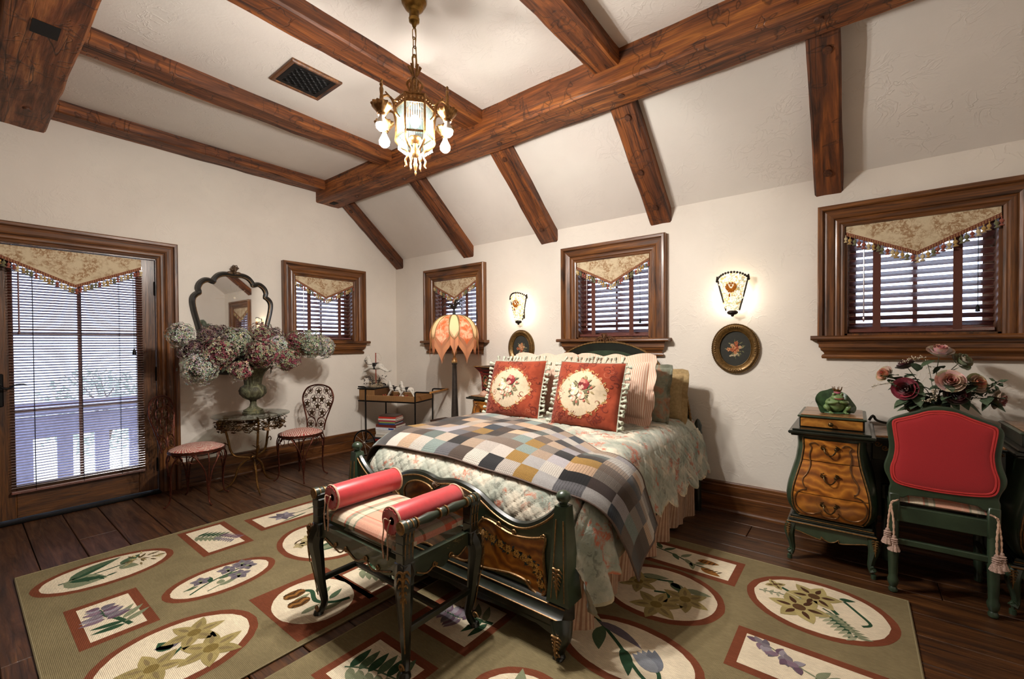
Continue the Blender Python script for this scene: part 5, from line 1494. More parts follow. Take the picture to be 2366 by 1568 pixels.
m = M(); m.tube(smoothpath([(.002, 0, 2.98), (.008, .004, 2.93), (.002, .006, 2.88), (.016, 0, 2.82), (.010, 0, 2.75)], 6), .0026, 6); m.obj('power_cord', BRASS, ch_)
# crown of scrolled straps
m = M()
m.tube(smoothpath([(-.012, 0, 2.76), (-.014, 0, 2.80), (-.016, 0, 2.83), (0, 0, 2.838), (.014, 0, 2.81), (.012, 0, 2.765)], 4), .005, 6); m.obj('hanging_loop', BRASS, ch_)
NS = 6; RB = .094
A0 = math.atan2(-3.6673+2.13, 4.8568-3.0)     # direction to the viewer's side of the room
def pol(r, a, z): return (r*math.cos(a), r*math.sin(a), z)
for k in range(NS):
    a = A0+PI/6+k*PI/3
    m = M(); m.tube(smoothpath([pol(.030, a, 2.775), pol(.020, a, 2.745), pol(.010, a, 2.72), pol(.022, a, 2.705), pol(.040, a, 2.68), pol(.028, a, 2.65), pol(.026, a, 2.62), pol(.05, a, 2.592), pol(.092, a, 2.59)], 5), [.010, .007, .005, .006, .008, .006, .006, .007, .006], 6, flat=.5)
    m.obj('crown_strap', AGOLD, ch_)
m = M(); m.lathe([(.004, 2.72), (.012, 2.70), (.009, 2.66), (.013, 2.62), (.010, 2.59), (.02, 2.585), (0, 2.58)], 12); m.obj('centre_stem', AGOLD, ch_)
def hexring(m, r, z0, z1, t=.006):
    v = []; f = []
    for rr in (r, r-t):
        for z in (z0, z1):
            for k in range(6): v.append(pol(rr, A0+PI/6+k*PI/3, z))
    for k in range(6):
        j = (k+1) % 6
        f += [(k, j, 6+j, 6+k), (12+j, 12+k, 18+k, 18+j), (6+k, 6+j, 18+j, 18+k), (j, k, 12+k, 12+j)]
    m.add(v, f)
m = M(); hexring(m, RB+.006, 2.548, 2.588); hexring(m, RB+.010, 2.585, 2.592); hexring(m, RB+.009, 2.543, 2.549)
for k in range(6):
    a0 = A0+PI/6+k*PI/3; a1 = a0+PI/3
    for q in range(5):
        t = (q+.5)/5; p0 = pol(RB+.008, a0, 2.568); p1 = pol(RB+.008, a1, 2.568); c = [p0[i]+(p1[i]-p0[i])*t for i in range(3)]
        m.ball(c, .006, 6, 4)
m.obj('upper_band', AGOLD, ch_, False)
m = M(); hexring(m, RB+.004, 2.395, 2.405); m.obj('lower_band', AGOLD, ch_, False)
rod = M(); rod.tube([(0, 0, 0), (0, 0, -.165)], .0045, 6); rodm = rod.mesh('crystal_rod'); rodm.materials.append(CRYSTAL.m)
rod = M(); rod.tube([(0, 0, 0), (0, 0, -.062)], .0042, 6); rod.ball((0, 0, -.066), .006, 6, 5); rods = rod.mesh('crystal_drop'); rods.materials.append(CRYSTAL.m)
for k in range(6):
    a0 = A0+PI/6+k*PI/3; a1 = a0+PI/3
    for q in range(8):
        t = (q+.5)/8; p0 = pol(RB, a0, 2.552); p1 = pol(RB, a1, 2.552); share(rodm, 'crystal_rod', ch_, tuple(p0[i]+(p1[i]-p0[i])*t for i in range(3)))
    for q in range(5):
        t = (q+.5)/5; p0 = pol(RB-.004, a0, 2.40); p1 = pol(RB-.004, a1, 2.40)
        if k not in (5, 0): share(rods, 'crystal_drop', ch_, tuple(p0[i]+(p1[i]-p0[i])*t for i in range(3)))
    m = M(); a = a0
    m.tube([pol(RB+.004, a, 2.59), pol(RB+.004, a, 2.40)], .0065, 6)
    m.tube(smoothpath([pol(RB+.002, a, 2.405), pol(RB+.004, a, 2.37), pol(.07, a, 2.34), pol(.045, a, 2.325), pol(.040, a, 2.30), pol(.052, a, 2.275), pol(.048, a, 2.25), pol(.056, a, 2.24)], 5), [.008, .009, .008, .007, .006, .006, .006, .003], 6, flat=.6)
    m.obj('frame_strap', AGOLD, ch_)
m = M(); m.lathe([(.0, 2.40), (.032, 2.40), (.034, 2.39), (.028, 2.375), (.012, 2.365), (.012, 2.335), (.02, 2.325), (.018, 2.30), (.008, 2.29), (.007, 2.27), (.012, 2.255), (.008, 2.235), (.004, 2.22), (.006, 2.212), (.003, 2.2), (0, 2.194)], 14); m.obj('bottom_finial', AGOLD, ch_)
m = M(); m.ball((0, 0, 2.485), .026, 14, 10, sc=(1, 1, 1.3)); m.obj('bulb', BULBC, ch_)
for k, da in enumerate((PI/2-PI/6, PI/2+PI/6, -PI/2+PI/6, -PI/2-PI/6)):
    a = A0+da; R_ = .190; c = pol(R_, a, 0)
    m = M(); m.tube(smoothpath([pol(RB, a, 2.475), pol(RB+.022, a, 2.50), pol(RB+.035, a, 2.55), pol(R_-.03, a, 2.565), pol(R_, a, 2.545)], 5), [.009, .008, .007, .006, .007], 6)
    m.tube(smoothpath([pol(RB, a, 2.56), pol(RB+.03, a, 2.555), pol(R_-.02, a, 2.58)], 4), .004, 6)
    m.lathe([(.004, 2.635), (.008, 2.628), (.004, 2.618), (.010, 2.608), (.006, 2.598), (.011, 2.585), (.008, 2.56), (.010, 2.54), (.012, 2.515)], 10, c); arm = m.obj('arm', AGOLD, ch_)
    m = M(); m.lathe([(.010, 2.515), (.048, 2.512), (.050, 2.505), (.040, 2.485), (.026, 2.470), (.024, 2.462), (.018, 2.460), (.018, 2.452), (0, 2.452)], 24, c, rfn=lambda a_, z: 1+.10*math.cos(a_*12)*(1 if z > 2.49 else 0)); m.obj('candle_cup', AGOLD, arm)
    m = M(); m.lathe([(.0, .024), (.012, .02), (.015, .008), (.0265, -.014), (.029, -.024), (.0, -.024)], 16, (c[0], c[1], 2.432)); m.obj('bulb_neck', plain('opaque_neck', S('#e8dccb'), .4) if 'opaque_neck' not in MATS else MATS['opaque_neck'], arm)  # opaque upper half of the bulb, shaped to keep light off the ceiling
    m = M(); m.lathe([(.0285, -.0242), (.0285, -.027), (.026, -.042), (.015, -.054), (0, -.058)], 16, (c[0], c[1], 2.432)); m.obj('bulb', BULBM, arm)

# ================================================================== WALL SCONCES
def sconce_mat():
    N = NT('glass_fruit_shade', .25)
    v = N.co(); vo = N.n('TexVoronoi', {'Vector': v, 'Scale': 75.}, feature='F1')
    hue = N.ramp(vo.outputs['Color'], [(.25, S('#f6e9c8')), (.5, S('#fff6df')), (.62, S('#d9b36a')), (.75, S('#b9c2a0')), (.9, S('#f7ead0'))])
    edge = N.ramp(N.voro(v, 75., 'DISTANCE_TO_EDGE'), [(.0, .35), (.12, 1.)])
    c = N.mix(1., hue, edge, 'MULTIPLY')
    N.bsdf('Base Color', c); N.bsdf('Emission Color', c); N.bsdf('Emission Strength', 1.15); N.bump(N.voro(v, 75.), .6, .01)
    return N.m
SHADE = sconce_mat()
DKBR = plain('bronze_leaf', S('#2a211a'), .45, .6, .3, 80, .3)
AMBER = NT('amber_glass', .15); AMBER.bsdf('Base Color', S('#9a5a16')); AMBER.bsdf('Emission Color', S('#8a4a12')); AMBER.bsdf('Emission Strength', .5)
SCB = emis('sconce_bulb', (1., .90, .74), SCONCE)
for x, lab in ((2.112, 'lit glass fruit wall sconce left of the bed, above the small oval picture'), (4.125, 'lit glass fruit wall sconce right of the bed, above the large oval picture')):
    t = thing('wall_sconce', lab, 'lamp', (x, 0, 1.655), 0, 'glass wall sconces')
    def sh(u, v, x=x):
        z = .115-.235*v; w = .098-.055*v**1.15; a = (u-.5)*2.3
        top = .042*math.cos(a*1.2)*(1-v)**3
        return (w*math.sin(a)*1.05, -.035-.075*(1-.3*v)*math.cos(a*.95)-.0, z+top)
    m = M(); m.grid(sh, 22, 20); m.grid(lambda u, v: (lambda p: (p[0]*.96, p[1]+.006, p[2]))(sh(1-u, v)), 22, 20)
    m.obj('glass_shade', SHADE, t)
    g = random.Random(int(x*10)); m = M()
    for k in range(70):
        u, v = g.random(), g.uniform(.05, .98); p = sh(u, v); m.ball((p[0]*1.03, p[1]-.002, p[2]), g.uniform(.006, .011), 6, 4)
    m.obj('glass_beads', SHADE, t, kind='stuff')
    m = M()
    for k in range(9):
        a = PI+PI*k/8; L = .040 if k in (3, 4, 5) else .034
        p1 = (L*.35*math.cos(a)*1.1, -.117, .055+L*.35*math.sin(a)); p2 = (L*math.cos(a)*1.15, -.112, .055+L*1.1*math.sin(a))
        m.tube(smoothpath([p1, tuple((p+q)/2 for p, q in zip(p1, p2)), p2], 3), [.003, .0095, .006], 7)
    for q, z_ in ((-.026, .068), (-.009, .078), (.009, .078), (.026, .068), (0, .062)): m.ball((q, -.116, z_), .0085, 8, 5, sc=(1, .7, 1.1))
    m.ball((-.01, -.118, -.01), .008, 8, 5, sc=(.8, .8, 1.8)); m.obj('glass_flower', AMBER.m, t)
    m = M()
    for k in range(13):
        p = sh(k/12, 0); m.ball((p[0]*1.03, p[1]-.001, p[2]+.004), .009, 7, 5, sc=(1, .8, 1))
    for s in (-1, 1):
        pts = [(sh(.5+s*.53, v)[0]*1.06, sh(.5+s*.53, v)[1], sh(.5+s*.53, v)[2]) for v in np.linspace(0.05, 1, 8)]
        m.tube(pts, .006, 6)
        p = pts[0]
        for k in range(4): m.ball((p[0]+s*.006, p[1], p[2]+.010*k), .011-.0015*k, 7, 5)
    m.ball((0, -.065, -.135), .035, 12, 7, sc=(1.1, .8, .55)); m.ball((0, -.065, -.155), .012, 8, 5)
    m.obj('bronze_frame', DKBR, t)
    m = M(); m.box(-.035, .035, -.016, 0, -.10, .08, .006); m.tube([(0, -.01, -.06), (0, -.06, -.10), (0, -.065, -.13)], .006, 6); m.obj('back_plate', DKBR, t)
    m = M(); m.lathe([(0, -.045), (.012, -.04), (.017, -.01), (.013, .03), (.004, .055), (0, .058)], 12, (0, -.055, .0)); m.lathe([(.0, -.10), (.011, -.10), (.011, -.045), (0, -.044)], 10, (0, -.055, 0)); m.obj('bulb', SCB, t)

# ================================================================== FLOOR LAMP
FLX, FLY = 1.585, -.47
fl = thing('floor_lamp', 'floor lamp with a pink petal silk shade and long fringe in the corner', 'lamp', (FLX, FLY, 0))
LPOLE = plain('dark_turned_wood', S('#2c2520'), .4, 0, .3, 30, .15, .3)
m = M(); m.lathe([(0, 0), (.15, 0), (.155, .02), (.13, .04), (.06, .055), (.035, .08), (.03, .12)], 24); m.obj('base', LPOLE, fl)
m = M(); m.lathe([(.03, .12), (.034, .2), (.040, .45), (.036, .6), (.030, .75), (.026, .95), (.022, 1.08), (.030, 1.09), (.030, 1.10)], 16); m.obj('pole', LPOLE, fl)
m = M(); m.lathe([(.030, 1.10), (.033, 1.115), (.027, 1.125), (.026, 1.145), (.012, 1.155), (.014, 1.185), (.022, 1.195), (.027, 1.205), (.026, 1.23), (.018, 1.30), (.010, 1.36)], 16); m.obj('gilded_neck', plain('faded_gilt', S('#a98a5a'), .4, .4, .3, 60, .1), fl)
SILK = NT('peach_silk', .8)
def _silk():
    N = SILK; N.b.inputs['Roughness'].default_value = .8; v = N.co(); f = N.noise(v, 16., 4., .65, .6)
    c = N.ramp(f, [(.38, S('#e3b79c')), (.6, S('#c2683f'))])
    t = N.n('BsdfTranslucent', {'Color': c}); N.bsdf('Base Color', c)
    mx = N.n('MixShader', {0: .5, 1: N.b.outputs[0], 2: t.outputs[0]}); N.t.links.new(mx.outputs[0], N.out.inputs['Surface'])
_silk()
def silk2(name, col):
    N = NT(name, .8); t = N.n('BsdfTranslucent', {'Color': col}); N.bsdf('Base Color', col)
    mx = N.n('MixShader', {0: .45, 1: N.b.outputs[0], 2: t.outputs[0]}); N.t.links.new(mx.outputs[0], N.out.inputs['Surface']); return N.m
CREAMSILK = silk2('cream_silk', S('#d9c49c')); FRINGE = silk2('peach_fringe', S('#c58b66'))
ZT = 1.615
def dome(a, q):     # q 0 top .. 1 widest rim
    r = .235*math.sin(min(1., q)*PI/2)**.8+.012; z = ZT-.02-.22*(1-math.cos(min(1., q)*PI/2)) ; 
    if q > 1: z -= (q-1)*.22; r += .004*(q-1)-.05*(q-1)**2
    return (r*math.cos(a), r*math.sin(a), z)
braid = plain('olive_braid', S('#8d7347'), .8, .1, .2, 200, .3)
V0 = math.atan2(FLY+3.6673, FLX-4.8568)+PI
for k in range(6):
    ac = V0+PI/6+k*PI/3; hwid = .36
    def petal(u, v, ac=ac):
        s_ = 2*u-1; wid = hwid*(.45+.55*math.sin(min(1., v*1.15)*PI/2)) if v < .62 else hwid*(1-((v-.62)/.38)**1.6)
        q = v*1.55; p = dome(ac+s_*wid, q); return (p[0]*1.015, p[1]*1.015, p[2])
    m = M(); m.grid(petal, 10, 22); pt = m.obj('silk_petal', SILK.m, fl)
    m = M(); e = [petal(0, v) for v in np.linspace(0, 1, 24)]+[petal(1, v) for v in np.linspace(1, 0, 24)][1:]
    m.tube(e, .0045, 5); m.obj('braid_edge', braid, pt)
    m = M()
    for j in range(44):
        s_ = (j/43*2-1); vv = 1-.36*abs(s_)**.65*1.0
        uu = .5+.5*s_*min(1., 1.02); p = petal(max(0, min(1, .5+s_*.5)), .62+.38*(1-abs(s_)**.62))
        L = .165*(1-.35*abs(s_))*RNG.uniform(.97, 1.0)
        m.add([(p[0]-.003*math.sin(ac), p[1]+.003*math.cos(ac), p[2]), (p[0]+.003*math.sin(ac), p[1]-.003*math.cos(ac), p[2]), (p[0]*1.02+.003*math.sin(ac), p[1]*1.02-.003*math.cos(ac), p[2]-L), (p[0]*1.02-.003*math.sin(ac), p[1]*1.02+.003*math.cos(ac), p[2]-L)], [(0, 1, 2, 3)])
    m.obj('fringe', FRINGE, pt, False, kind='stuff')
    ag = V0+k*PI/3
    def gore(u, v, ag=ag):
        s_ = 2*u-1; wid = .22*(1 if v < .7 else 1-((v-.7)/.3)**1.4); p = dome(ag+s_*wid, v*1.15); return (p[0]*.985, p[1]*.985, p[2])
    m = M(); m.grid(gore, 6, 16); pt = m.obj('cream_gore', CREAMSILK, fl)
    m = M(); e = [gore(0, v) for v in np.linspace(.1, 1, 16)]+[gore(1, v) for v in np.linspace(1, .1, 16)][1:]; m.tube(e, .004, 5); m.obj('braid_edge', braid, pt)
    m = M()
    for j in range(26):
        s_ = (j/25*2-1); p = gore(.5+s_*.5, .70+.30*(1-abs(s_)**.7)); L = .17*(1-.25*abs(s_))
        m.add([(p[0]-.003*math.sin(ag), p[1]+.003*math.cos(ag), p[2]), (p[0]+.003*math.sin(ag), p[1]-.003*math.cos(ag), p[2]), (p[0]+.003*math.sin(ag), p[1]-.003*math.cos(ag), p[2]-L), (p[0]-.003*math.sin(ag), p[1]+.003*math.cos(ag), p[2]-L)], [(0, 1, 2, 3)])
    m.obj('fringe', FRINGE, pt, False, kind='stuff')
m = M(); m.ball((0, 0, 1.45), .03, 12, 8, sc=(1, 1, 1.3)); m.obj('bulb', emis('lamp_bulb', (1., .82, .60), LAMP), fl)
m = M(); m.tube([(0, 0, 1.36), (0, 0, 1.42)], .012, 8); m.tube([(0, 0, 1.47), (0, 0, 1.62)], .004, 6); m.obj('socket', BRASS, fl)
BLEAF = plain('black_leaf_metal', S('#17171a'), .5, .3)
fin = M(); fin.lathe([(.018, 1.60), (.014, 1.625), (.007, 1.65), (.0, 1.655)], 10)
g = random.Random(2)
for k in range(8):
    a = k*PI/4+.3; l = g.uniform(.09, .15); h = g.uniform(.02, .09)
    mid = [(0, 0, 1.64), (l*.35*math.cos(a), l*.35*math.sin(a), 1.66+h*.7), (l*.75*math.cos(a), l*.75*math.sin(a), 1.655+h), (l*math.cos(a), l*math.sin(a), 1.64+h*.75)]
    fin.tube(smoothpath(mid, 4), [.004, .016, .013, .002], 6, flat=.25)
fin.obj('leaf_finial', BLEAF, fl)
# ================================================================== RUGS
WEAVE = NT('flatweave', .95, 0, .1)
def _wv():
    N = WEAVE; c = N.n('Attribute', attribute_name='Col').outputs['Color']; v = N.co()
    rib = N.n('TexWave', {'Vector': v, 'Scale': 62., 'Distortion': .8, 'Detail': 1., 'Detail Scale': 3.}, bands_direction='Y').outputs['Fac']
    n = N.noise(N.co((1, 4, 1)), 40., 4., .7); n2 = N.noise(v, 5., 3.)
    c = N.mix(1., c, N.ramp(rib, [(.1, .66), (.6, 1.1)]), 'MULTIPLY'); c = N.mix(1., c, N.ramp(n, [(.25, .8), (.75, 1.12)]), 'MULTIPLY'); c = N.mix(1., c, N.ramp(n2, [(.3, .86), (.7, 1.08)]), 'MULTIPLY')
    N.bsdf('Base Color', c); N.bump(rib, .35, .004)
_wv()
OLV, RST, CRM = S('#7e7153'), S('#74402b'), S('#dccdb2')
GRN = [S('#2f4a34'), S('#4e6048'), S('#7f8468'), S('#9a9a7e')]
LAV = [S('#7b7278'), S('#918990'), S('#675f68')]; YEL = [S('#a3925f'), S('#b8a878'), S('#857450')]; PUR = [S('#67515f'), S('#7f6975')]
def rug(x0, x1, y0, y1, label, motifs, seed):
    t = thing('rug', label, 'rug', ((x0+x1)/2, (y0+y1)/2, .002), 0, 'botanical flatweave rugs')
    ox, oy = (x0+x1)/2, (y0+y1)/2
    g = random.Random(seed); m = M()
    per = []
    n = 40
    wob = lambda a, b: .008*mn.noise(Vector((a*3, b*3, seed)))
    def edge_pts(z, ins=0.):
        p = []
        for k in range(n): p.append((x0+ins+(x1-x0-2*ins)*k/n-ox, y0+ins-oy+wob(k, 0), z))
        for k in range(n): p.append((x1-ins-ox+wob(k, 5), y0+ins+(y1-y0-2*ins)*k/n-oy, z))
        for k in range(n): p.append((x1-ins-(x1-x0-2*ins)*k/n-ox, y1-ins-oy+wob(k, 9), z))
        for k in range(n): p.append((x0+ins-ox+wob(k, 13), y1-ins-(y1-y0-2*ins)*k/n-oy, z))
        return p
    v = edge_pts(0)+edge_pts(.005)+edge_pts(.007, .006); q = 4*n; f = []
    for l in range(2):
        for k in range(q): j = (k+1) % q; f.append((l*q+k, l*q+j, (l+1)*q+j, (l+1)*q+k))
    m.add(v, f, OLV); m.add(v[2*q:], [tuple(range(q))], OLV)
    D = Decal(lambda u, w, h: (u-ox, w-oy, .0074+h)); D.v = m.v; D.f = m.f; D.c = m.c; D.usec = True
    for mt in motifs:
        k, cx, cy, rx, ry, art = mt
        if k == 'o': D.ellipse(cx, cy, rx, ry, RST, .0002, n=56, wob=.012); D.ellipse(cx, cy, rx-.035, ry-.035, CRM, .0005, n=56, wob=.015)
        elif k == 'r': D.rect(cx-rx, cx+rx, cy-ry, cy+ry, RST, .0002); D.rect(cx-rx+.04, cx+rx-.04, cy-ry+.04, cy+ry-.04, CRM, .0005)
        elif k == 's': D.rect(cx-rx, cx+rx, cy-ry, cy+ry, RST, .0002); D.ellipse(cx, cy, rx-.045, ry-.02, CRM, .0005, n=48, wob=.015)
        art(D, cx, cy, rx, ry, g)
    D.obj('flatweave', WEAVE.m, t, False)
    m = M(); m.tube([(p[0], p[1], .005) for p in edge_pts(0, .003)], .0045, 5, True); m.obj('bound_edge', plain('rug_binding', S('#7d7152'), .95, bump=.3, scale=200) if 'rug_binding' not in MATS else MATS['rug_binding'], t)
# motif drawings: "along" runs on +y (left to right in the picture), "up" on -x
def P_(cx, cy, a, b): return (cx-b, cy+a)
def LF(D, cx, cy, a, b, ang, l, w, col, h=.0010, bend=0.): D.leaf(cx-b, cy+a, ang+PI/2, l, w, col, h, bend)
def ST(D, cx, cy, pts, w, col, h=.0008): D.ribbon([P_(cx, cy, a, b) for a, b in smoothpath([(a, b) for a, b in pts], 5)], w, col, h)
def FL(D, cx, cy, a, b, r, n, c1, c2, c3, h=.0014, a0=0.): D.flower(cx-b, cy+a, r, n, c1, c2, c3, h, a0)
def art_thistle(D, cx, cy, rx, ry, g):
    ST(D, cx, cy, [(-.2, .0), (-.1, .0), (.0, .01), (.08, .02)], .012, GRN[0])
    LF(D, cx, cy, -.16, .01, .50, .28, .085, GRN[1], bend=-.5); LF(D, cx, cy, -.15, .0, .52, .22, .03, GRN[0], .0012)
    LF(D, cx, cy, -.18, .0, -.55, .19, .15, GRN[2]); LF(D, cx, cy, -.16, -.005, -.5, .17, .05, GRN[0], .0012)
    for k in range(5): LF(D, cx, cy, -.13+.028*k, -.02-.015*k, -1.3 if k % 2 else .2, .05, .016, GRN[0], .0013)
    LF(D, cx, cy, .06, .03, .6, .13, .06, GRN[1]); LF(D, cx, cy, .05, -.0, -.7, .10, .07, GRN[2])
    for k in range(26):
        a = g.uniform(0, 6.3); r = g.uniform(0, .10); x, y = .15+r*math.cos(a), .03+.75*r*math.sin(a)
        LF(D, cx, cy, x, y, a, .045, .012, YEL[k % 3] if k % 2 else S('#5a4a2a'), .0012+.00002*k)
def art_fern(D, cx, cy, rx, ry, g):
    ST(D, cx, cy, [(-.08, .10), (0., .03), (.07, -.08)], .006, GRN[1])
    for k in range(6):
        t = k/6; x, y = -.07+.11*t, .10-.13*t; LF(D, cx, cy, x, y, .35, .085, .025, GRN[0 if k < 4 else 1]); LF(D, cx, cy, x, y, -1.9, .08, .028, GRN[2], .0011)
    for k in range(8):
        t = k/8; x, y = .02+.06*t, .0-.14*t; LF(D, cx, cy, x, y, .1, .07, .016, PUR[k % 2], .0012); LF(D, cx, cy, x, y, -2.4, .06, .016, LAV[0], .0012)
def art_iris(D, cx, cy, rx, ry, g, dark=False):
    c = PUR if dark else LAV
    ST(D, cx, cy, [(.3, .05), (.1, .0), (-.12, -.01)], .009, GRN[1])
    LF(D, cx, cy, .32, .02, PI+.1, .34, .045, GRN[2], bend=.5); LF(D, cx, cy, .30, .07, PI-.15, .25, .03, GRN[0], .0012, bend=-.4)
    LF(D, cx, cy, -.02, -.06, PI+.2, .24, .02, GRN[1])
    for k in range(7): a = k*.9; LF(D, cx, cy, -.17, .0, a, .085, .05, c[k % len(c)], .0013+.0001*k)
    LF(D, cx, cy, -.18, 0, PI*.8, .10, .04, LAV[2], .0022)
def art_violets(D, cx, cy, rx, ry, g):
    ST(D, cx, cy, [(-.17, -.06), (-.06, -.0), (.06, .03), (.16, .06)], .010, GRN[0]); ST(D, cx, cy, [(-.10, -.09), (.0, -.06), (.08, -.045)], .007, GRN[1]); ST(D, cx, cy, [(-.18, .0), (-.10, .03)], .007, GRN[1])
    LF(D, cx, cy, -.06, .0, 1.3, .07, .03, GRN[0]); LF(D, cx, cy, -.02, .0, .1, .11, .035, GRN[1]); LF(D, cx, cy, -.04, -.08, .2, .10, .03, GRN[2]); LF(D, cx, cy, -.03, -.06, 1.2, .05, .04, GRN[2]); LF(D, cx, cy, -.17, .0, .1, .06, .02, GRN[1])
    for a, b, r in ((.05, .075, .055), (.13, .085, .055), (.14, .035, .052), (.07, -.035, .060), (-.09, .05, .050)): FL(D, cx, cy, a, b, r, 5, LAV[0], LAV[2], GRN[2], .0014, g.uniform(0, 1))
def art_buds(D, cx, cy, rx, ry, g):
    ST(D, cx, cy, [(.0, .12), (.03, .08), (.0, -.02), (.05, -.10), (.12, -.13)], .022, GRN[0])
    for a, b, an, c in ((-.08, .05, .2, 2), (.04, .05, .6, 1), (.03, .0, .5, 2), (.05, -.06, .4, 1), (-.10, -.07, .1, 2), (-.02, -.12, -.1, 2), (.02, -.06, 1.0, 1)): LF(D, cx, cy, a, b, an, .10, .035, GRN[c], .0011)
    for a, b in ((-.04, .12), (-.06, .03)):
        D.ellipse(cx-b, cy+a, .036, .055, S('#6d4a26'), .0016, n=20)
        for q in (-1, 0, 1): D.ribbon([P_(cx, cy, a-.045+.015*k, b+q*.02+.008*math.sin(k*1.6)) for k in range(7)], .009, S('#3f2a18') if q else S('#9a6a35'), .0020)
def art_hyac(D, cx, cy, rx, ry, g):
    ST(D, cx, cy, [(.045, -.15), (.02, -.06), (-.02, .04), (-.03, .10)], .020, GRN[0])
    for k, (a, b, an) in enumerate(((.03, -.13, PI-.1), (.03, -.10, PI-.25), (.03, -.11, .5), (.03, -.07, .7), (.01, -.04, .8))): LF(D, cx, cy, a, b, an, .12, .035, GRN[0 if k < 2 else 2], .0011)
    for k in range(16):
        b = -.02+.14*k/15; s = -1 if k % 2 else 1; LF(D, cx, cy, -.02, b, (PI-.2 if s < 0 else .2)+g.uniform(-.2, .4), .09*(1.1-.5*k/15), .034, (PUR+LAV)[k % 5], .0013+.00005*k)
def art_daff(D, cx, cy, rx, ry, g):
    ST(D, cx, cy, [(-.06, -.05), (.03, .02), (.06, .05)], .013, GRN[0]); ST(D, cx, cy, [(-.12, -.1), (-.02, -.02)], .010, GRN[0])
    LF(D, cx, cy, -.02, .03, 1.8, .09, .06, GRN[0]); LF(D, cx, cy, .02, .05, 2.8, .09, .05, LAV[2])
    for a, b, r in ((.08, .075, .12), (-.10, -.05, .12), (.09, -.10, .13)): D.flower(cx-b, cy+a, r, 6, YEL[0], YEL[2], S('#7d6a3a'), .0014, g.uniform(0, 1), .5)
def art_lily(D, cx, cy, rx, ry, g):
    LF(D, cx, cy, -.16, -.10, .0, .36, .10, GRN[1], bend=.3); LF(D, cx, cy, -.15, -.11, -.05, .33, .05, GRN[2], .0012); LF(D, cx, cy, -.05, -.02, .5, .25, .08, GRN[2], .0011)
    ST(D, cx, cy, [(-.17, .05), (-.15, .10), (-.08, .12), (.0, .10), (.05, .02)], .012, S('#4a3a26'))
    for a, b in ((-.15, .04), (-.10, .06), (-.06, .11), (.0, .08), (.03, .04), (-.01, .0), (.05, .09)): FL(D, cx, cy, a, b, .048, 5, S('#b3a377'), None, S('#8f8060'), .0014, g.uniform(0, 1))
def art_acorn(D, cx, cy, rx, ry, g):      # along +x
    def Q(a, b): return (cx+a, cy+b)
    D.ribbon([Q(a, b) for a, b in smoothpath([(-.2, .05), (-.08, .02), (.04, -.03), (.14, -.04)], 5)], .010, GRN[0], .0008)
    for a, b, an in ((-.14, .04, .9), (-.08, .03, -.9), (-.03, .01, 1.), (.0, -.0, -.8), (.04, -.02, -1.2), (-.16, .05, 2.2), (.06, -.02, .6)): D.leaf(cx+a, cy+b, an, .085, .032, GRN[1 if a < -.05 else 2], .0011)
    for a, b, an in ((.06, .03, .1), (.10, -.05, -.35)):
        D.leaf(cx+a, cy+b, an, .12, .055, S('#8a5a2a'), .0014)
        for k in range(4): D.leaf(cx+a+.02+.022*k, cy+b-.015+.0*k, an+1.2, .04, .008, S('#3f2a18'), .0019)
def art_daff2(D, cx, cy, rx, ry, g):
    def Q(a, b): return (cx+a, cy+b)
    for pts in ([(-.15, .08), (-.05, .10), (.03, .13)], [(.10, .08), (.08, .0), (.10, -.07)], [(-.02, -.02), (.04, .0), (.06, -.04)]): D.ribbon([Q(*p) for p in smoothpath(pts, 5)], .016, GRN[0], .0010)
    D.leaf(cx-.14, cy+.10, .3, .15, .05, GRN[2], .0011); D.leaf(cx+.03, cy+.12, -.9, .09, .05, GRN[1], .0011); D.leaf(cx+.1, cy+.09, .1, .13, .05, GRN[2], .0011); D.leaf(cx+.1, cy+.09, 2.9, .10, .04, GRN[2], .0011)
    for a, b, r in ((-.12, .02, .11), (.13, .0, .12), (.03, -.13, .13)): D.flower(cx+a, cy+b, r, 6, YEL[0], YEL[2], S('#7d6a3a'), .0014, g.uniform(0, 1), .5)
def art_yellow(D, cx, cy, rx, ry, g):
    def Q(a, b): return (cx+a, cy+b)
    for pts, w in (([(-.16, .09), (-.06, .04), (.02, .05), (.08, -.02)], .018), ([(.10, .13), (.15, .06), (.20, -.02), (.17, -.06)], .014), ([(.02, -.0), (.10, -.06), (.15, -.15), (.12, -.19)], .009), ([(-.25, .0), (-.14, .02), (-.06, .0)], .007)): D.ribbon([Q(*p) for p in smoothpath(pts, 5)], w, GRN[0], .0010)
    D.leaf(cx+.05, cy-.06, -.9, .14, .05, GRN[0], .0011); D.leaf(cx+.08, cy+.14, .3, .07, .03, GRN[0], .0011)
    for k in range(9): D.leaf(cx+.03+.015*k, cy-.04-.016*k, .2, .06, .018, GRN[2], .0012); D.leaf(cx+.03+.015*k, cy-.04-.016*k, -2.2, .06, .018, GRN[3], .0012)
    for k in range(6): D.leaf(cx-.23+.03*k, cy+.01, 1.2, .03, .014, GRN[3], .0012); D.leaf(cx-.23+.03*k, cy+.01, -1.2, .03, .014, GRN[3], .0012)
    for a, b, r, n in ((-.02, .09, .12, 6), (-.07, -.06, .13, 6), (-.19, .10, .055, 4)): D.flower(cx+a, cy+b, r, n, S('#ab9c68'), S('#4a3020'), S('#5a4028'), .0016, g.uniform(0, 1), .62)
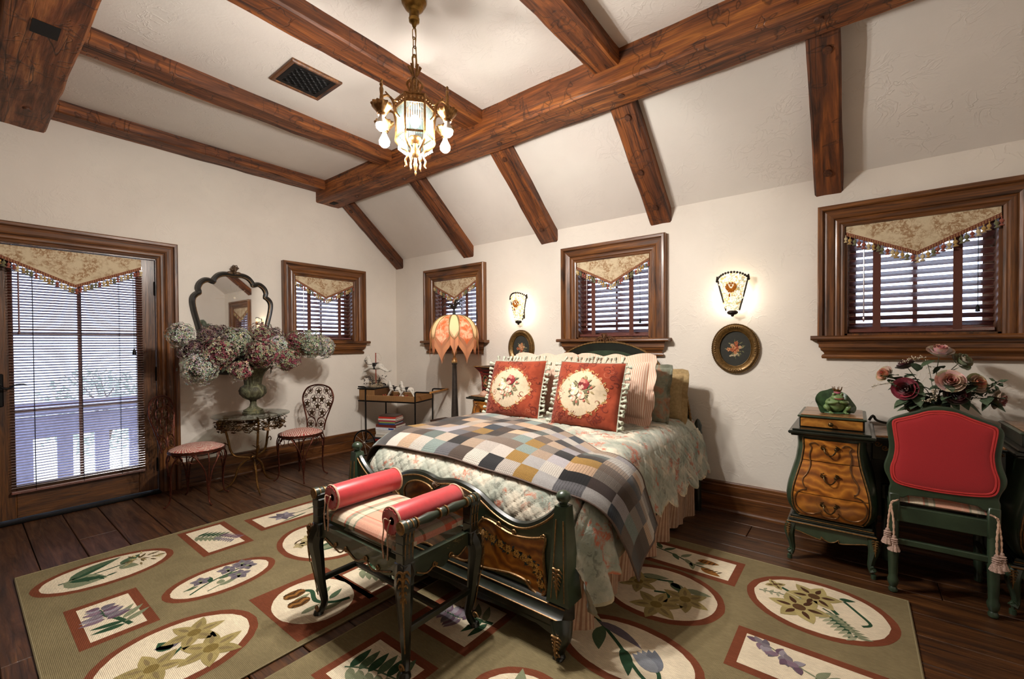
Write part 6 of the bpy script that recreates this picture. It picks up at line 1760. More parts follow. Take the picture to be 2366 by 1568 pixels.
def art_hyac2(D, cx, cy, rx, ry, g):
    def Q(a, b): return (cx+a, cy+b)
    D.ribbon([Q(-.16, .09), Q(.0, .0), Q(.2, -.08)], .008, GRN[2], .0010)
    for k in range(22): t = k/22; D.leaf(cx-.17+.16*t, cy+.08-.08*t, g.uniform(0, 6.3), .05, .03, (PUR+LAV)[k % 5], .0012+.00004*k)
    for k in range(6): D.leaf(cx+.04+.03*k, cy-.02-.012*k, 1.0, .08, .03, GRN[2], .0011); D.leaf(cx+.04+.03*k, cy-.02-.012*k, -1.3, .07, .03, GRN[k % 3], .0011)
def art_tulip(D, cx, cy, rx, ry, g):
    def Q(a, b): return (cx+a, cy+b)
    D.ribbon([Q(*p) for p in smoothpath([(-.2, .12), (-.05, .02), (.10, -.10), (.17, -.12), (.16, -.06), (.12, -.02)], 6)], .016, GRN[0], .0010)
    D.leaf(cx-.18, cy+.10, -.25, .24, .05, LAV[2], .0011, -.5); D.leaf(cx-.15, cy+.08, -1.2, .16, .06, GRN[1], .0011, .4); D.leaf(cx-.02, cy+.0, -1.0, .16, .05, GRN[0], .0011, -.4)
    for k, an in enumerate((2.4, 2.0, 2.8, 2.2, 2.6)): D.leaf(cx+.15, cy-.05, an, .13, .055, S('#6d7078') if k % 2 else S('#7f8288'), .0014+.0001*k)
def art_leafs(D, cx, cy, rx, ry, g):
    ST(D, cx, cy, [(-.06, .12), (.0, .02), (.03, -.13)], .008, GRN[1])
    for k in range(6): LF(D, cx, cy, -.05+.015*k, .10-.04*k, .2, .12, .042, GRN[k % 2], .0011); LF(D, cx, cy, -.05+.015*k, .10-.04*k, -2.1, .10, .038, GRN[2], .0011)
rug(1.175, 2.985, -3.48, -.72, 'olive flatweave rug with botanical panels, at the left under the bench', [
    ('o', 1.475, -3.14, .205, .305, art_thistle), ('r', 1.475, -2.605, .26, .142, art_fern), ('r', 1.468, -1.98, .15, .39, art_iris),
    ('o', 2.095, -2.765, .175, .27, art_violets), ('s', 2.70, -2.56, .255, .205, art_buds), ('r', 2.06, -3.223, .225, .137, art_hyac),
    ('o', 2.60, -3.10, .25, .30, art_daff), ('o', 2.09, -2.16, .33, .28, art_lily), ('r', 2.74, -2.195, .18, .19, art_leafs), ('r', 1.55, -1.25, .2, .25, art_fern), ('o', 2.1, -1.5, .2, .28, art_violets)], 4)
rug(3.06, 5.065, -3.5, -.755, 'olive flatweave rug with botanical panels, at the right under the bed', [
    ('r', 4.06, -.995, .295, .147, art_acorn), ('o', 4.055, -1.42, .31, .265, art_daff2), ('o', 4.712, -1.09, .305, .265, art_yellow), ('r', 4.70, -1.625, .26, .15, art_hyac2),
    ('o', 4.10, -1.94, .31, .20, art_tulip), ('r', 3.395, -2.20, .195, .185, lambda D, cx, cy, rx, ry, g: art_iris(D, cx, cy+.0, rx, ry, g, True) if False else art_hyac(D, cx, cy, rx, ry, g)),
    ('r', 3.37, -2.66, .185, .165, art_leafs), ('o', 3.92, -2.46, .215, .20, art_lily), ('r', 3.40, -1.4, .2, .3, art_fern), ('o', 4.62, -2.2, .25, .3, art_daff), ('r', 3.45, -3.15, .26, .2, art_hyac), ('o', 4.3, -3.0, .3, .22, art_tulip)], 6)

# ================================================================== MIRROR
mi = thing('wall_mirror', 'dark scalloped wall mirror with gilt crest hanging above the hydrangeas', 'mirror', (0, -1.95, 1.5), PI/2)
half = [(.0, .488), (.04, .492), (.09, .490), (.135, .470), (.168, .430), (.175, .405), (.215, .418), (.25, .412), (.285, .380), (.300, .335), (.292, .295), (.318, .275), (.340, .245), (.345, .20), (.333, .12), (.312, .03), (.292, -.06), (.285, -.13), (.305, -.18), (.335, -.235), (.345, -.30), (.325, -.37), (.26, -.42), (.16, -.455), (.06, -.47), (0, -.472)]
h2 = []
for a, b in zip(half[:-1], half[1:]): h2 += [a, ((a[0]+b[0])/2, (a[1]+b[1])/2)]
sm = smoothpath(half, 3)
outl = sm+[(-x, z) for x, z in reversed(sm[1:-1])]     # clockwise
m = M(); m.prism([(x*.93, z*.95) for x, z in outl][::-1], -.012, -.004, 'xz'); gl = m.obj('mirror_glass', MIRROR, mi, False)
MBLK = plain('mirror_black_frame', S('#1f1c17'), .35, 0, .2, 20, .1, .4)
m = M(); pth = [(x, -.020, z) for x, z in outl]; m.tube(pth, .021, 8, True, up=(0, 1, 0)); m.tube([(x*1.0, -.006, z) for x, z in outl], .026, 8, True, up=(0, 1, 0)); m.obj('frame', MBLK, mi)
m = M(); m.tube([(x*.955, -.032, z*.965) for x, z in outl], .004, 5, True); m.tube([(x*1.025, -.030, z*1.02) for x, z in outl], .005, 5, True); m.obj('gilt_line', GILT, mi)
m = M(); m.ball((0, -.03, .545), .030, 10, 7, sc=(.9, .6, 1.1)); m.ball((0, -.04, .512), .014, 8, 6)
for s in (-1, 1): m.ball((s*.035, -.028, .505), .026, 9, 6, sc=(1.2, .6, .7)); m.ball((s*.062, -.024, .495), .016, 8, 6, sc=(1.2, .6, .7)); scroll(m, (s*.02, .55), .016, 1.2, .005, 0, s, y=-.044)
acanthus(m, (0, -.045, .575), .09, .05); m.obj('crest', plain('carved_crest_brown', S('#57402a'), .45, .2, .3, 60, .2), mi)
m = M()
for k in range(13):
    a = PI*(-.04)+PI*1.08*k/12; l = (.165 if k in (0, 12) else .13 if k % 2 else .10)
    m.tube([(.005+.02*math.cos(a), -.0135, .265+.02*math.sin(a)), (.005+l*math.cos(a), -.0135, .265+l*math.sin(a))], .0009, 4)
m.lathe([(.0, 0), (.012, 0), (.010, .003), (0, .004)], 10, xf=Matrix.Translation((.005, -.012, .265)) @ Matrix.Rotation(PI/2, 4, 'X')); m.obj('starburst_lines', CREAMC, gl)  # thin raised cream lines and a small disc set on the glass
# wall mirror on the back wall, seen only in this mirror
t = thing('wall_mirror', 'grey-green scalloped mirror reflected at the left inside the black mirror', 'mirror', (RX, -.55, 1.40), -PI/2)
lob = [(.34*(1+.06*math.cos(k*2*PI/90*16))*math.cos(k*2*PI/90), .42*(1+.06*math.cos(k*2*PI/90*16))*math.sin(k*2*PI/90)) for k in range(90)]
m = M(); m.prism([(x*.86, z*.86) for x, z in lob], -.014, -.006, 'xz'); m.obj('mirror_glass', MIRROR, t, False)
m = M(); m.tube([(x*.96, -.022, z*.96) for x, z in lob], .042, 8, True, up=(0, 1, 0)); m.obj('frame', plain('grey_green_carving', S('#5d6a58'), .5, 0, .25, 40, .3), t)

# ================================================================== BISTRO TABLE + VASE
TX, TY = .565, -2.015
tb_ = thing('bistro_table', 'round glass-topped gilt iron table with a leaf wreath under the top', 'table', (TX, TY, 0))
m = M(); m.lathe([(.0, .668), (.302, .668), (.307, .671), (.307, .677), (.302, .680), (0, .680)], 64); m.obj('glass_top', TABGLASS, tb_)
for k, a0 in enumerate((-.15, 2.05, 4.15)):
    def q(r, z): return (r*math.cos(a0), r*math.sin(a0), z)
    m = M(); m.tube(smoothpath([q(.20, .645), q(.225, .62), q(.21, .56), q(.185, .44), q(.17, .36), q(.13, .305), q(.03, .285), (0, 0, .275), q(.05, .26), q(.11, .20), q(.14, .11), q(.18, .05), q(.24, .015), q(.275, .008)], 5), [.009, .009, .009, .010, .010, .009, .009, .009, .010, .010, .009, .008, .006, .003], 8)
    m.tube(smoothpath([q(.20, .645), q(.22, .665), q(.18, .664), q(.15, .655), q(.16, .63), q(.19, .625)], 4), .006, 6)
    m.tube(smoothpath([q(.18, .40), q(.215, .43), q(.235, .41), q(.225, .39)], 4), .0045, 6); lg = m.obj('leg', GOLD, tb_)
    if k == 0:
        m = M()
        for j in range(9):
            z = .43-.035*j; r = float(np.interp(z, [.10, .20, .28, .36, .44], [.145, .11, .05, .17, .185])); s = (-1)**j
            n_ = Vector((-math.sin(a0)*s, math.cos(a0)*s, .9)).normalized(); p = Vector(q(r, z)); u = Vector((math.cos(a0), math.sin(a0), .3))*.012
            m.add([p-u, p+n_*.03+u*.6, p+n_*.06, p+n_*.025-u], [(0, 1, 2, 3)]); m.add([p+u, p+n_*.03-u*.4, p+n_*.055+u, p+n_*.02+u*2], [(0, 1, 2, 3)])
        m.obj('gilt_leaf', GOLD, lg, False)
m = M(); m.tube([(.20*math.cos(a), .20*math.sin(a), .655) for a in np.linspace(0, 2*PI, 40, endpoint=False)], .007, 6, True); m.ball((0, 0, .285), .02, 10, 7); m.obj('top_ring', GOLD, tb_)
g = random.Random(12)
m = M()
for k in range(420):          # leaf wreath
    a = g.uniform(0, 2*PI); r = .235+g.uniform(-.045, .045); z = .60+g.uniform(-.05, .045)
    p = Vector((r*math.cos(a), r*math.sin(a), z)); d = Vector((-math.sin(a)+g.uniform(-.5, .5), math.cos(a)+g.uniform(-.5, .5), g.uniform(-.5, .5))).normalized(); w = d.cross(Vector((g.uniform(-1, 1), g.uniform(-1, 1), 1))).normalized(); L = g.uniform(.03, .06)
    m.add([p, p+d*L*.35+w*L*.28, p+d*L*.55+w*L*.12, p+d*L, p+d*L*.6-w*L*.2, p+d*L*.3-w*L*.26], [(0, 1, 2, 3, 4, 5)])
for k in range(60):
    a = g.uniform(0, 2*PI); m.tube([(.235*math.cos(a+q*.12)*(1+g.uniform(-.08, .08)), .235*math.sin(a+q*.12)*(1+g.uniform(-.08, .08)), .59+g.uniform(-.03, .03)) for q in range(5)], .003, 4)
m.obj('leaf_wreath', plain('bronze_leaves', S('#5a4228'), .45, .6, .4, 50, .2), tb_, False, kind='stuff')
g = random.Random(13); m = M()
for k in range(14):
    a = 4.3+g.uniform(-.35, .35); p = (.25*math.cos(a), .25*math.sin(a), .60+g.uniform(-.03, .04)); m.ball(p, g.uniform(.014, .024), 8, 5, sc=(1, 1, .8))
m.obj('gilt_rose', GOLD, tb_)

VERD = NT('verdigris_urn', .6, .15)
def _vd():
    N = VERD; v = N.co((1, 1, .5)); f = N.noise(v, 22., 6., .75, .8)
    N.bsdf('Base Color', N.ramp(f, [(.32, S('#1c1a14')), (.47, S('#4a4630')), (.58, S('#6d6f55')), (.70, S('#8b7640'))])); N.bump(f, .8, .01)
_vd()
vz = thing('urn_vase', 'tall fluted verdigris urn on the glass table holding dried hydrangeas', 'vase', (.56, -2.0, .681))
m = M(); m.lathe([(0, 0), (.085, 0), (.088, .012), (.078, .02), (.080, .032), (.055, .045), (.030, .065), (.024, .095), (.028, .115), (.04, .125), (0, .125)], 32); m.obj('foot', VERD.m, vz)
m = M(); m.lathe([(.03, .12), (.055, .13), (.085, .15), (.106, .18), (.110, .21), (.100, .238), (.075, .255), (.066, .262)], 36, rfn=lambda a, z: 1+.03*math.sin(a*9+z*60)); m.obj('belly', VERD.m, vz)
m = M(); m.lathe([(.066, .26), (.070, .29), (.078, .33), (.095, .37), (.125, .40), (.162, .418), (.168, .424), (.160, .428), (.120, .405), (.085, .36), (.06, .30), (0, .28)], 48, rfn=lambda a, z: 1+.045*math.cos(a*18)); m.obj('fluted_neck', VERD.m, vz)

# ---- hydrangeas
HYD = colattr('hydrangea_petal', .9, 0, 0, .2, 60., bump=.2)
HLEAF = plain('dried_leaf', S('#59604a'), .8, var=.25, scale=40, bump=.3)
HSTEM = plain('dried_stem', S('#4c4a34'), .8)
HP = {'green': ['#a3a58f', '#8d917a', '#b9b8a2', '#787d66', '#c4bda6', '#94868a'], 'pale': ['#b9b8aa', '#cdc8b6', '#a0a394', '#888d7c', '#a9a4a2', '#d6cfbc'],
      'red': ['#8a876c', '#84424a', '#b5a88d', '#6f343a', '#8f7864', '#565440'], 'mauve': ['#7d6a62', '#6d5052', '#9a8a78', '#5a3c3f', '#77705c', '#4a3436']}
hyd = [((.54, -2.52, 1.385), .085, 'pale', 'pale green dried hydrangea at the far left of the urn, beside the door casing'),
       ((.50, -2.34, 1.385), .055, 'mauve', 'small mauve hydrangea just inside the left edge of the mirror'),
       ((.40, -2.25, 1.39), .075, 'mauve', 'dark mauve hydrangea in front of the mirror, left of its centre'),
       ((.62, -2.15, 1.325), .105, 'green', 'grey-green hydrangea in the middle of the bouquet under the mirror glass'),
       ((.72, -2.31, 1.225), .110, 'red', 'large mauve-green hydrangea at the left front of the bouquet'),
       ((.66, -2.42, 1.115), .115, 'pale', 'large drooping hydrangea at the lower left of the urn'),
       ((.80, -2.19, 1.085), .075, 'red', 'small pink-edged hydrangea drooping left of the urn rim'),
       ((.80, -2.02, 1.225), .115, 'red', 'reddest hydrangea at the front centre above the urn rim'),
       ((.50, -1.90, 1.395), .085, 'red', 'tallest red hydrangea at the right of the mirror'),
       ((.46, -1.76, 1.375), .070, 'mauve', 'mauve-green hydrangea beside the left casing of the small window'),
       ((.66, -1.83, 1.290), .080, 'pale', 'cream-green hydrangea right of the front red one'),
       ((.70, -1.77, 1.165), .100, 'red', 'red-tipped hydrangea drooping at the right of the urn rim'),
       ((.55, -1.60, 1.345), .080, 'red', 'rosy hydrangea in front of the window casing'),
       ((.56, -1.47, 1.305), .120, 'green', 'big green hydrangea in front of the window apron'),
       ((.56, -1.33, 1.265), .095, 'pale', 'pale green hydrangea reaching furthest right')]
fl4 = []
for k in range(4): a = k*PI/2; fl4.append([(0, 0, 0), (.9*math.cos(a-.5), .9*math.sin(a-.5), .25), (1.25*math.cos(a), 1.25*math.sin(a), .1), (.9*math.cos(a+.5), .9*math.sin(a+.5), .25)])
hyd += [((.50, -2.06, 1.24), .095, 'mauve', 'dark mauve hydrangea deep in the bouquet behind the reddest one'), ((.52, -2.22, 1.27), .09, 'mauve', 'dark hydrangea deep in the bouquet left of centre'),
        ((.50, -1.78, 1.24), .09, 'mauve', 'shaded mauve hydrangea deep in the bouquet right of centre'), ((.48, -2.43, 1.26), .085, 'mauve', 'shaded hydrangea at the left back in front of the mirror edge')]
urn_mouth = Vector((.56, -2.0, 1.09))
for i, (c, R_, pl, lab) in enumerate(hyd):
    R_ *= 1.2
    g = random.Random(100+i); C0 = Vector(c)
    t = thing('hydrangea', lab, 'flower', c, 0, 'dried hydrangeas in the urn')
    ax = (C0-urn_mouth); ax.z *= .8; ax.normalize(); ax = (ax+Vector((.25, -.1, .25))).normalized()
    m = M(); n = int(200*(R_/.1)**2); cols = [S(x) for x in HP[pl]]
    for k in range(n):
        zz = 1-1.75*(k+.5)/n; th = k*2.39996; q = math.sqrt(max(0, 1-zz*zz)); d = Vector((q*math.cos(th), q*math.sin(th), zz))
        rot = Vector((0, 0, 1)).rotation_difference(ax); d = rot @ d; rr = R_*(.84+.2*g.random())*(1-.12*(1-zz)/2)*(1+.34*mn.noise(d*1.9+Vector((i*7., 0, 0))))
        p = d*rr; fm = frame_mat(p, d+Vector((g.uniform(-.4, .4), g.uniform(-.4, .4), g.uniform(-.4, .4))), (g.uniform(-1, 1), g.uniform(-1, 1), g.uniform(-1, 1)))
        s_ = .0128*g.uniform(.75, 1.3); col = cols[min(5, int(abs(g.gauss(0, 2.6))))]
        for pt in fl4:
            cc = tuple(x*g.uniform(.75, 1.2) for x in col); m.add([tuple(fm @ Vector((x*s_, y*s_, z*s_))) for x, y, z in pt], [(0, 1, 2, 3)], cc)
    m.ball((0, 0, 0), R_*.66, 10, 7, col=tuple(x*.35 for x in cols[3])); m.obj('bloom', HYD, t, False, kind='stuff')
    base = urn_mouth-C0; mid = base*.45+Vector((0, 0, .04)); end = base+Vector((0, 0, -.22))
    m = M(); m.tube(smoothpath([tuple(-ax*R_*.2), tuple(mid), tuple(base*.95), tuple(end*1.0)], 6), .004, 5); m.obj('stem', HSTEM, t)
    for k in range(3):
        f_ = .30+.22*k; p = base*f_+Vector((0, 0, .02)); d = Vector((g.uniform(-1, 1), g.uniform(-1, 1), g.uniform(-.5, .3))).normalized()*g.uniform(.07, .12); w = d.cross(Vector((0, 0, 1))).normalized()*.032
        m = M(); up = Vector((0, 0, .012))
        rows = [(0, .2), (.25, .8), (.5, 1.), (.75, .7), (1, .05)]
        v = []
        for tt, ww in rows: b_ = p+d*tt-Vector((0, 0, .03*tt*tt)); v += [b_-w*ww+up*ww, b_, b_+w*ww+up*ww]
        m.add(v, [(3*r+q, 3*r+q+1, 3*r+q+4, 3*r+q+3) for r in range(4) for q in range(2)]); m.obj('leaf', HLEAF, t)

# ================================================================== BISTRO CHAIRS
STRIPEC = colattr('red_cream_stripe', .85, 0, 0, .1, 60, bump=.2)
def bistro(loc, rz, label):
    t = thing('bistro_chair', label, 'chair', loc, rz, 'wire bistro chairs at the glass table')
    SR = .195; SZ = .425
    m = M(); m.tube([(SR*math.cos(a), SR*math.sin(a), SZ) for a in np.linspace(0, 2*PI, 40, endpoint=False)], .008, 6, True)
    rope(m, [(SR*1.0*math.cos(a), SR*math.sin(a), SZ+.012) for a in np.linspace(0, 2*PI, 90)], .006); m.tube([(.17*math.cos(a), .17*math.sin(a), SZ-.02) for a in np.linspace(0, 2*PI, 32, endpoint=False)], .004, 5, True); m.obj('seat_ring', RUST, t)
    def cs(u, v):
        r = SR*.985*v; a = u*2*PI; return (r*math.cos(a), r*math.sin(a), SZ+.016+.036*(1-v**3.2))
    def cc(u, v):
        x = SR*v*math.cos(u*2*PI); y = SR*v*math.sin(u*2*PI); q = (x*.75+y*.66+.010*math.sin((x*.66-y*.75)*22))/.0165
        return S('#d6bfae') if (q % 1) < .52 else S('#a8463f')
    m = M(); m.grid(cs, 110, 40, cu=True, cfn=cc); m.f = [tuple(reversed(q)) for q in m.f]
    m.lathe([(0, SZ+.004), (SR*.98, SZ+.004), (SR*.985, SZ+.016)], 40, col=S('#b08a7c')); m.obj('seat_pad', STRIPEC, t)
    for k, (sx, sy) in enumerate(((1, 1), (-1, 1), (-1, -1), (1, -1))):
        a = math.atan2(sy, sx); m = M()
        for da in (-.17, .17):
            def q(r, z, d=da): return (r*math.cos(a+d), r*math.sin(a+d), z)
            m.tube(smoothpath([(SR*.97*math.cos(a+da*3.4), SR*.97*math.sin(a+da*3.4), SZ-.004), (SR*1.05*math.cos(a+da*2.0), SR*1.05*math.sin(a+da*2.0), SZ-.06), (SR*1.02*math.cos(a+da*.7), SR*1.02*math.sin(a+da*.7), SZ-.16), (SR*.98*math.cos(a+da*.15), SR*.98*math.sin(a+da*.15), .12), (SR*1.04*math.cos(a), SR*1.04*math.sin(a), .035), (SR*1.2*math.cos(a), SR*1.2*math.sin(a), .006)], 5), .0058, 6)
        m.tube(smoothpath([(SR*math.cos(a), SR*math.sin(a), SZ), (SR*1.08*math.cos(a), SR*1.08*math.sin(a), SZ-.07), (SR*1.0*math.cos(a), SR*1.0*math.sin(a), .2), (SR*1.0*math.cos(a), SR*1.0*math.sin(a), .09)], 5), .0055, 6)
        m.ball((SR*1.2*math.cos(a), SR*1.2*math.sin(a), .008), .008, 8, 5); m.obj('leg', RUST, t)
        m = M()
        for d in (-.27, .27):
            b = a+PI/4+d; m.tube([(SR*.99*math.cos(b)-math.sin(b)*.032*math.cos(w), SR*.99*math.sin(b)+math.cos(b)*.032*math.cos(w), SZ-.042+.032*math.sin(w)) for w in np.linspace(0, 2*PI, 18, endpoint=False)], .0035, 5, True)
        m.obj('apron_loops', RUST, t)
    # back: local plane leaning slightly, b(x,z)
    def b(x, z): return (x, -SR*.93-.03-(z-.43)*.14+.10*x*x, z)
    ho = [(-.10, .43), (-.112, .52), (-.15, .63), (-.182, .73), (-.172, .80), (-.12, .86), (0, .885)]
    hh = ho+[(-x, z) for x, z in reversed(ho[:-1])]
    m = M(); m.tube([b(*p) for p in smoothpath(hh, 6)], .0065, 7); m.tube([b(x*.95, z*.992+.002) for x, z in smoothpath(hh, 6)], .0035, 5)
    for s in (-1, 1):
        m.tube([b(*p) for p in smoothpath([(s*.0, .455), (s*.02, .53), (s*.08, .57), (s*.13, .63), (s*.165, .70)], 6)], .004, 5)
        m.tube([b(*p) for p in smoothpath([(s*.005, .46), (s*.012, .52), (s*.035, .55), (s*.09, .545), (s*.112, .50)], 6)], .004, 5)
        m.tube([b(*p) for p in smoothpath([(0, .872), (s*.06, .86), (s*.11, .80), (s*.15, .77)], 6)], .0035, 5)
    m.obj('back_hoop', RUST, t)
    bl = plain('bronze_ivy', S('#4a3624'), .45, .6, .35, 60, .2) if 'bronze_ivy' not in MATS else MATS['bronze_ivy']
    for x, z, r in ((0, .815, .040), (-.095, .825, .036), (.100, .82, .030), (-.150, .775, .027), (.152, .77, .022), (-.045, .735, .043), (.045, .735, .043), (-.130, .69, .042), (.125, .69, .040), (0, .665, .042), (-.062, .60, .042), (.062, .60, .042), (-.06, .485, .036), (.06, .485, .036)):
        m = M(); m.tube([b(x+r*math.cos(w), z+r*math.sin(w)) for w in np.linspace(0, 2*PI, 20, endpoint=False)], .003, 5, True); rd = m.obj('roundel', RUST, t)
        m = M(); pts = []
        for k in range(10):
            w = PI/2+k*PI/5; q = r*(.95 if k % 2 == 0 else .42); pts.append((x+q*math.cos(w), z+q*math.sin(w)))
        c = b(x, z); v = [(c[0], c[1]+.006, c[2])]+[b(*p) for p in pts]; v2 = [(p[0], p[1]-.003, p[2]) for p in v]
        m.add(v, [(0, 1+(k+1) % 10, 1+k) for k in range(10)]); m.add(v2, [(0, 1+k, 1+(k+1) % 10) for k in range(10)]); m.obj('ivy_leaf', bl, rd, False)
bistro((.515, -2.42, 0), -.69, 'wire bistro chair with striped seat in front of the door casing')
bistro((.59, -1.585, 0), -2.72, 'wire bistro chair with striped seat right of the glass table')
# ================================================================== SERVING CART
CA = math.radians(19.5)
cart = thing('serving_cart', 'black iron serving cart with a wicker tray and wheels in the corner', 'cart', (.34, -.70, 0), CA)
# local: x along the long side (left post at 0), y towards the wall
WICK = NT('wicker', .7)
def _wk():
    N = WICK; v = N.co(); a = N.n('TexWave', {'Vector': v, 'Scale': 42., 'Distortion': .4}, bands_direction='X').outputs['Fac']
    b = N.n('TexWave', {'Vector': v, 'Scale': 60.}, bands_direction='Z').outputs['Fac']
    h = N.math('MULTIPLY', a, b); N.bsdf('Base Color', N.ramp(h, [(.02, S('#5a3818')), (.3, S('#b07a40')), (.8, S('#d3a268'))])); N.bump(h, .7, .006)
_wk()
CW, CD = .66, .40
TZ = .635
m = M()
m.tube([(-.10, 0, TZ), (CW, 0, TZ)], .008, 8); m.tube([(-.10, CD, TZ), (CW, CD, TZ)], .008, 8); m.tube([(CW, 0, TZ), (CW, CD, TZ)], .008, 8); m.tube([(0, 0, TZ), (0, CD, TZ)], .008, 8); m.tube([(-.10, 0, TZ), (-.10, CD, TZ)], .008, 8)
m.obj('frame_rail', BLACKM, cart)
for y in (0, CD):
    m = M(); m.tube(smoothpath([(0, y, .15), (0, y, .4), (0, y, TZ), (0, y, .775), (-.008, y, .795), (-.03, y, .80), (-.10, y, .80)], 3), .0085, 8); m.obj('post', BLACKM, cart)
    m = M(); m.tube([(CW, y, .02), (CW, y, .74), (CW+.004, y, .752), (CW+.02, y, .757), (CW+.20, y, .757)], .0085, 8); m.lathe([(0, 0), (.014, 0), (.014, .02), (.008, .03)], 10, (CW, y, 0)); m.obj('post', BLACKM, cart)
for z in (.16,): m = M(); m.tube([(0, 0, z), (CW, 0, z)], .007, 8); m.tube([(0, CD, z), (CW, CD, z)], .007, 8); m.tube([(0, -.03, .15), (0, CD+.03, .15)], .008, 8); m.box(-.02, CW, .0, CD, .155, .166); m.obj('lower_shelf', BLACKM, cart, False)
m = M(); m.tube([(CW+.20, -.01, .757), (CW+.20, CD+.01, .757)], .012, 8); m.obj('bamboo_handle', plain('bamboo', S('#a8753c'), .5, 0, .25, 25, .2), cart)
m = M(); m.box(.0, CW-.005, .005, CD-.005, TZ+.008, TZ+.02); m.box(0, CW, 0, .014, TZ+.006, TZ+.07, .003); m.box(0, CW, CD-.014, CD, TZ+.006, TZ+.07, .003); m.box(CW-.014, CW, 0, CD, TZ+.006, TZ+.07, .003); m.obj('wicker_tray', WICK.m, cart, False)
m = M(); m.box(-.095, .12, .004, CD-.004, TZ+.008, TZ+.135, .004); m.obj('wicker_box', WICK.m, cart, False)
m = M(); m.box(-.11, .125, -.006, CD+.004, TZ+.136, TZ+.150, .003); m.obj('box_lid', BLACKM, cart, False)
for y in (-.03, CD+.03):
    m = M(); c = (0, y, .15); m.tube([(c[0]+.145*math.cos(a), y, c[2]+.145*math.sin(a)) for a in np.linspace(0, 2*PI, 40, endpoint=False)], .0085, 6, True); w = m.obj('wheel', BLACKM, cart)
    m = M()
    for k in range(8): a = k*PI/4+.2; m.tube([c, (c[0]+.14*math.cos(a), y, c[2]+.14*math.sin(a))], .003, 5)
    m.ball(c, .016, 8, 6); m.tube([(c[0]+.135*math.cos(a), y, c[2]+.135*math.sin(a)) for a in np.linspace(0, 2*PI, 40, endpoint=False)], .003, 5, True); m.obj('spokes', plain('worn_steel', S('#a89f94'), .4, .8, .2, 60), w)

def cart_pt(x, y, z): return Matrix.Translation((.34, -.70, 0)) @ Matrix.Rotation(CA, 4, 'Z') @ Vector((x, y, z))
# ---- books
PAPER = plain('book_paper', S('#d8cfbd'), .9, var=.1, scale=200, bump=.2)
def book(x, y, z, w, d, h, ang, col, label, spine=None):
    p = cart_pt(x, y, z); t = thing('book', label, 'book', tuple(p), CA+ang, 'books on the lower shelf of the cart')
    nm = 'cover_'+col.lstrip('#'); mt = MATS.get(nm) or plain(nm, S(col), .5, var=.04)
    m = M(); m.box(-w/2, w/2, -d/2, d/2, 0, .003); m.box(-w/2, w/2, -d/2, d/2, h-.003, h); m.box(-w/2, w/2, -d/2, -d/2+.004, 0, h, .001); m.obj('cover', mt, t, False)
    m = M(); m.box(-w/2+.005, w/2-.005, -d/2+.004, d/2-.005, .003, h-.003); m.obj('pages', PAPER, t, False)
    if spine:
        m = M(); m.box(w*.12, w*.38, -d/2-.0006, -d/2+.001, h*.2, h*.8); m.obj('spine_label', plain('label_'+spine.lstrip('#'), S(spine), .5) if 'label_'+spine.lstrip('#') not in MATS else MATS['label_'+spine.lstrip('#')], t, False)
z = .167
for w, d, h, ang, col, lab, sp in (
    (.29, .24, .022, .04, '#8f2f24', 'red book at the very bottom of the stack on the cart', None), (.30, .24, .018, -.03, '#23262e', 'dark book second from the bottom of the stack', None), (.29, .22, .030, .02, '#cfc4b4', 'cream book third from the bottom of the stack', None),
    (.27, .22, .034, .06, '#ded8cd', 'thick white book under the blue-labelled one', None), (.275, .22, .022, .0, '#d9d5ce', 'thin white book below the blue-labelled book', None), (.28, .22, .030, .03, '#d5d6dc', 'white book with a blue spine label in the middle of the stack', '#2f4d8f'),
    (.275, .21, .030, -.01, '#6d2a22', 'dark red book above the blue-labelled white one', None), (.21, .20, .018, .08, '#34507f', 'blue book with a green neighbour near the top of the stack', None), (.20, .19, .015, .10, '#8f9a4e', 'green book near the top of the stack', None),
    (.225, .19, .018, .07, '#a8434d', 'pink-red book third from the top of the stack', None), (.23, .19, .018, .05, '#e0d6c8', 'white book just under the top red one', None), (.22, .19, .020, .10, '#c23527', 'bright red book on top of the stack', None), (.205, .18, .012, .02, '#5a4438', 'thin brown book lying topmost on the stack', None)):
    book(.235, .16, z, w, d, h, ang, col, lab, sp); z += h+.0006
book(.50, .22, .167, .2, .26, .10, .3, '#6b4a40', 'brown book lying alone to the right of the stack on the cart')

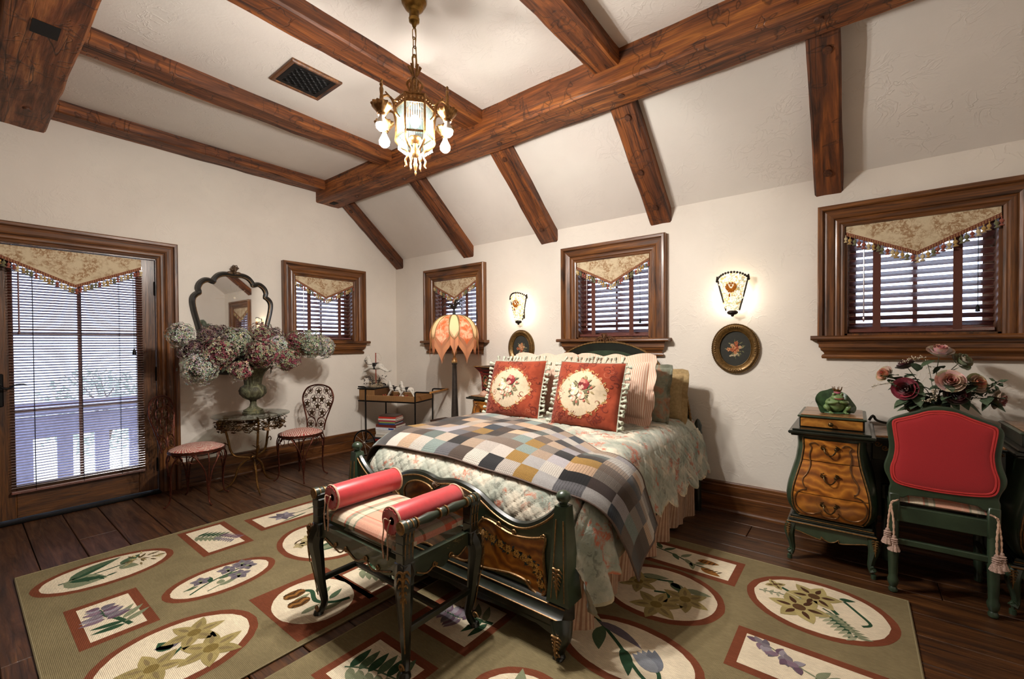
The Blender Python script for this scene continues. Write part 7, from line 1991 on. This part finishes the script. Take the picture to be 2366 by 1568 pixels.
# ---- horses
WHITE = plain('white_horse_paint', S('#d8d2c6'), .6, var=.06, scale=40)
FLUFF = plain('white_fluff', S('#d9d3c8'), .95, var=.12, scale=120, bump=.5)
BLK = plain('black_leather', S('#1b1714'), .6); REDP = plain('red_rocker_paint', S('#8f3a26'), .55, var=.2)
def horse(t, s, z0, pose):
    """facing -x"""
    B = lambda x, z, y=0.: (x*s, y*s, z0+z*s)
    m = M(); m.tube(smoothpath([B(.30, .52), B(.24, .58), B(.08, .56), B(-.10, .55), B(-.24, .58), B(-.30, .66), B(-.34, .80), B(-.37, .92), B(-.45, .88), B(-.56, .76)], 5), [.07*s, .13*s, .125*s, .12*s, .135*s, .11*s, .085*s, .078*s, .065*s, .04*s], 10)
    for y in (-.06, .06):
        if pose == 'leap':
            m.tube(smoothpath([B(-.22, .52, y), B(-.40, .44, y), B(-.56, .34, y), B(-.58, .26, y), B(-.64, .24, y)], 4), [.06*s, .045*s, .03*s, .025*s, .032*s], 7); m.tube(smoothpath([B(.24, .54, y), B(.42, .44, y), B(.50, .40, y), B(.64, .36, y), B(.70, .42, y)], 4), [.075*s, .05*s, .03*s, .026*s, .03*s], 7)
        else:
            m.tube(smoothpath([B(-.22, .52, y), B(-.36, .34, y), B(-.44, .22, y), B(-.52, .10, y)], 4), [.06*s, .045*s, .03*s, .035*s], 7); m.tube(smoothpath([B(.24, .54, y), B(.36, .36, y), B(.42, .24, y), B(.50, .12, y)], 4), [.075*s, .05*s, .03*s, .035*s], 7)
        m.tube([B(-.37, .94, y*.6), B(-.36, 1.02, y*.6)], [.02*s, .006*s], 6)
    o = m.obj('body', WHITE, t)
    g = random.Random(int(s*1000)); m = M()
    for k in range(18): q = k/17; m.ball(B(-.36+.10*q+g.uniform(-.03, .03), 1.0-.40*q, g.uniform(-.05, .05)), .06*s*g.uniform(.7, 1.2), 7, 5)
    for k in range(5): m.ball(B(-.42+g.uniform(-.03, .03), .97, g.uniform(-.04, .04)), .045*s, 6, 5)
    for k in range(8): q = k/7; m.ball(B(.34+.12*q, .60-.30*q, g.uniform(-.03, .03)), .055*s*(1-.4*q), 7, 5)
    m.obj('mane', FLUFF, t)
    m = M(); m.box(*[v for v in (-.09*s, .09*s, -.135*s, .135*s, z0+.56*s, z0+.71*s)], .02*s); m.box(-.03*s, .03*s, -.145*s, .145*s, z0+.44*s, z0+.58*s, .01*s); m.obj('saddle', BLK, t)
    m = M(); m.tube([B(-.47, .80, y) for y in (-.07, .07)], .012*s, 5); m.tube(smoothpath([B(-.50, .83, -.06), B(-.36, .66, -.10), B(-.10, .66, -.12)], 4), .010*s, 5); m.ball(B(-.46, .87, -.055), .014*s, 6, 5); m.obj('bridle', BLK, t); return o
p = cart_pt(.20, .13, TZ+.15)
p = cart_pt(.03, .16, TZ+.15); t = thing('carousel_horse', 'white carousel horse figure on a red pole standing on the wicker box', 'figurine', tuple(p), CA)
horse(t, .29, .085, 'leap')
m = M(); m.tube([(0, 0, 0), (0, 0, .41)], .006, 8); m.obj('pole', REDP, t)
m = M(); m.tube(smoothpath([(.0, 0, .40), (.04, 0, .405), (.075, 0, .36), (.07, 0, .32), (.03, 0, .34), (.005, 0, .385)], 5), .0012, 4); m.obj('wire_ribbon', plain('thin_wire', S('#b09a86'), .5), t)
g = random.Random(5); m = M(); m.lathe([(0, 0), (.075, 0), (.08, .01), (.06, .02), (0, .024)], 16, sx=1.2)
for k in range(26): a = g.uniform(0, 6.3); r = g.uniform(.02, .10); m.ball((r*math.cos(a), r*.6*math.sin(a), g.uniform(.012, .09)*(1-r*5)+.012), g.uniform(.008, .018), 6, 5)
m.obj('flower_base', plain('cream_brown_resin', S('#8d7d66'), .7, var=.4, scale=60, bump=.4), t)
m = M()
for k in range(22):
    a = g.uniform(-.6, .6)+(0 if k % 2 else PI); r = g.uniform(.05, .15)
    m.tube(smoothpath([(.03*math.cos(a), 0, .02), (r*.6*math.cos(a), .03*math.sin(k), g.uniform(.04, .12)), (r*math.cos(a), .05*math.sin(k*2), g.uniform(.03, .16))], 4), [.0035, .003, .001], 4)
    m.ball((r*math.cos(a), .05*math.sin(k*2), g.uniform(.03, .15)), .007, 5, 4)
m.obj('vines', plain('dark_vine', S('#3a3026'), .8), t)
for x, y, lab in ((.30, .16, 'white rocking horse figure on red rockers, the left of the two on the tray'), (.475, .14, 'white rocking horse figure on red rockers, the right of the two on the tray')):
    p = cart_pt(x, y, TZ+.0205); t = thing('rocking_horse', lab, 'figurine', tuple(p), CA+.05, 'toy rocking horses on the cart'); horse(t, .20, .0, 'rock')
    for s in (-1, 1):
        m = M(); m.tube(smoothpath([(-.155, s*.022, .045), (-.12, s*.022, .018), (-.05, s*.022, .006), (.05, s*.022, .006), (.12, s*.022, .018), (.155, s*.022, .045)], 5), .006, 6); m.obj('rocker', REDP, t)

# ---- low wooden box behind the lamp
t = thing('wooden_box', 'low dark wooden box against the wall behind the floor lamp', 'box', (1.27, -.17, 0))
m = M(); m.box(-.26, .26, -.11, .11, 0, .40, .004); m.obj('body', wood('dark_box_wood', S('#1d1009'), S('#3a2012'), S('#4f2d19'), 0, 1., .5, .3), t, False)
m = M(); m.box(-.275, .275, -.125, .12, .40, .425, .006); m.obj('lid', MATS['dark_box_wood'], t, False)
m = M(); m.box(-.20, .20, -.114, -.108, .06, .34, .003); m.obj('front_panel', MATS['dark_box_wood'], t, False)

# ================================================================== NIGHTSTAND
NX, NYF = 1.985, -.44
ns = thing('nightstand', 'dark green and burl wood bombe nightstand left of the bed', 'nightstand', (NX, 0, 0))
pedestal(ns, 0, NYF, -.06, 1., 2, 1.12)
m = M(); m.box(-.225, .225, NYF-.05, -.05, .745, .762, .005); m.box(-.205, .205, NYF-.03, -.05, .762, .770, .003); m.obj('top_edge', BLGREEN, ns, False)
m = M(); m.box(-.19, .19, NYF-.015, -.06, .770, .776, .002); m.obj('top', MATS['satinwood'], ns, False)
tv = thing('tole_vase', 'square flared red tartan tole vase with a painted oval on the nightstand', 'vase', (NX-.10, -.25, .776), -.15)
TOLE = colattr('tole_paint', .4, 0, 0, .1, bump=0, coat=.4)
def tolew(z): return float(np.interp(z, [0, .03, .06, .12, .18, .23, .265, .285], [.058, .062, .062, .064, .068, .080, .105, .122]))
def tcol(u, v):
    a, b = (u*6) % 1, (v*7) % 1
    if (u*4*3+v*7) % 1 < .08 or (u*4*3-v*7) % 1 < .08: return S('#a8843f')
    return S('#2a1512') if (int(u*16+v*7)+int(u*16-v*7)) % 2 else S('#7a211a')
m = M()
for k in range(4):
    rot = Matrix.Rotation(k*PI/2, 4, 'Z')
    m.grid(lambda u, v: (lambda z: ((u*2-1)*tolew(z), -tolew(z), z))(.03+.255*v), 24, 28, cfn=tcol, xf=rot)
    m.grid(lambda u, v: (lambda z: ((1-u*2)*(tolew(z)-.004), -tolew(z)+.004, z))(.03+.255*v), 4, 12, col=S('#1a1412'), xf=rot)
m.box(-.06, .06, -.06, .06, .024, .034, col=S('#1a1412')); m.obj('body', TOLE, tv, angle=50)
D = Decal(lambda u, v, h: (u, -tolew(v)-.001-h, v)); D.ellipse(0, .135, .040, .062, S('#9a7a3a'), .0004, n=28, rings=3); D.ellipse(0, .135, .035, .056, S('#26241d'), .0010, n=28, rings=3)
for k in range(12): D.leaf(0, .13, k*.6, .034, .012, S('#6a6a44'), .0014+.00003*k)
D.rose(.008, .148, .020, [S('#b5563f'), S('#c98a6a'), S('#8f3a2c')], .002, 2); D.rose(-.012, .118, .016, [S('#c9a06a'), S('#b5563f')], .002, 3); D.rose(.010, .108, .013, [S('#c98a6a'), S('#d9b48a')], .002, 4)
D.obj('painted_oval', TOLE, tv, False)
m = M(); m.tube([(x*.123, y*.123, .286) for x, y in ((-1, -1), (1, -1), (1, 1), (-1, 1))], .0035, 5, True); m.obj('gilt_rim', GILT, tv)
for sx in (-1, 1):
    for sy in (-1, 1): m = M(); m.ball((sx*.052, sy*.052, .012), .013, 8, 6); m.tube([(sx*.05, sy*.05, .02), (sx*.062, sy*.062, .035)], [.006, .003], 6); m.obj('foot', KNOB, tv)
t = thing('trinket_box', 'small round pink stone trinket box in front of the tole vase', 'box', (NX-.055, -.40, .776)); 
m = M(); m.lathe([(0, 0), (.036, 0), (.042, .008), (.042, .024), (.038, .03)], 20); m.obj('bowl', plain('pink_stone', S('#c9a08a'), .4, var=.15), t)
m = M(); m.lathe([(.040, .030), (.038, .038), (.02, .046), (.005, .048), (.006, .055), (0, .057)], 20); m.obj('lid', MATS['pink_stone'], t)

# ================================================================== OVAL PICTURES
OVG = plain('antique_gold_frame', S('#70542c'), .42, .6, .25, 60, .25, .1)
NEED2 = colattr('needlework_picture', .9, .2, 900., .08, 60., bump=.1)
for x, lab, sd in ((2.105, 'oval gilt-framed floral picture under the left sconce, half hidden by the pillows', 1), (4.133, 'oval gilt-framed floral picture under the right sconce', 2)):
    t = thing('oval_picture', lab, 'picture', (x, 0, 1.25), 0, 'oval floral pictures'); A, B = .165, .188
    prof = [(1.0, .0), (1.0, .018), (.985, .024), (.965, .020), (.945, .028), (.90, .036), (.84, .034), (.78, .024), (.735, .018), (.72, .022), (.70, .020), (.69, .008)]
    m = M(); v = []; n = 72
    for q, y in prof:
        for k in range(n): a = 2*PI*k/n; dx = A*(1-(1-q)*1.15); dz = B*(1-(1-q)); v.append((dx*math.cos(a), -y, dz*math.sin(a)))
    f = [(i*n+k, (i+1)*n+k, (i+1)*n+(k+1) % n, i*n+(k+1) % n) for i in range(len(prof)-1) for k in range(n)]
    m.add(v, f); m.obj('frame', OVG, t, angle=35)
    m = M()
    for k in range(84): a = 2*PI*k/84; m.ball((A*.99*math.cos(a), -.022, B*.99*math.sin(a)), .0042, 5, 4)
    for c in (0, PI/2, PI, 3*PI/2):
        for k in range(-3, 4): a = c+k*.11; m.ball((A*.84*math.cos(a), -.036, B*.86*math.sin(a)), .008-.0012*abs(k), 6, 4)
    m.obj('carved_beads', OVG, t)
    D = Decal(lambda u, w, h: (u, -.008-h, w)); D.ellipse(0, 0, A*.66, B*.70, S('#33322c'), 0, n=48)
    g = random.Random(sd)
    for k in range(30): a = g.uniform(0, 6.3); r = g.uniform(.01, .05); D.leaf(r*math.cos(a), r*math.sin(a)-.005, a+g.uniform(-.5, .5), g.uniform(.018, .034), .008, S(g.choice(['#6d6a4a', '#8a8460', '#54563c'])), .0004+.00002*k)
    for k in range(11): a = k*1.1; r = .012+.034*(k % 4)/3; D.flower(r*math.cos(a), r*math.sin(a)*.9, g.uniform(.013, .020), 5, S(g.choice(['#b5653f', '#c98a5c', '#a34a30', '#d0a47c'])), None, S('#7a4a2a'), .0012+.0001*k, a)
    for k in range(9): D.flower(g.uniform(-.035, .045), -.045+g.uniform(-.012, .012), .008, 5, S('#cbb896'), None, S('#8a7a50'), .0014)
    D.obj('needlework', NEED2, t, False)

# ================================================================== FROG FIGURINE
FROG = NT('frog_glaze', .35)
def _fr():
    N = FROG; v = N.co(); s = N.n('SeparateXYZ', {'Vector': v}); f = N.noise(v, 30., 4.)
    N.bsdf('Base Color', N.mix(N.ramp(f, [(.35, 0.), (.65, .6)]), S('#77915a'), S('#4d653c'))); N.bsdf('Coat Weight', .4)
_fr()
LILY = plain('lily_pad_glaze', S('#3c5739'), .4, 0, .25, 30, .25, .35)
fg = thing('frog_figurine', 'green crowned frog figurine seated on a folded lily pad on the desk gallery', 'figurine', (4.755, -.33, .862), .35)
fg.scale = (.88, .88, .88)
m = M(); m.ball((0, 0, .058), .055, 20, 14, sc=(1.08, .95, 1.02)); m.ball((.006, -.022, .108), .034, 16, 10, sc=(1.15, 1.05, .72))
for s in (-1, 1):
    m.ball((.006+s*.022, -.026, .130), .0125, 10, 7); m.tube(smoothpath([(s*.042, -.01, .085), (s*.056, -.035, .075), (s*.03, -.062, .078), (s*.008, -.060, .084)], 5), [.016, .013, .010, .011], 9)
    for q in (-.006, 0, .006): m.tube([(s*.010, -.060, .083), (s*.002, -.064, .088+q)], [.0035, .002], 5)
    m.tube(smoothpath([(s*.04, .012, .03), (s*.062, -.028, .044), (s*.060, -.045, .040), (s*.044, -.030, .012), (s*.044, -.058, .008)], 5), [.022, .019, .015, .010, .010], 9)
    for q in (-.4, 0, .4): m.tube([(s*.044, -.055, .006), (s*.044+.024*math.sin(q)*1, -.055-.022*math.cos(q), .005)], [.006, .004], 5)
m.obj('body', FROG.m, fg, angle=180)
m = M(); m.tube(smoothpath([(-.022, -.048, .104), (.006, -.060, .101), (.034, -.048, .104)], 5), [.003, .006, .003], 7); m.obj('lips', plain('frog_lip', S('#8a4a3a'), .4), fg)
m = M()
for s in (-1, 1): m.ball((.006+s*.023, -.037, .131), .006, 8, 6)
m.obj('eyes', plain('frog_eye', S('#3a2a16'), .2), fg)
m = M(); m.lathe([(.0185, .138), (.019, .148), (.024, .162), (.0225, .162), (.017, .148), (.016, .138)], 20, (.006, -.016, 0))
for k in range(7): a = k*2*PI/7; m.tube([(.006+.023*math.cos(a), -.016+.023*math.sin(a), .158), (.006+.028*math.cos(a), -.016+.028*math.sin(a), .178)], [.004, .0015], 5); m.ball((.006+.0285*math.cos(a), -.016+.0285*math.sin(a), .180), .003, 6, 4)
cr_ = m.obj('crown', GOLD, fg)
m = M(); m.lathe([(.0190, .136), (.0205, .139), (.0205, .148), (.0195, .150)], 20, (.006, -.016, 0)); m.obj('pink_band', plain('crown_pink', S('#a85a68'), .5), cr_)
def padf(u, v):
    a = (u-.5)*4.6+PI/2; r = .088*(1+.06*math.sin(u*19)); up = max(0, math.cos((u-.5)*3.2)); z = .004+v**1.6*(.006+.150*up**1.1); rr = r*v*(1.15-.25*up*v)
    return (rr*math.cos(a)*1.22, rr*math.sin(a)*.80+.012, z+.004*math.sin(u*30)*v)
m = M(); m.grid(padf, 50, 14); m.grid(lambda u, v: (lambda p: (p[0]*1.02, p[1]*1.02+.003, max(0, p[2]-.004)))(padf(1-u, v)), 50, 14); m.lathe([(0, 0), (.082, 0), (.088, .004), (.07, .008), (0, .008)], 28, sy=.85); m.obj('lily_pad', LILY, fg, angle=180)

# ================================================================== DESK FLOWERS
FVX, FVY = 5.205, -.24
fv = thing('flower_vase', 'black square painted vase of silk roses standing on the desk behind the chair', 'vase', (FVX, FVY, .7685))
m = M()
for a, b in ((.048, .0), ): pass
v = []
for z, w in ((0, .046), (.02, .05), (.10, .052), (.18, .058), (.21, .064)): v += [(sx*w, sy*w, z) for sx, sy in ((-1, -1), (1, -1), (1, 1), (-1, 1))]
for z, w in ((.21, .058), (.03, .045)): v += [(sx*w, sy*w, z) for sx, sy in ((-1, -1), (1, -1), (1, 1), (-1, 1))]
m.add(v, [(i*4+k, i*4+(k+1) % 4, i*4+4+(k+1) % 4, i*4+4+k) for i in range(6) for k in range(4)]+[(3, 2, 1, 0), (24, 25, 26, 27)]); m.obj('body', plain('black_tole', S('#12100e'), .35, coat=.4), fv, False)
D = Decal(lambda u, w, h: (u, -.0535-.06*max(0, w-.1)-h, w)); g = random.Random(4)
for k in range(22): D.leaf(g.uniform(-.035, .035), .13+g.uniform(-.04, .05), g.uniform(0, 6.3), .035, .013, S(g.choice(['#5a6a48', '#3f5a5a', '#6d6a44'])), .0004+.00002*k)
D.rose(.012, .15, .024, [S('#a8664a'), S('#8f4a34'), S('#c08a62')], .0016, 3); D.rose(-.016, .175, .016, [S('#5a6a8a'), S('#7a8aa8')], .0016, 5); D.rose(-.008, .11, .014, [S('#c9a878'), S('#a8664a')], .0016, 6)
D.obj('painted_flowers', TOLE, fv, False)
ROSEM = colattr('silk_petal', .8, 0, 0, .12, 80., sheen=.2, bump=.1)
SLEAF = plain('silk_leaf', S('#47573f'), .75, 0, .3, 40, .2); SSTEM = plain('silk_stem', S('#4a4a30'), .8)
def rose_bloom(m, R_, cols, ax, g, open_=1.0):
    rot = Vector((0, 0, 1)).rotation_difference(Vector(ax)).to_matrix().to_4x4()
    for ring, (rr, n, tilt) in enumerate(((.18, 4, 1.5), (.32, 5, 1.45), (.50, 6, 1.3), (.72, 6, 1.1), (.92, 7, .65*open_+.15))):
        for k in range(n):
            a = k*2*PI/n+ring*.7+g.uniform(-.15, .15); c = tuple(x*g.uniform(.8, 1.15) for x in cols[min(len(cols)-1, ring)])
            def pet(u, v, a=a, rr=rr, tilt=tilt):
                w = (u-.5)*1.5*2*PI/7*(1.6 if ring < 2 else 1.25)*min(1, .35+v*1.1); b = a+w; q = R_*rr*(.35+.65*v**.7); h = R_*(.75*math.sin(tilt)*v+.10*(v**3)*(-1 if ring > 2 else .4))
                return (q*math.cos(b), q*math.sin(b), h-.25*R_+.05*R_*math.sin(u*6+ring)*v)
            m.grid(pet, 5, 4, col=c, xf=rot)
flw = [((5.155-.165, -.30, 1.105), .045, 'peach', (-.7, -.55, .45), 'peach rose at the far left of the desk bouquet'), ((5.075, -.36, 1.030), .058, 'crimson', (-.35, -.9, .15), 'large deep crimson rose at the left front of the desk bouquet'),
       ((5.085, -.22, 1.155), .046, 'wine', (-.5, -.1, .9), 'dark wine rose behind the peach one in the desk bouquet'), ((5.225, -.24, 1.235), .055, 'pink', (.1, -.4, .9), 'pale pink rose at the top of the desk bouquet'),
       ((5.315, -.22, 1.185), .050, 'green', (.6, -.4, .5), 'closed pale green bud at the upper right of the desk bouquet'), ((5.25, -.37, 1.08), .058, 'blush', (.1, -.9, .4), 'blush clustered bloom at the front centre of the desk bouquet'),
       ((5.355, -.30, 1.07), .050, 'peach', (.55, -.7, .3), 'peach rose at the right of the desk bouquet'), ((5.275, -.36, 1.015), .052, 'wine', (.2, -.9, .0), 'dark wine rose below the blush bloom in the desk bouquet'),
       ((5.435, -.30, .99), .048, 'pinkbud', (.8, -.4, -.1), 'pink bud drooping at the far right of the desk bouquet'), ((5.115, -.33, .935), .040, 'mauve', (-.3, -.8, -.2), 'dusty mauve rose at the lower left beside the black vase'), ((5.085, -.345, .972), .034, 'wine', (-.5, -.8, -.1), 'small wine rose under the large crimson one')]
RP = {'peach': ['#c9694a', '#d58a66', '#dba582', '#d9b496', '#b9a583'], 'crimson': ['#5a0d1a', '#7a1424', '#8a1a2c', '#9a2238', '#6d1222'], 'wine': ['#3a0d14', '#4a1018', '#5a141c', '#4a1018', '#3f3024'], 'pink': ['#b56a6c', '#c98a84', '#d9aaa0', '#e0c4b4', '#cfb9a0'],
      'green': ['#8a8a6a', '#979678', '#a09c80', '#8a8a6c', '#7a7d5e'], 'blush': ['#b9705c', '#d09a84', '#dab8a2', '#e0cbb8', '#d9c0aa'], 'pinkbud': ['#8a4a4c', '#a8686a', '#b98a80', '#a89a80', '#7a6a54'], 'mauve': ['#6a3a40', '#8a5a58', '#a07a70', '#9a8070', '#8a6a5a']}
base = Vector((FVX, FVY, .96))
for i, (c, R_, pl, ax, lab) in enumerate(flw):
    g = random.Random(40+i); R_ *= 1.2; t = thing('silk_rose', lab, 'flower', c, 0, 'silk roses in the desk vase'); C0 = Vector(c)
    m = M(); rose_bloom(m, R_, [S(x) for x in RP[pl]], Vector(ax).normalized(), g, .4 if 'bud' in lab else 1.); m.obj('bloom', ROSEM, t, angle=180)
    b_ = base-C0; m = M(); m.tube(smoothpath([tuple(-Vector(ax).normalized()*R_*.2), tuple(-Vector(ax).normalized()*.06+b_*.3), tuple(b_*.8), tuple(b_+Vector((0, 0, -.10)))], 6), .0022, 5); m.obj('stem', SSTEM, t)
    for k in range(9):
        p = b_*g.uniform(.05, .8)+Vector((g.uniform(-.02, .02), g.uniform(-.03, .0), g.uniform(-.01, .02))); d = (Vector(ax)*.5+Vector((g.uniform(-1, 1), g.uniform(-1, .3), g.uniform(-.7, .5)))).normalized()*g.uniform(.055, .10); w = d.cross(Vector((g.uniform(-.4, .4), g.uniform(-.4, .4), 1))).normalized()*d.length*.32
        v = []
        for tt, ww in ((0, .1), (.25, .8), (.5, 1.), (.75, .65), (1, .05)): q = p+d*tt-Vector((0, 0, .015*tt*tt)); v += [q-w*ww+Vector((0, 0, .006*ww)), q, q+w*ww+Vector((0, 0, .006*ww))]
        m = M(); m.add(v, [(3*r+q, 3*r+q+1, 3*r+q+4, 3*r+q+3) for r in range(4) for q in range(2)]); m.obj('leaf', SLEAF, t)
BERRY = plain('white_berry', S('#c9b8a0'), .6)
for i, (pts, lab) in enumerate(((((5.20, -.27, .98), (5.17, -.26, 1.18), (5.12, -.27, 1.20), (5.07, -.28, 1.175)), 'white berry spray arching over the top left of the desk bouquet'), (((5.19, -.30, .98), (5.05, -.34, 1.05), (4.99, -.36, 1.055), (4.925, -.38, 1.035)), 'thin twiggy spray sticking out furthest left of the desk bouquet'), (((5.2, -.30, .97), (5.19, -.37, 1.03), (5.185, -.39, .985), (5.15, -.39, .965)), 'white berry spray hanging in front of the black vase'), (((5.22, -.26, .98), (5.34, -.27, 1.0), (5.41, -.28, 1.045), (5.445, -.28, 1.085)), 'curled leafy spray at the upper far right of the desk bouquet'))):
    t = thing('flower_spray', lab, 'flower', pts[0], 0, 'sprays in the desk vase'); g = random.Random(60+i); P0 = Vector(pts[0])
    path = [tuple(Vector(p)-P0) for p in smoothpath(pts, 6)]; m = M(); m.tube([(0, 0, -.1)]+path, .0016, 5); m.obj('stem', SSTEM, t); m = M()
    for p in path[4:]:
        for k in range(3):
            q = Vector(p)+Vector((g.uniform(-.014, .014), g.uniform(-.014, .014), g.uniform(-.010, .014)))
            if i == 3: d = Vector((g.uniform(-1, 1), g.uniform(-1, 1), g.uniform(-1, .5))).normalized()*.035; w = d.orthogonal().normalized()*.010; m.add([q, q+d*.5+w, q+d, q+d*.5-w], [(0, 1, 2, 3)])
            else: m.ball(tuple(q), .0034 if i != 1 else .002, 5, 4); m.tube([p, tuple(q)], .0008, 4)
    m.obj('leaves' if i == 3 else 'berries', SLEAF if i == 3 else BERRY, t, kind='stuff')
